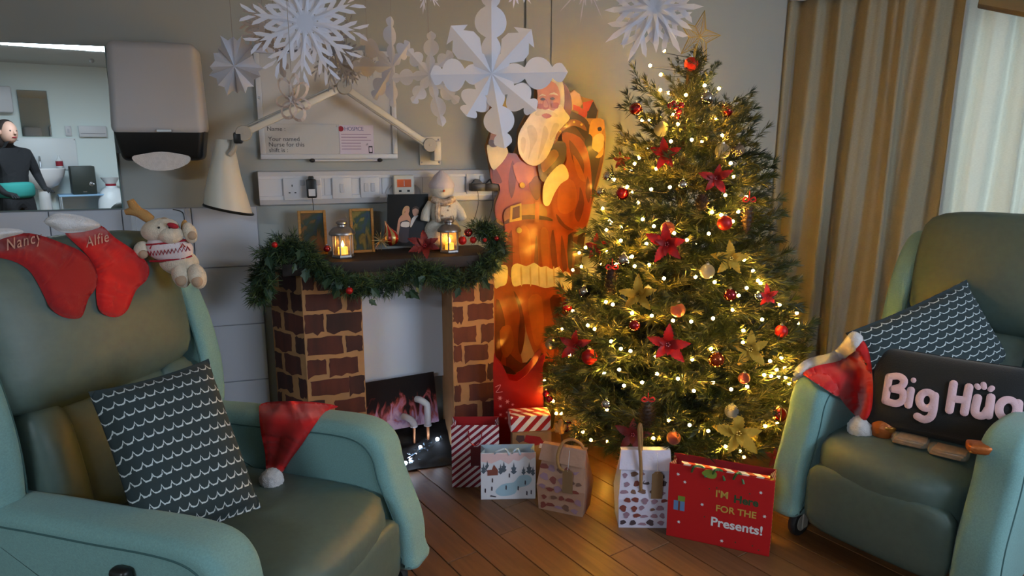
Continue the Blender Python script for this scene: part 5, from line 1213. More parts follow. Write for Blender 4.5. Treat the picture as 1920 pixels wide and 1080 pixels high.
# pine cones
mat('cone_brown', (40, 26, 20), 0.65, c2=(66, 44, 30), vscale=80)
scale_m = MB().add([(0, 0, 0), (0.008, 0.012, 0.002), (0.007, 0.019, 0.006), (0, 0.021, 0.008), (-0.007, 0.019, 0.006), (-0.008, 0.012, 0.002), (0, 0.012, -0.003)], [(0,1,2,3), (0,3,4,5), (0,6,1), (1,6,3,2), (0,5,6), (5,4,3,6)])
sc_src = None
for x, y, hp_, wp_, lab, bow in ((1146,527,48,34,'pine cone with red bow beside the upper gold poinsettia',1),(1401,408,60,30,'long dark pine cone at the curtain-side edge',1),(1213,775,52,40,'pine cone with red ribbon at the bottom above the white bag',1),(1316,380,26,34,'small pine cone next to a bulb below the upper poinsettia',0)):
    p = ontree(x, y, 1.0, 0.05); k_ = (p - EYE).dot(Vector((0, CP, -SP)))/F; hh_, ww_ = hp_*k_, wp_*k_
    t = thing('pine_cone', lab, 'pine cone', Matrix.Translation(p), 'pine cones on the Christmas tree')
    MB().lathe([(0.002, -hh_/2), (ww_*0.22, -hh_*0.3), (ww_*0.28, 0), (ww_*0.22, hh_*0.35), (0.003, hh_/2)], 12).build('core', 'cone_brown', t)
    for j in range(9):
        f = j/8; zz_ = -hh_/2 + hh_*f*0.95; R_ = ww_*0.2*sin(pi*(0.15 + 0.75*f)) + 0.002; n = 7
        for i in range(n):
            a_ = 2*pi*(i + 0.5*(j % 2))/n; s_ = ww_/0.075*(0.6 + 0.5*sin(pi*f))
            M = TX(0, 0, zz_) @ Matrix.Rotation(a_, 4, 'Z') @ TX(0, R_*0.6, 0) @ Matrix.Rotation(-0.35 + 0.9*f, 4, 'X') @ Matrix.Scale(s_, 4)
            if sc_src is None: sc_src = scale_m.build('cone_scale', 'cone_brown', t, smooth=False); sc_src.matrix_basis = M
            else: share(sc_src, 'cone_scale', t, M)
    if bow:
        b0_ = Vector((0, -0.012, hh_*0.55)); mb = MB()
        for sgn in (-1, 1): mb.tube(smoothpath([b0_, b0_ + Vector((sgn*0.016, -0.004, 0.012)), b0_ + Vector((sgn*0.024, 0, 0.0)), b0_ + Vector((sgn*0.012, 0, -0.006)), b0_], 4), 0.0035, 5)
        mb.tube([b0_, b0_ + Vector((0.002, 0.01, 0.035))], 0.002, 5); mb.build('ribbon_bow', 'red_felt', t)
# ------------------------------------------------------------------ gifts on the floor
def gift_frame(px0, px1, pyb0, pyb1):
    """front bottom edge on the floor from pixel (px0, pyb0) to (px1, pyb1): matrix with x along it, -y towards the eye"""
    a, b = onz(px0, pyb0, 0.0), onz(px1, pyb1, 0.0); return frame(a, b - a, (0, 0, 1)), (b - a).length
def tall(px, py, base):                       # height of a point straight above BASE (world)
    d = ray(px, py); t_ = base.y/d.y; return EYE.z + d.z*t_
def stripes(name, c1, c2, freq, ang_, duty=0.5, rough=0.5):
    m, N, L, b = nodes_of(name, c1, rough)
    t = N.new('ShaderNodeTexCoord'); sp = N.new('ShaderNodeSeparateXYZ'); L.new(t.outputs['Object'], sp.inputs[0])
    f = math_node(N, L, 'ADD', math_node(N, L, 'MULTIPLY', sp.outputs[0], cos(ang_)*freq), math_node(N, L, 'MULTIPLY', sp.outputs[2], sin(ang_)*freq))
    f = math_node(N, L, 'ADD', f, math_node(N, L, 'MULTIPLY', sp.outputs[1], freq*0.7))
    s = math_node(N, L, 'LESS_THAN', math_node(N, L, 'FRACT', math_node(N, L, 'ADD', f, 50)), duty)
    L.new(mix_col(N, L, s, C(*c1), C(*c2)), b.inputs['Base Color']); return m
stripes('candy_stripe', (226, 214, 218), (132, 16, 40), 42, radians(-50), 0.5); stripes('candy_stripe_wide', (228, 218, 216), (176, 20, 28), 26, radians(-42), 0.5); stripes('thin_stripe', (176, 20, 26), (222, 190, 120), 90, radians(40), 0.4)
def open_bag(t, w, h, d, m_out, m_in, tilt=0.0, gusset=None):
    th = 0.002
    b = MB().box(0, w, 0, th, 0, h).build('front_panel', m_out, t, smooth=False)
    MB().box(0, w, d-th, d, 0, h*1.0).build('back_panel', m_in, t, smooth=False)
    for x, s_ in ((0, 1), (w, -1)):
        vs = [(x, th, 0), (x, d-th, 0), (x, th, h), (x, d-th, h), (x + s_*0.018, d/2, h), (x, d/2, 0)]
        MB().add(vs, [(0, 5, 4, 2), (5, 1, 3, 4)]).build('side_gusset', gusset or m_out, t, smooth=False)
    MB().box(0, w, 0, d, 0, th).build('bag_base', m_out, t, smooth=False)
    return b
def ribbon(t, x0, x1, y, z0, z1, m_, nm='handle', rad=0.003):
    return MB().tube(smoothpath([(x0, y, z0), (x0 + (x1-x0)*0.1, y-0.01, z0 + (z1-z0)*0.7), ((x0+x1)/2, y-0.012, z1), (x1 - (x1-x0)*0.1, y-0.01, z0 + (z1-z0)*0.7), (x1, y, z0)], 6), rad, 6).build(nm, m_, t)
mat('inside_red', (150, 18, 26), 0.6); mat('tag_dark', (96, 28, 34), 0.6)
# tall striped bag
M, w = gift_frame(848, 936, 914, 913); h = tall(848, 798, M.translation)
t = thing('gift_bag', 'tall red and white striped gift bag in front of the brick column', 'gift bag', M)
open_bag(t, w, h, 0.10, 'candy_stripe', 'inside_red'); ribbon(t, w*0.36, w*0.64, -0.003, h*0.92, h*0.70, 'inside_red', rad=0.0025)
MB().prism([(w*0.40, h*0.36), (w*0.40, h*0.66), (w*0.62, h*0.66), (w*0.62, h*0.36)], -0.006, -0.003).build('gift_tag', 'tag_dark', t, smooth=False)
# winter village bag
mat('village_white', (224, 220, 226), 0.45); mat('village_blue', (170, 190, 206), 0.5); mat('village_pink', (226, 190, 190), 0.5); mat('village_pond', (164, 192, 208), 0.45); mat('village_tree', (86, 96, 108), 0.5); mat('village_house', (132, 74, 62), 0.5); mat('village_figure', (70, 60, 70), 0.5)
M, w = gift_frame(902, 1004, 937, 935); h = tall(902, 850, M.translation)
t = thing('gift_bag', 'small white gift bag printed with a snowy village and skating pond', 'gift bag', M)
fr = open_bag(t, w, h, 0.085, 'village_white', 'village_blue', gusset='village_blue')
def pr(nm, m_, pts, lvl): MB().flat([(x*w, z*h) for x, z in pts], -0.0004*lvl).build(nm, m_, fr, smooth=False)
pr('sky_print', 'village_pink', [(0.01, 0.99), (0.01, 0.82), (0.2, 0.78), (0.36, 0.86), (0.5, 0.76), (0.62, 0.84), (0.8, 0.80), (0.99, 0.88), (0.99, 0.99)], 1)
pr('mountain_print', 'village_white', [(0.5, 0.74), (0.6, 0.86), (0.67, 0.8), (0.8, 0.93), (0.9, 0.84), (0.98, 0.9), (0.98, 0.74)], 2)
pr('pond_print', 'village_pond', smooth2([(0.27, 0.2), (0.4, 0.33), (0.6, 0.37), (0.7, 0.5), (0.86, 0.52), (0.93, 0.42), (0.86, 0.3), (0.68, 0.24), (0.62, 0.12), (0.42, 0.07), (0.3, 0.11)], 3), 2)
for x, z, s_ in ((0.05, 0.62, 1), (0.12, 0.66, 1.1), (0.36, 0.6, 1), (0.42, 0.64, 1.1), (0.6, 0.6, 1.2), (0.78, 0.58, 0.8), (0.88, 0.6, 1.2), (0.95, 0.56, 0.9)):
    pr('tree_print', 'village_tree', [(x, z-0.06), (x+0.05*s_, z), (x+0.025*s_, z+0.02), (x+0.04*s_, z+0.07*s_), (x+0.015*s_, z+0.08*s_), (x, z+0.17*s_), (x-0.015*s_, z+0.08*s_), (x-0.04*s_, z+0.07*s_), (x-0.025*s_, z+0.02), (x-0.05*s_, z)], 3)
pr('house_print', 'village_house', [(0.12, 0.52), (0.12, 0.64), (0.2, 0.66), (0.24, 0.76), (0.31, 0.64), (0.31, 0.53)], 4); pr('snow_roof', 'village_white', [(0.1, 0.64), (0.16, 0.76), (0.25, 0.8), (0.23, 0.75), (0.2, 0.65)], 5)
for x, z in ((0.21, 0.42), (0.2, 0.24), (0.46, 0.26), (0.68, 0.24), (0.81, 0.36), (0.84, 0.13), (0.92, 0.15), (0.52, 0.52), (0.08, 0.2)):
    pr('skater_print', 'village_figure', [(x-0.012, z-0.04), (x+0.01, z-0.05), (x+0.014, z+0.02), (x+0.004, z+0.05), (x-0.01, z+0.04)], 4)
pr('sledge_print', 'village_figure', [(0.16, 0.07), (0.27, 0.05), (0.28, 0.07), (0.18, 0.1)], 4)
for k_ in range(2): MB().tube(smoothpath([(w*(0.25+0.32*k_), 0.002, h*0.98), (w*(0.3+0.3*k_), -0.006, h*1.05), (w*(0.45+0.22*k_), 0.01, h*1.06), (w*(0.52+0.2*k_), -0.004, h*0.96)], 6), 0.004, 6).build('ribbon_handle', 'village_blue', t)
# crumple-top paper bags
def paper_bag(nm, label, px0, px1, y0, y1, ytop, c, prints, depth, tagtxt, loop, lean_=0.0):
    M, w = gift_frame(px0, px1, y0, y1); h = tall(px0, ytop, M.translation)
    t = thing(nm, label, 'gift bag', M)
    mat(nm + '_' + label.split()[0], c, 0.6, bump=0.5, bscale=25); mm = MATS[nm + '_' + label.split()[0]]
    d = depth; hb = h*0.80; r = random.Random(len(label)); j = lambda s_: r.uniform(-s_, s_)
    vs = [(0, 0, 0), (w, 0, 0), (w, d, 0), (0, d, 0), (-0.006, -0.01, hb*0.5), (w+0.008, -0.008, hb*0.5), (w+0.01, d+0.005, hb*0.5), (-0.008, d+0.005, hb*0.5), (0.006, d*0.18, hb), (w-0.004, d*0.15, hb), (w-0.004, d*0.75, hb), (0.006, d*0.75, hb), (0.008, d*0.36, h), (w-0.006, d*0.34, h), (w-0.006, d*0.5, h), (0.008, d*0.5, h)]
    fs = [(3, 2, 1, 0)] + [(a*4+i, a*4+(i+1) % 4, (a+1)*4+(i+1) % 4, (a+1)*4+i) for a in range(3) for i in range(4)] + [(12, 13, 14, 15)]
    body = MB().add(vs, fs).build('bag_body', mm, t, smooth=False)
    # folded-over top
    flap = MB().add([(-0.004, d*0.05, hb*0.97), (w+0.006, d*0.02, hb*0.96), (w+0.002, d*0.24, h*1.005), (0.004, d*0.26, h*1.0), (0.004, d*0.5, h*1.0), (w+0.002, d*0.5, h*1.005), (0, d*0.12, hb*0.96), (w, d*0.1, hb*0.95)], [(0, 1, 2, 3), (3, 2, 5, 4), (0, 6, 7, 1)]).build('folded_top', mm, t, smooth=False)
    for k_, (x, z, sx, sz, m_) in enumerate(prints):
        zz_ = z*hb; f = zz_/hb; y = (-0.01*f*2 if f < 0.5 else -0.01 + (d*0.17+0.01)*(f-0.5)*2) - 0.0012 - 0.0003*(k_ % 3)
        a_ = r.uniform(-0.3, 0.3); slope = 0 if f < 0.5 else (d*0.17 + 0.01)/(hb*0.5)
        P = [(x*w + sx*cos(q)*(1+0.25*cos(3*q+k_)), zz_ + sz*sin(q)*(1+0.2*sin(2*q+k_))) for q in [i*pi/6 for i in range(12)]]
        MB().add([(p[0], y + slope*(p[1]-zz_), p[1]) for p in P], [tuple(range(12))]).build('printed_motif', m_, body, smooth=False)
    if tagtxt is not None:
        x0, z0_, z1_ = tagtxt; y = d*0.02 - 0.004
        tg = MB().prism([(x0*w, z0_*h), (x0*w, z1_*h - 0.012), (x0*w + 0.012, z1_*h), (x0*w + 0.03, z1_*h), (x0*w + 0.042, z1_*h - 0.012), (x0*w + 0.042, z0_*h)], y - 0.012, y - 0.010).build('gift_tag', mat('kraft_tag', (124, 92, 60), 0.8), t, smooth=False)
        MB().tube([(x0*w + 0.021, y - 0.012, z1_*h - 0.006), (x0*w + 0.021, d*0.1, h*0.99)], 0.0009, 5).build('string', 'white_fur', tg)
    MB().tube(smoothpath([Vector((a_*w, b_*d, c_*h)) for a_, b_, c_ in loop], 6), 0.0065, 8).build('rope_handle', mat('tan_cord', (150, 108, 62), 0.8, bump=0.5, bscale=200), t)
    return t
mat('motif_red', (122, 56, 46), 0.6); mat('motif_brown', (110, 74, 58), 0.6); mat('motif_white', (220, 206, 204), 0.6); mat('motif_mauve', (146, 110, 124), 0.6); mat('motif_dark', (70, 52, 56), 0.6)
r = random.Random(77)
def motifs(n, cs, sz):
    out_ = []; nx = 5; nz = n//nx
    for j in range(nz):
        for i in range(nx): out_.append(((i + 0.5 + 0.3*(j % 2) + r.uniform(-0.12, 0.12))/(nx+0.4), (j + 0.6 + r.uniform(-0.15, 0.15))/(nz+0.5), sz*r.uniform(0.7, 1.25), sz*r.uniform(0.5, 1.1), r.choice(cs)))
    return out_
paper_bag('paper_bag', 'kraft pink paper bag with cord loop and tag in front of the tree', 1010, 1092, 953, 970, 836, (172, 128, 104), motifs(25, ('motif_red', 'motif_brown', 'motif_white', 'motif_mauve', 'motif_red'), 0.0145), 0.11, (0.56, 0.36, 0.72), [(0.62, 0.2, 0.62), (0.46, 0.0, 0.72), (0.42, 0.02, 0.9), (0.5, 0.2, 1.08), (0.68, 0.3, 1.13), (0.86, 0.35, 1.08), (0.93, 0.4, 0.99)])
paper_bag('paper_bag', 'white paper bag with brown animal print beside the red gift bag', 1160, 1252, 989, 990, 850, (206, 196, 212), motifs(35, ('motif_red', 'motif_brown', 'motif_mauve', 'motif_dark', 'motif_mauve'), 0.0125), 0.12, (0.62, 0.42, 0.78), [(0.42, 0.0, 0.52), (0.41, -0.05, 0.62), (0.40, -0.02, 0.85), (0.38, 0.1, 1.05), (0.36, 0.2, 1.28), (0.39, 0.25, 1.34), (0.42, 0.24, 1.2), (0.42, 0.25, 1.0)])
# red gift bag with lettering
M, w = gift_frame(1249, 1442, 1003, 1044); h = tall(1249, 868, M.translation)
t = thing('gift_bag', 'wide red gift bag with gold and white lettering by the recliner', 'gift bag', M)
fr = open_bag(t, w, h, 0.10, 'red_paper', 'inside_red', gusset='thin_stripe')
mat('print_gold', (196, 156, 70), 0.5); mat('print_green', (34, 70, 40), 0.5); mat('print_white', (224, 218, 218), 0.5); mat('print_blue', (96, 130, 176), 0.5); mat('print_lime', (120, 140, 50), 0.5)
for body, sz, m_, x, z, b_ in (("I'M", 0.028, 'print_gold', 0.46, 0.66, 0.0008), ('Here', 0.030, 'print_green', 0.635, 0.63, 0.0014), ('FOR THE', 0.026, 'print_gold', 0.47, 0.47, 0.0008), ('Presents!', 0.036, 'print_white', 0.43, 0.265, 0.0012)):
    o = text(body, sz*w/0.27, m_, fr, TX(x*w, -0.0008, z*h) @ UPR, bold=b_)
def star(x, z, s_, m_='print_white'):
    P = [(x*w + s_*(1 if k_ % 2 == 0 else 0.45)*cos(k_*pi/6), z*h + s_*(1 if k_ % 2 == 0 else 0.45)*sin(k_*pi/6)) for k_ in range(12)]; MB().flat(P, -0.0008).build('snowflake_print' if m_ == 'print_white' else 'star_print', m_, fr, smooth=False)
for x, z in ((0.09, 0.87), (0.16, 0.78), (0.34, 0.52), (0.88, 0.82), (0.93, 0.52), (0.12, 0.22), (0.55, 0.08)): star(x, z, 0.0075)
for x, z in ((0.4, 0.75), (0.47, 0.78), (0.78, 0.78), (0.37, 0.36), (0.68, 0.1), (0.84, 0.1), (0.9, 0.06)): star(x, z, 0.004, 'print_green')
for nm, m_, x0, x1, z0, z1 in (('parcel_print', 'print_blue', 0.06, 0.17, 0.38, 0.51), ('parcel_print', 'print_lime', 0.1, 0.17, 0.51, 0.58), ('parcel_ribbon', 'motif_red', 0.105, 0.125, 0.38, 0.51)): MB().flat([(x0*w, z0*h), (x1*w, z0*h), (x1*w, z1*h), (x0*w, z1*h)], -0.0006 - (0.0003 if 'ribbon' in nm else 0)).build(nm, m_, fr, smooth=False)
for k_ in range(3): MB().tube(smoothpath([(w*(0.22+0.2*k_), 0.002, h*0.93), (w*(0.25+0.2*k_), -0.012, h*1.03), (w*(0.32+0.18*k_), 0.01, h*1.0), (w*(0.36+0.18*k_), -0.006, h*0.9)], 6), 0.0045, 6).build('green_ribbon', mat('ribbon_green', (60, 104, 56), 0.5), t)
MB().prism(smooth2([(w*0.32, h*0.95), (w*0.38, h*1.01), (w*0.46, h*0.98), (w*0.45, h*0.91), (w*0.38, h*0.9)], 3), -0.006, -0.004).build('gift_tag', 'print_lime', t, smooth=False)
MB().box(w*0.1, w*0.95, 0.03, 0.05, h*0.86, h*0.975).build('wrapped_edge', 'candy_stripe_wide', t, smooth=False)
# red carrier bag, and parcels behind the small bags
p = at(975, 880, 3.06); M = Matrix.Translation((p.x, p.y, 0)) @ Matrix.Rotation(radians(6), 4, 'Z'); k_ = 2.95/F
t = thing('carrier_bag', 'tall red plastic carrier bag with white snowflake print before Santa', 'carrier bag', M)
mat('red_film', (150, 18, 20), 0.3, bump=0.8, bscale=14, coat=0.4, translucent=0.1)
def cq(px, py): p_ = at(px, py, M.translation.y - 0.07); q_ = M.inverted() @ p_; return (q_.x, q_.z)
front = [cq(925, 860), cq(926, 795), cq(925, 740), cq(924, 690), cq(926, 660), cq(934, 678), cq(945, 690), cq(955, 712), cq(970, 715), cq(985, 705), cq(1000, 690), cq(1012, 672), cq(1020, 664), cq(1024, 668), cq(1018, 690), cq(1019, 720), cq(1020, 795), cq(1018, 860)]
zmin = min(p[1] for p in front); front = [(x, z if z > zmin + 0.05 else 0.002) for x, z in front]
o = MB().prism(front, -0.07, -0.068).build('bag_front', 'red_film', t, smooth=False)
back = [(x, z*0.97) for x, z in front]; MB().prism(back, 0.06, 0.062).build('bag_back', 'red_film', t, smooth=False)
x0, x1 = front[1][0], front[-2][0]; zt_ = front[2][1]
MB().add([(x0, -0.07, 0), (x0, 0.06, 0), (x0, 0.06, zt_*0.95), (x0+0.01, 0, zt_*0.95), (x0, -0.07, zt_)], [(0, 1, 2, 3, 4)]).add([(x1, -0.07, 0), (x1, 0.06, 0), (x1, 0.06, zt_*0.95), (x1-0.01, 0, zt_*0.95), (x1, -0.07, zt_)], [(4, 3, 2, 1, 0)]).build('bag_sides', 'red_film', t, smooth=False)
mat('print_pink', (226, 150, 146), 0.5)
def pstar(px, py, s_):
    x, z = cq(px, py); P = [(x + s_*(1 if i % 2 == 0 else 0.4)*cos(i*pi/6), z + s_*(1 if i % 2 == 0 else 0.4)*sin(i*pi/6)) for i in range(12)]; MB().flat(P, -0.0705).build('snowflake_print', 'print_pink', o, smooth=False)
for px, py, s_ in ((937, 745, 0.013), (951, 752, 0.012), (938, 760, 0.009), (938, 776, 0.009), (962, 773, 0.01), (950, 772, 0.006), (961, 758, 0.008), (975, 780, 0.007), (948, 783, 0.008)): pstar(px, py, s_)
MB().tube(smoothpath([cq(928, 724) and (cq(928, 724)[0], -0.071, cq(928, 724)[1]), (cq(938, 720)[0], -0.071, cq(938, 720)[1]), (cq(934, 728)[0], -0.071, cq(934, 728)[1]), (cq(930, 734)[0], -0.071, cq(930, 734)[1]), (cq(942, 733)[0], -0.071, cq(942, 733)[1])], 5), 0.0016, 5).build('script_print', 'print_pink', o)
M, w = gift_frame(958, 1038, 905, 900); p = at(997, 880, 2.80); M = frame((p.x - 0.085, p.y, 0), (1, 0.06, 0), (0, 0, 1)); zb = tall(997, 812, p); zt_ = tall(997, 783, p)
t = thing('gift_box', 'brown printed gift box under the striped parcel', 'gift box', M); mat('kraft_print', (150, 112, 76), 0.7, var=0.1, vscale=30)
MB().rbox((0.085, 0.06, zb/2), (0.17, 0.12, zb), 0.002, 1).build('carton', 'kraft_print', t, smooth=False)
MB().flat([(0.02, zb-0.01), (0.05, zb-0.012), (0.055, zb-0.035), (0.03, zb-0.045), (0.015, zb-0.03)], -0.001).build('dark_motif', 'motif_dark', t, smooth=False); MB().flat([(0.06, zb-0.01), (0.12, zb-0.02), (0.14, zb-0.05), (0.1, zb-0.06), (0.05, zb-0.04)], -0.001).build('stocking_motif', 'inside_red', t, smooth=False); MB().flat([(0.12, zb-0.05), (0.15, zb-0.055), (0.145, zb-0.075), (0.115, zb-0.07)], -0.0012).build('cuff_motif', 'motif_white', t, smooth=False)
t = thing('wrapped_parcel', 'red and white striped parcel on top of the brown gift box', 'parcel', M @ TX(0, 0, zb + 0.0005) @ Matrix.Rotation(radians(4), 4, 'Z'))
MB().rbox((0.082, 0.055, (zt_-zb)/2), (0.176, 0.10, zt_-zb), 0.004, 2).build('wrapping', 'candy_stripe_wide', t, smooth=False); MB().box(0.0, 0.17, 0.05, 0.06, zt_-zb, zt_-zb+0.001).build('paper_seam', 'red_paper', t, smooth=False)
# plush antlers poking out of the kraft bag
c = at(1064, 812, 2.80); t = thing('antler_headband', 'tan plush antlers standing behind the kraft paper bag', 'headband', Matrix.Translation((c.x, c.y, 0)))
zc = c.z; mat('antler_tan', (186, 138, 72), 0.9, bump=0.4, bscale=200)
for sgn in (-1, 1):
    b_ = Vector((sgn*0.025, 0, zc)); mb = MB().tube(smoothpath([b_, b_ + Vector((sgn*0.006, 0, 0.025)), b_ + Vector((sgn*0.004, 0, 0.05))], 4), 0.0125, 8)
    for dx, dz in ((sgn*0.026, 0.045), (sgn*-0.016, 0.04), (sgn*0.03, 0.02)): mb.tube([b_ + Vector((0, 0, 0.012)), b_ + Vector((dx*0.8, 0, dz*0.6)), b_ + Vector((dx, 0, dz))], [0.011, 0.010, 0.006], 8)
    mb.sphere(tuple(b_ + Vector((sgn*0.004, 0, 0.052))), 0.0115, 8, 6); mb.build('antler', 'antler_tan', t)
    MB().tube([b_, b_ + Vector((-sgn*0.005, 0, -0.1)), Vector((sgn*0.05, 0.0, zc - 0.16))], 0.0025, 6).build('band_wire', 'dark_rubber', t)
MB().tube(smoothpath([Vector((-0.05, 0, zc - 0.16)), Vector((0.0, 0, 0.004)), Vector((0.05, 0, zc - 0.16))], 5), 0.004, 6).build('band', 'dark_rubber', t)
# ------------------------------------------------------------------ paper snowflakes hanging from the ceiling
mat('paper_bright', (232, 233, 246), 0.7, translucent=0.3); mat('paper_cream', (214, 200, 194), 0.7, translucent=0.3); mat('paper_dim', (196, 194, 200), 0.75, translucent=0.2); mat('thread', (150, 140, 132), 0.8)
def flake_thing(label, px, py, Y, yaw=0, pitch=0, m_='paper_bright'):
    c = at(px, py, Y); t = thing('paper_snowflake', label, 'snowflake', Matrix.Translation(c) @ Matrix.Rotation(radians(yaw), 4, 'Z') @ Matrix.Rotation(radians(pitch), 4, 'X'), 'paper snowflakes hanging from the ceiling')
    return t, (c - EYE).dot(Vector((0, CP, -SP)))/F, c
def string_up(t, c, p):                     # thread from local point p to the ceiling
    q_ = t.matrix_basis @ Vector(p); e = t.matrix_basis.inverted() @ Vector((q_.x, q_.y, H)); MB().tube([Vector(p), e], 0.0007, 4).build('thread', 'thread', t)
def arm_mesh(ln, prof_, fold, rot, y0=0.0):
    """one folded paper arm: prof_ = half width along its length, creased down the middle"""
    vs = []; n = len(prof_)
    for i, (t_, w_) in enumerate(prof_):
        for s_ in (-1, 0, 1): vs.append((s_*w_, y0 + (fold*w_ if s_ else 0), t_*ln))
    fs = [(i*3+j, i*3+j+1, (i+1)*3+j+1, (i+1)*3+j) for i in range(n-1) for j in range(2)]
    return MB().add(vs, fs, Matrix.Rotation(rot, 4, 'Y'))
def beads(wmax, tip='round', n=30, lobes=((0.30, 0.15, 0.62), (0.62, 0.19, 1.0), (0.90, 0.12, 0.6))):
    P = []
    for i in range(n+1):
        t_ = i/n; w_ = 0.34 if t_ > 0.12 else 0.22
        for c_, sp_, h_ in lobes: w_ = max(w_, h_*sqrt(max(0, 1 - ((t_-c_)/sp_)**2)))
        if t_ > 0.93: w_ *= max(0.0, (1-t_)/0.07)**0.6
        P.append((t_, w_*wmax))
    return P
def paper(t, mb, nm, m_):
    o = mb.build(nm, m_, t, smooth=False); return o
# big eight-armed folded star
def arms(t, k_, spec, m_, wpx, fold=0.45):
    for a_, ln, kind in spec:
        pf = beads(wpx*k_) if kind == 'bead' else [(0, wpx*k_*0.2), (0.2, wpx*k_*0.62), (0.35, wpx*k_*0.4), (0.55, wpx*k_*0.95), (0.7, wpx*k_*0.9), (0.82, wpx*k_*0.45), (0.84, wpx*k_*0.9), (1.0, 0.001)]
        paper(t, arm_mesh(ln*k_, pf, fold, radians(a_)), 'folded_arm', m_)
t, k_, c = flake_thing('largest folded paper snowflake with rounded arms before Santa', 922, 138, 1.95, 8)
arms(t, k_, [(0, 150, 'bead'), (43, 110, 'horn'), (88, 146, 'bead'), (128, 108, 'bead'), (170, 140, 'bead'), (212, 92, 'bead'), (268, 115, 'bead'), (318, 112, 'horn')], 'paper_bright', 30)
string_up(t, c, (0, 0, 150*k_))
t, k_, c = flake_thing('bright white folded snowflake beside the largest one', 805, 140, 2.0, -10)
arms(t, k_, [(4, 78, 'bead'), (48, 60, 'bead'), (133, 76, 'bead'), (166, 98, 'bead'), (214, 62, 'bead'), (266, 74, 'bead'), (318, 62, 'bead')], 'paper_bright', 15, 0.3); string_up(t, c, (0, 0, 74*k_))
t, k_, c = flake_thing('grey folded snowflake turned edge-on over the whiteboard corner', 736, 125, 2.25, 55)
arms(t, k_, [(0, 90, 'bead'), (45, 70, 'bead'), (-60, 90, 'bead'), (-95, 100, 'bead'), (-140, 80, 'bead'), (180, 75, 'bead')], 'paper_dim', 17, 0.3); string_up(t, c, (0, 0, 88*k_))
# pointed flake over the tree: arms with cut slots
def cut_arm(t, k_, a_, ln, w_, m_, barbs=3):
    mb = MB(); M = Matrix.Rotation(radians(a_), 4, 'Y')
    mb.add([(-w_*0.16, 0, 0), (w_*0.16, 0, 0), (w_*0.13, 0, ln*0.8), (0, 0, ln), (-w_*0.13, 0, ln*0.8), (0, -w_*0.12, ln*0.4)], [(0, 1, 5), (1, 2, 5), (2, 3, 4, 5), (4, 0, 5)], M)
    for b in range(barbs):
        z_ = ln*(0.22 + 0.24*b); g = (1 - 0.12*b)
        for s_ in (-1, 1): mb.add([(s_*w_*0.1, 0, z_), (s_*w_*0.62*g, w_*0.1, z_ + ln*0.2), (s_*w_*0.8*g, w_*0.14, z_ + ln*0.33), (s_*w_*0.5*g, w_*0.1, z_ + ln*0.30), (s_*w_*0.1, 0, z_ + ln*0.15)], [(0, 1, 2, 3, 4)] if s_ > 0 else [(4, 3, 2, 1, 0)], M)
    return paper(t, mb, 'cut_arm', m_)
t, k_, c = flake_thing('white snowflake with sharp pointed arms above the Christmas tree', 1228, 14, 2.1, -6)
for a_, ln in ((176, 82), (206, 108), (236, 110), (268, 95), (148, 98), (120, 82), (90, 90), (60, 70), (30, 70), (0, 70), (-30, 70), (-60, 80)): cut_arm(t, k_, a_, ln*k_, 40*k_, 'paper_bright', 2)
string_up(t, c, (0, 0, 70*k_))
# lacy flakes in the cluster over the whiteboard
def lace(label, px, py, Y, R_, n, m_, yaw, barbs=4, w_=0.34):
    t, k_, c = flake_thing(label, px, py, Y, yaw)
    for i in range(n): cut_arm(t, k_, 360*i/n + 7, R_*k_, R_*k_*w_, m_, barbs)
    MB().lathe([(0, 0), (R_*k_*0.24, 0.001), (R_*k_*0.2, 0.002), (0, 0.003)], 12, Matrix.Rotation(pi/2, 4, 'X')).build('centre', m_, t, smooth=False)
    string_up(t, c, (0, 0, R_*k_)); return t
lace('large lacy white snowflake above the whiteboard', 572, 42, 2.0, 92, 12, 'paper_bright', 12)
lace('lacy lilac snowflake overlapping the large lacy one', 622, 92, 2.2, 62, 8, 'paper_dim', -35)
lace('pinkish crumpled snowflake at the whiteboard title end', 494, 52, 2.15, 42, 8, 'paper_cream', 40, 3, 0.5)
lace('small spiky white snowflake above the lamp elbow', 652, 126, 2.3, 38, 10, 'paper_dim', 30, 2, 0.3)
lace('small spiky grey snowflake right of the lamp elbow', 690, 118, 2.4, 34, 8, 'paper_dim', -50, 2, 0.25)
lace('paper snowflake tip hanging over the wall trim', 968, -34, 1.9, 48, 8, 'paper_bright', 15, 2, 0.3)
lace('narrow snowflake with thin icicle tips beside the pointed one', 1098, -32, 2.0, 72, 10, 'paper_dim', 10, 1, 0.12)
lace('thin white snowflake tip over the bright folded snowflake', 796, -24, 2.1, 50, 6, 'paper_bright', 50, 2, 0.2)
# folded kite
t, k_, c = flake_thing('crumpled folded paper snowflake beside the towel dispenser', 440, 125, 2.05, 15)
r = random.Random(5); rim = [((44 + r.uniform(-7, 8))*k_*sin(q_)*0.98, (52 + r.uniform(-7, 7))*k_*cos(q_)) for q_ in [2*pi*i/16 for i in range(16)]]
for i in range(16):
    a_, b_ = rim[i], rim[(i+1) % 16]; yy = 0.02*(-1)**i; MB().add([(0, -0.012, 0), (a_[0], yy, a_[1]), ((a_[0]+b_[0])/2*0.86, 0, (a_[1]+b_[1])/2*0.86), (b_[0], -yy, b_[1])], [(0, 1, 2), (0, 2, 3)]).build('paper_facet', 'paper_dim' if i % 3 else 'paper_bright', t, smooth=False)
string_up(t, c, (0, 0, 52*k_))
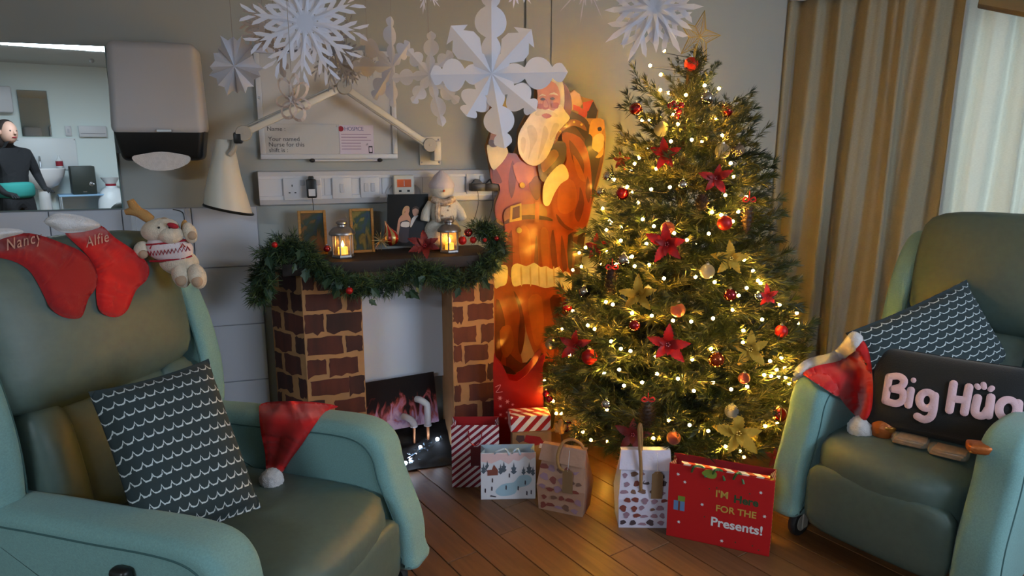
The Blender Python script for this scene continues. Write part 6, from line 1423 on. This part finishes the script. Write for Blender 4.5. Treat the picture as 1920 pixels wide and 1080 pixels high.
# loops of paper
t, k_, c = flake_thing('looped paper strip snowflake hanging before the lamp arm', 549, 188, 1.95, 10)
for a_, ln, w_ in ((-28, 46, 13), (8, 50, 10), (40, 42, 13), (110, 34, 11), (160, 42, 15), (205, 38, 15), (262, 32, 12)):
    P = [Vector((w_*k_*sin(2*pi*i/14), 0, ln*k_*(0.5 - 0.5*cos(2*pi*i/14)))) for i in range(14)]; M = Matrix.Rotation(radians(a_), 4, 'Y'); mb = MB()
    for i in range(14):
        p, q_ = P[i], P[(i+1) % 14]; cc_ = Vector((0, 0, ln*k_*0.5)); pi_, qi_ = p + (cc_-p)*0.28, q_ + (cc_-q_)*0.28
        mb.add([p + Vector((0, 0.006, 0)), q_ + Vector((0, 0.006, 0)), qi_ + Vector((0, -0.006, 0)), pi_ + Vector((0, -0.006, 0))], [(0, 1, 2, 3)], M)
    mb.build('paper_loop', 'paper_cream', t, smooth=False)
string_up(t, c, (0, 0, 50*k_))
t, k_, c = flake_thing('small brown-grey paper snowflake in front of the title strip', 517, 92, 2.1, 30)
for a_, ln in ((165, 52), (150, 40), (20, 30), (60, 26), (-60, 34), (-20, 40)): paper(t, arm_mesh(ln*k_, [(0, 2*k_), (0.5, 4*k_), (0.85, 6*k_), (1, 2*k_)], 0.4, radians(a_)), 'folded_arm', mat('paper_brown', (164, 146, 134), 0.8))
string_up(t, c, (0, 0, 30*k_))
# ------------------------------------------------------------------ Santa cutout, printed board standing against the trunking
SO = 0.085
ss0 = wl(1000, 700, SO)[0]
sa = thing('santa_cutout', 'tall printed cardboard Santa cutout standing between fireplace and tree', 'cutout', WM(ss0, 0, SO))
def sp2(pts, sm=3):
    P = [(wl(x, y, SO)[0]-ss0, wl(x, y, SO)[1]) for x, y in pts]; return smooth2(P, sm) if sm else P
PR = dict(coat=(150, 60, 18), coat_d=(104, 36, 12), coat_l=(164, 78, 24), fur=(208, 190, 152), fur_d=(190, 160, 112), skin=(192, 122, 84), skin_d=(164, 84, 58), beard=(224, 206, 172), beard_d=(206, 186, 150), glove=(120, 70, 24), glove_d=(62, 34, 14), belt=(140, 84, 20), belt_d=(84, 44, 12), sack=(96, 48, 18), sack_d=(52, 26, 12), strap=(120, 62, 24), gold=(206, 162, 70), cap=(96, 22, 14), toy_red=(190, 60, 34), toy_dark=(40, 32, 34), toy_tan=(204, 150, 76), boot=(46, 26, 16), cream=(216, 190, 140), eye=(60, 34, 26))
for k_, c in PR.items(): mat('print_' + k_, c, 0.38, coat=0.3, var=0.14, vscale=14)
board = sp2([(917, 178), (925, 200), (933, 174), (939, 172), (948, 190), (944, 230), (948, 268), (953, 285), (962, 289), (968, 272), (970, 243), (984, 216), (1000, 205), (1002, 165), (1010, 150), (1030, 145), (1050, 151), (1064, 174), (1077, 168), (1092, 182), (1112, 187), (1122, 208), (1120, 222), (1133, 225), (1136, 258), (1134, 290), (1126, 330), (1112, 380), (1100, 430), (1092, 480), (1084, 530), (1072, 570), (1062, 600), (1054, 650), (1048, 690), (1052, 740), (1056, 822), (924, 822), (926, 700), (926, 560), (926, 510), (932, 490), (942, 465), (944, 424), (932, 417), (926, 395), (927, 375), (934, 362), (932, 347), (922, 344), (914, 300), (909, 275), (918, 245), (921, 232), (911, 217), (918, 204)], 0)
zmin = min(p[1] for p in board); board = [(x, 0.002 if z < zmin + 0.06 else z) for x, z in board]
MB().prism(board, 0, 0.006).build('backing_board', 'cardboard', sa, smooth=False)
lv = [0]
def ink(nm, key, pts, sm=3, parent=None):
    lv[0] += 1; o = MB().flat(sp2(pts, sm), -0.0004*lv[0]).build(nm, 'print_' + key, parent or sa, smooth=False); return o
# sack and toys behind
sk = ink('sack', 'sack', [(1052, 240), (1080, 226), (1110, 236), (1132, 258), (1132, 292), (1124, 330), (1110, 380), (1098, 430), (1088, 500), (1072, 566), (1058, 590), (1056, 480), (1066, 400), (1064, 300)])
ink('sack_fold', 'sack_d', [(1112, 260), (1126, 285), (1118, 330), (1102, 400), (1092, 480), (1078, 555), (1072, 540), (1080, 470), (1090, 400), (1102, 330)], 3, sk); ink('sack_fold', 'sack_d', [(1060, 440), (1074, 445), (1070, 520), (1062, 560), (1056, 520)], 3, sk)
ink('toy_bear', 'toy_tan', [(1108, 228), (1118, 222), (1130, 224), (1133, 240), (1128, 248), (1132, 262), (1130, 290), (1118, 296), (1108, 280), (1104, 250)]); ink('bear_nose', 'toy_dark', [(1120, 240), (1126, 238), (1128, 244), (1122, 246)])
ink('toy_doll', 'cream', [(1112, 258), (1124, 250), (1132, 256), (1130, 276), (1120, 286), (1110, 276)]); ink('doll_coat', 'toy_dark', [(1098, 252), (1110, 256), (1110, 278), (1122, 288), (1104, 300), (1096, 280)])
ink('toy_house', 'toy_dark', [(1100, 205), (1112, 190), (1120, 207), (1117, 222), (1100, 222)], 0); ink('house_roof', 'toy_red', [(1092, 192), (1112, 188), (1103, 208), (1094, 212)], 0)
ink('toy_parcel', 'toy_tan', [(1066, 178), (1076, 170), (1086, 176), (1092, 194), (1084, 206), (1068, 206)], 0); ink('parcel_ribbon', 'toy_red', [(1074, 196), (1086, 200), (1092, 206), (1084, 210), (1074, 206)], 0); ink('toy_ball', 'toy_red', [(1086, 206), (1098, 204), (1100, 216), (1092, 222), (1084, 216)])
ink('sack_mouth', 'sack_d', [(1054, 200), (1070, 208), (1094, 220), (1104, 236), (1098, 262), (1080, 240), (1060, 228)])
# legs and boots
for nm, P in (('trouser_leg', [(927, 520), (975, 525), (984, 580), (972, 640), (980, 690), (960, 702), (927, 694)]), ('trouser_leg', [(972, 520), (1058, 530), (1056, 600), (1048, 660), (1040, 690), (1012, 686), (1000, 660), (986, 620), (978, 570)])): ink(nm, 'coat', P)
for P in ([(930, 560), (946, 600), (944, 650), (934, 690), (928, 660)], [(962, 545), (976, 570), (984, 620), (976, 664), (970, 640), (974, 590)], [(1030, 560), (1052, 560), (1046, 640), (1036, 680), (1040, 620)], [(950, 660), (976, 680), (1004, 672), (980, 692), (952, 696)]): ink('trouser_fold', 'coat_d', P)
for P in ([(990, 560), (1014, 556), (1018, 620), (1006, 650), (996, 620)], [(936, 620), (956, 610), (962, 650), (944, 670)]): ink('trouser_light', 'coat_l', P)
for P in ([(930, 690), (966, 698), (972, 740), (968, 800), (930, 800)], [(985, 680), (1020, 678), (1040, 690), (1036, 800), (990, 800)]): ink('boot', 'boot', P)
# coat
ct = ink('coat', 'coat', [(922, 300), (935, 290), (962, 287), (1010, 300), (1050, 280), (1090, 300), (1104, 340), (1104, 390), (1094, 424), (1064, 440), (1064, 500), (1066, 520), (960, 505), (948, 510), (930, 508), (942, 466), (945, 420), (930, 410), (927, 385), (936, 360), (934, 345), (922, 343), (918, 320)], 2)
for P in ([(926, 500), (944, 470), (958, 430), (960, 500), (956, 520), (944, 500)], [(960, 300), (966, 340), (958, 372), (952, 340)], [(990, 340), (1012, 330), (1010, 370), (1000, 372)], [(1036, 430), (1044, 500), (1036, 505), (1030, 460)], [(1052, 440), (1062, 500), (1054, 505), (1050, 470)], [(1004, 440), (1008, 500), (1000, 500)], [(925, 312), (940, 340), (930, 343), (922, 335)]): ink('coat_fold', 'coat_d', P, 3, ct)
for P in ([(972, 430), (990, 430), (994, 498), (976, 496)], [(1012, 432), (1026, 434), (1028, 500), (1016, 500)], [(960, 310), (990, 304), (1000, 330), (976, 350)]): ink('coat_light', 'coat_l', P, 3, ct)
ink('hem_fur', 'fur', [(958, 500), (968, 493), (985, 498), (1000, 492), (1012, 500), (1022, 498), (1034, 504), (1044, 500), (1052, 508), (1056, 528), (1050, 538), (1038, 536), (1020, 539), (1000, 533), (980, 532), (962, 536), (957, 520)]); ink('hem_fur', 'fur', [(1054, 510), (1066, 512), (1070, 526), (1068, 546), (1054, 542)]); ink('hem_fur', 'fur', [(926, 500), (938, 496), (950, 500), (948, 530), (936, 536), (926, 538)])
for x in (975, 992, 1008, 1022, 1036, 1046): ink('fur_crease', 'fur_d', [(x-1.5, 504), (x+1, 500), (x+2.5, 530), (x, 534)])
be = ink('belt', 'belt', [(943, 396), (958, 386), (990, 382), (1014, 382), (1024, 398), (1018, 408), (990, 404), (962, 408), (944, 416)], 2); ink('belt_edge', 'belt_d', [(944, 414), (962, 406), (990, 402), (1024, 406), (1034, 414), (1000, 410), (964, 413), (945, 420)], 2, be)
bk = ink('belt_buckle', 'gold', [(955, 386), (975, 380), (976, 412), (953, 416)], 0); ink('buckle_gap', 'belt_d', [(959, 389), (972, 385), (972, 407), (958, 411)], 0, bk); ink('belt_loop', 'coat_l', [(1001, 378), (1009, 378), (1008, 416), (1000, 416)], 0)
for x, y in ((977, 347), (971, 431)): ink('coat_button', 'gold', [(x + 5*cos(q), y + 5.5*sin(q)) for q in [i*pi/5 for i in range(10)]])
# raised arm, glove, and arm round the sack
ink('raised_sleeve_fur', 'fur', [(911, 272), (922, 276), (936, 268), (950, 282), (944, 298), (932, 312), (922, 318), (914, 300)])
gv = ink('glove', 'glove', [(918, 206), (912, 216), (914, 224), (920, 228), (918, 250), (914, 268), (922, 276), (936, 270), (937, 252), (930, 236), (928, 220), (926, 206)]); ink('glove_shade', 'glove_d', [(916, 262), (930, 264), (936, 256), (937, 268), (922, 276), (914, 270)], 3, gv)
ink('raised_finger', 'glove', [(916, 180), (922, 178), (926, 200), (926, 212), (918, 208)], 2); ink('pipe_stem', 'gold', [(939, 174), (946, 186), (948, 206), (944, 220), (941, 205)], 2)
sl = ink('sleeve', 'coat', [(1050, 250), (1084, 258), (1100, 290), (1106, 340), (1104, 390), (1094, 424), (1070, 434), (1046, 418), (1032, 392), (1036, 350), (1060, 300)])
for P in ([(1064, 262), (1090, 300), (1088, 330), (1070, 300)], [(1084, 350), (1092, 380), (1082, 415), (1074, 400), (1082, 372)], [(1040, 400), (1056, 420), (1072, 430), (1060, 430), (1044, 416)], [(1098, 330), (1104, 360), (1100, 380), (1094, 360)]): ink('sleeve_fold', 'coat_d', P, 3, sl)
for P in ([(1048, 340), (1072, 340), (1078, 380), (1060, 400), (1042, 390)], [(1070, 290), (1084, 310), (1094, 340), (1080, 330)]): ink('sleeve_light', 'coat_l', P, 3, sl)
ink('mitten', 'sack_d', [(1006, 290), (1030, 268), (1056, 268), (1056, 300), (1040, 318), (1020, 340), (1008, 330)]); ink('mitten_light', 'glove', [(1012, 300), (1034, 280), (1044, 292), (1024, 316), (1014, 322)])
ink('cuff_fur', 'fur', [(1014, 362), (1018, 340), (1034, 318), (1050, 307), (1060, 318), (1062, 334), (1048, 344), (1036, 362), (1026, 384), (1016, 382)])
ink('strap', 'strap', [(1028, 262), (1040, 244), (1056, 228), (1074, 224), (1090, 232), (1096, 246), (1084, 240), (1070, 236), (1056, 242), (1044, 256), (1036, 270)], 2)
for x, y in ((1036, 262), (1046, 246), (1058, 234), (1072, 229), (1086, 234)): ink('strap_stud', 'gold', [(x + 2.2*cos(q), y + 2.2*sin(q)) for q in [i*pi/4 for i in range(8)]], 2)
# head
ink('cap', 'cap', [(1030, 142), (1050, 152), (1064, 174), (1068, 204), (1060, 220), (1050, 206), (1048, 170), (1032, 150)]); ink('cap_fur', 'fur', [(1002, 160), (1010, 148), (1034, 146), (1050, 154), (1054, 180), (1052, 206), (1044, 200), (1042, 176), (1030, 160), (1004, 170)])
hd_ = ink('face', 'skin', [(1003, 160), (1020, 152), (1038, 158), (1046, 180), (1044, 206), (1032, 216), (1010, 214), (1002, 200), (1004, 180)])
br_ = ink('beard', 'beard', [(1000, 204), (1012, 206), (1022, 204), (1034, 208), (1046, 196), (1056, 210), (1064, 222), (1052, 236), (1040, 250), (1034, 268), (1020, 296), (1002, 310), (984, 306), (970, 288), (967, 262), (972, 244), (982, 228), (990, 216)])
for P in ([(984, 240), (996, 236), (1004, 256), (994, 280), (986, 300), (990, 270)], [(1016, 236), (1024, 250), (1014, 280), (1004, 300), (1010, 266)], [(974, 258), (982, 262), (978, 288), (972, 276)], [(1034, 232), (1044, 236), (1030, 262), (1026, 256)]): ink('beard_lock', 'beard_d', P, 3, br_)
ink('moustache', 'fur', [(998, 214), (1008, 206), (1018, 206), (1032, 210), (1042, 218), (1030, 220), (1018, 214), (1006, 218)]); ink('mouth', 'skin_d', [(1011, 217), (1020, 213), (1030, 218), (1020, 223)], 3, hd_)
ink('nose', 'skin_d', [(1014, 190), (1020, 188), (1025, 202), (1020, 206), (1012, 204)], 3, hd_); ink('nose_light', 'skin', [(1015, 190), (1020, 190), (1023, 201), (1015, 201)], 3, hd_)
for x, y in ((1013, 187), (1031, 186)): ink('eye', 'eye', [(x-5, y), (x, y-3), (x+5, y), (x, y+2.6)], 2, hd_)
for P in ([(1005, 182), (1012, 177), (1019, 181), (1012, 180)], [(1024, 178), (1034, 174), (1042, 180), (1033, 178)]): ink('eyebrow', 'fur', P, 2, hd_)
for P in ([(1004, 196), (1012, 196), (1012, 204), (1005, 204)], [(1030, 194), (1042, 194), (1040, 204), (1030, 202)]): ink('cheek', 'skin_d', P, 3, hd_)
# ------------------------------------------------------------------ the other end of the room, seen in the mirror
def mir(px, py, Y):                          # point on the plane y = Y seen by reflection at a mirror pixel
    m_ = onwall(px, py, 0.02); d = ray(px, py); d = d - WN*2*d.dot(WN); t_ = (Y - m_.y)/d.y; return m_ + d*t_
YR = -4.19
def rear_box(nm, label, cat, px0, py0, px1, py1, depth, m_, out=0.0, part='panel', rad=0.004):
    a, b = mir(px0, py0, YR + out), mir(px1, py1, YR + out); x0, x1 = sorted((a.x, b.x)); z0, z1 = sorted((a.z, b.z))
    t = thing(nm, label, cat, Matrix.Translation((x0, YR + out, z0))); MB().rbox(((x1-x0)/2, depth/2, (z1-z0)/2), (x1-x0, depth, z1-z0), rad, 2).build(part, m_, t); return t, x1-x0, z1-z0
mat('splash_white', (232, 234, 236), 0.4); mat('ceramic', (236, 234, 236), 0.15, coat=0.5); mat('bin_grey', (44, 52, 48), 0.5); mat('blue_tray', (150, 190, 226), 0.4)
t, w, h = rear_box('splash_panel', 'white splash panel behind the basin, reflected in the mirror', 'panel', 0, 258, 148, 318, 0.01, 'splash_white')
for x in (0.01, w-0.01): MB().sphere((x, 0.012, h-0.02), 0.006, 8, 6).build('fixing', 'metal', t)
t, w, h = rear_box('small_mirror', 'small dark mirror on the far wall, reflected in the larger mirror', 'mirror', 30, 168, 98, 256, 0.008, 'mirror_edge', part='backing')
MB().box(0.004, w-0.004, 0.008, 0.010, 0.004, h-0.004).build('glass', 'mirror_silver', t, smooth=False)
t, w, h = rear_box('soap_cabinet', 'white soap cabinet on the far wall at the mirror edge', 'dispenser', -60, 160, 26, 212, 0.15, 'white_plastic', part='cabinet', rad=0.02)
MB().rbox((w/2, 0.152, h*0.1), (w*0.3, 0.004, 0.02), 0.002, 1).build('push_bar', 'dispenser_grey', t)
t, w, h = rear_box('rocker_switch', 'small white switch on the far wall seen in the mirror', 'switch', 121, 236, 135, 255, 0.012, 'white_plastic', part='face_plate'); MB().rbox((w/2, 0.014, h/2), (w*0.3, 0.006, h*0.4), 0.001, 1).build('rocker', 'tile_glaze', t)
t, w, h = rear_box('wall_box', 'white wall box on the far wall beside the switch', 'box', 146, 236, 200, 257, 0.05, 'white_plastic', part='casing'); MB().rbox((w/2, 0.051, h*0.3), (w*0.9, 0.003, 0.006), 0.001, 1).build('seam', 'grout', t)
# basin
a, b = mir(30, 316, YR + 0.2), mir(128, 360, YR + 0.2); x0, x1 = sorted((a.x, b.x)); zt = max(a.z, b.z)
t = thing('hand_basin', 'white hand basin below the far splash panel, reflected in the mirror', 'basin', Matrix.Translation(((x0+x1)/2, YR, zt - 0.2)))
ww = (x1-x0)/2; MB().lathe([(0.05, -0.05), (ww*0.62, 0.0), (ww*0.9, 0.1), (ww, 0.19), (ww*0.97, 0.2), (ww*0.88, 0.19), (ww*0.7, 0.09), (0.04, 0.05), (0, 0.05)], 32, TX(0, 0.24, 0) @ Matrix.Diagonal((1, 0.85, 1, 1))).build('bowl', 'ceramic', t)
MB().tube(smoothpath([(0, 0.05, 0.2), (0, 0.05, 0.3), (0, 0.1, 0.33), (0, 0.16, 0.29)], 5), 0.012, 8).build('tap', 'metal', t); MB().cyl((0, 0.2, -0.04), (0, 0.2, -(zt-0.2)+0.01), 0.06, 0.08, 16).build('pedestal', 'ceramic', t)
p = mir(112, 312, YR + 0.1); t = thing('soap_bottle', 'red labelled soap bottle on the reflected basin', 'bottle', Matrix.Translation((p.x, YR + 0.11, zt)))
MB().lathe([(0.035, 0), (0.038, 0.01), (0.038, 0.09), (0.02, 0.11), (0.012, 0.13), (0.012, 0.15)], 16).build('bottle', 'splash_white', t); MB().lathe([(0.0388, 0.02), (0.0388, 0.08)], 16).build('bottle_label', 'ink_red', t)
t, w, h = rear_box('waste_bin', 'dark square bin beside the reflected basin', 'bin', 127, 311, 178, 361, 0.3, 'bin_grey', 0.06, 'bin_body', 0.01); MB().rbox((w/2, 0.302, 0.03), (0.04, 0.004, 0.012), 0.001, 1).build('bin_badge', 'metal', t)
o = t; hgt = o.matrix_basis.translation.z
t = thing('blue_trolley', 'pale blue trolley under the dark bin in the mirror', 'trolley', Matrix.Translation((o.matrix_basis.translation.x - 0.05, YR + 0.05, 0)))
MB().rbox((w/2 + 0.05, 0.17, hgt - 0.012), (w + 0.3, 0.36, 0.02), 0.005, 2).build('top_shelf', 'blue_tray', t); MB().rbox((w/2 + 0.05, 0.17, hgt*0.4), (w + 0.3, 0.36, 0.02), 0.005, 2).build('lower_shelf', 'blue_tray', t)
for x in (-0.08, w + 0.18):
    for y in (0.01, 0.33): MB().cyl((x, y, 0.0), (x, y, hgt - 0.02), 0.012, n=8).build('leg', 'metal', t)
p = mir(206, 330, YR + 0.3); t = thing('laundry_sack', 'white plastic sack on the far side, reflected at the mirror edge', 'sack', Matrix.Translation((p.x, YR + 0.3, 0)))
MB().sq((0, 0, 0.48), (0.17, 0.16, 0.48), 0.6, 0.8, 20, 16).lathe([(0.08, 0.93), (0.05, 0.99), (0.11, 1.08)], 14).build('sack_body', mat('sack_film', (230, 234, 238), 0.4, bump=0.9, bscale=12), t); MB().lathe([(0.057, 0.97), (0.06, 0.99), (0.057, 1.01)], 14).build('tie', 'ink_red', t)
# person seen only in the mirror, standing with the back part-turned
pp = mir(14, 250, -3.0)
mat('dark_cloth', (20, 20, 24), 0.9); mat('teal_cloth', (40, 130, 124), 0.85); mat('skin_plain', (206, 160, 140), 0.6); mat('hair_dark', (40, 28, 24), 0.7)
pe = thing('person', 'person in a black top with teal panels, reflected in the wall mirror', 'person', Matrix.Translation((pp.x, -3.0, 0)) @ Matrix.Rotation(radians(150), 4, 'Z'))
J = {'pel': (0, 0, 0.92), 'sp': (0, 0.01, 1.12), 'ch': (0, 0.0, 1.30), 'nk': (0, 0.0, 1.44), 'hd': (0, -0.02, 1.53), 'sl': (0.17, 0, 1.38), 'el': (0.24, 0.02, 1.13), 'wl': (0.2, -0.16, 0.98), 'sr': (-0.17, 0, 1.38), 'er': (-0.25, 0.0, 1.14), 'wr': (-0.18, -0.2, 1.02), 'hl': (0.1, 0, 0.88), 'kl': (0.11, -0.02, 0.48), 'al': (0.11, 0.02, 0.09), 'tl': (0.12, -0.14, 0.03), 'hr': (-0.1, 0, 0.88), 'kr': (-0.11, -0.02, 0.48), 'ar': (-0.11, 0.02, 0.09), 'tr': (-0.12, -0.14, 0.03)}
RAD = {'pel': 0.15, 'sp': 0.135, 'ch': 0.155, 'nk': 0.055, 'hd': 0.06, 'sl': 0.065, 'el': 0.045, 'wl': 0.03, 'sr': 0.065, 'er': 0.045, 'wr': 0.03, 'hl': 0.1, 'kl': 0.065, 'al': 0.042, 'tl': 0.035, 'hr': 0.1, 'kr': 0.065, 'ar': 0.042, 'tr': 0.035}
E_ = [('pel', 'sp'), ('sp', 'ch'), ('ch', 'nk'), ('nk', 'hd'), ('ch', 'sl'), ('sl', 'el'), ('el', 'wl'), ('ch', 'sr'), ('sr', 'er'), ('er', 'wr'), ('pel', 'hl'), ('hl', 'kl'), ('kl', 'al'), ('al', 'tl'), ('pel', 'hr'), ('hr', 'kr'), ('kr', 'ar'), ('ar', 'tr')]
FG = []
for s_, wr_ in ((1, 'wl'), (-1, 'wr')):
    w_ = Vector(J[wr_]); palm = w_ + Vector((-s_*0.02, -0.07, -0.02)); J[wr_ + 'p'] = tuple(palm); RAD[wr_ + 'p'] = 0.03; E_.append((wr_, wr_ + 'p'))
    for i, (dx, ln) in enumerate(((-0.03, 0.06), (-0.01, 0.075), (0.01, 0.072), (0.028, 0.058))):
        a = palm + Vector((dx, -0.02, 0)); J['%sf%da' % (wr_, i)] = tuple(a + Vector((0, -ln*0.5, -0.005))); J['%sf%db' % (wr_, i)] = tuple(a + Vector((0, -ln*0.85, -0.03))); RAD['%sf%da' % (wr_, i)] = 0.009; RAD['%sf%db' % (wr_, i)] = 0.008
        E_ += [(wr_ + 'p', '%sf%da' % (wr_, i)), ('%sf%da' % (wr_, i), '%sf%db' % (wr_, i))]
    J[wr_ + 't'] = tuple(palm + Vector((-s_*0.05, -0.015, 0.01))); RAD[wr_ + 't'] = 0.01; E_.append((wr_ + 'p', wr_ + 't'))
nm_ = list(J); me = bpy.data.meshes.new('body'); me.from_pydata([J[n] for n in nm_], [(nm_.index(a), nm_.index(b)) for a, b in E_], []); ob = bpy.data.objects.new('body', me); col.objects.link(ob); ob.parent = pe
sk_ = ob.modifiers.new('skin', 'SKIN'); ss_ = ob.modifiers.new('smooth', 'SUBSURF'); ss_.levels = 2; ss_.render_levels = 2
for i, n in enumerate(nm_): me.skin_vertices[0].data[i].radius = (RAD[n], RAD[n]*(0.72 if n in ('pel', 'sp', 'ch') else 1)); me.skin_vertices[0].data[i].use_root = (n == 'pel')
me.materials.append(MATS['dark_cloth'])
hd = MB().sq((0, -0.02, 1.60), (0.075, 0.095, 0.115), 0.95, 1, 24, 16).build('head', 'skin_plain', pe, ang=180)
MB().sq((0, 0.02, 1.635), (0.088, 0.095, 0.10), 1, 1, 20, 14).sq((0, 0.06, 1.54), (0.085, 0.06, 0.13), 1, 1, 20, 14).build('hair', 'hair_dark', hd, ang=180)
MB().tube([(0, -0.115, 1.61), (0, -0.135, 1.585), (0, -0.115, 1.578)], [0.008, 0.013, 0.01], 8).build('nose', 'skin_plain', hd)
for x in (-0.03, 0.03): MB().sphere((x, -0.102, 1.615), 0.009, 8, 6).build('eye', 'black_plastic', hd)
for x in (-0.078, 0.078): MB().sphere((x, -0.01, 1.60), (0.01, 0.02, 0.03), 8, 6).build('ear', 'skin_plain', hd)
MB().sphere((0, -0.108, 1.548), (0.024, 0.006, 0.006), 10, 6).build('mouth', 'ink_red', hd)
MB().sq((0, 0.0, 1.0), (0.185, 0.135, 0.09), 0.5, 0.9, 24, 10).build('teal_hem', 'teal_cloth', pe, ang=180)
# the lit ceiling panel at that end
t = thing('ceiling_light', 'lit ceiling panel at the far end of the room seen in the mirror', 'light', Matrix.Translation((-1.55, -1.7, H)))
MB().rbox((0, 0, -0.012), (1.24, 0.64, 0.024), 0.004, 1).build('tray', 'white_plastic', t); MB().box(-0.58, 0.58, -0.28, 0.28, -0.027, -0.0245).build('diffuser', mat('lit_diffuser', (240, 248, 255), 0.5, emit=5, ecol=(225, 240, 255)), t, smooth=False)
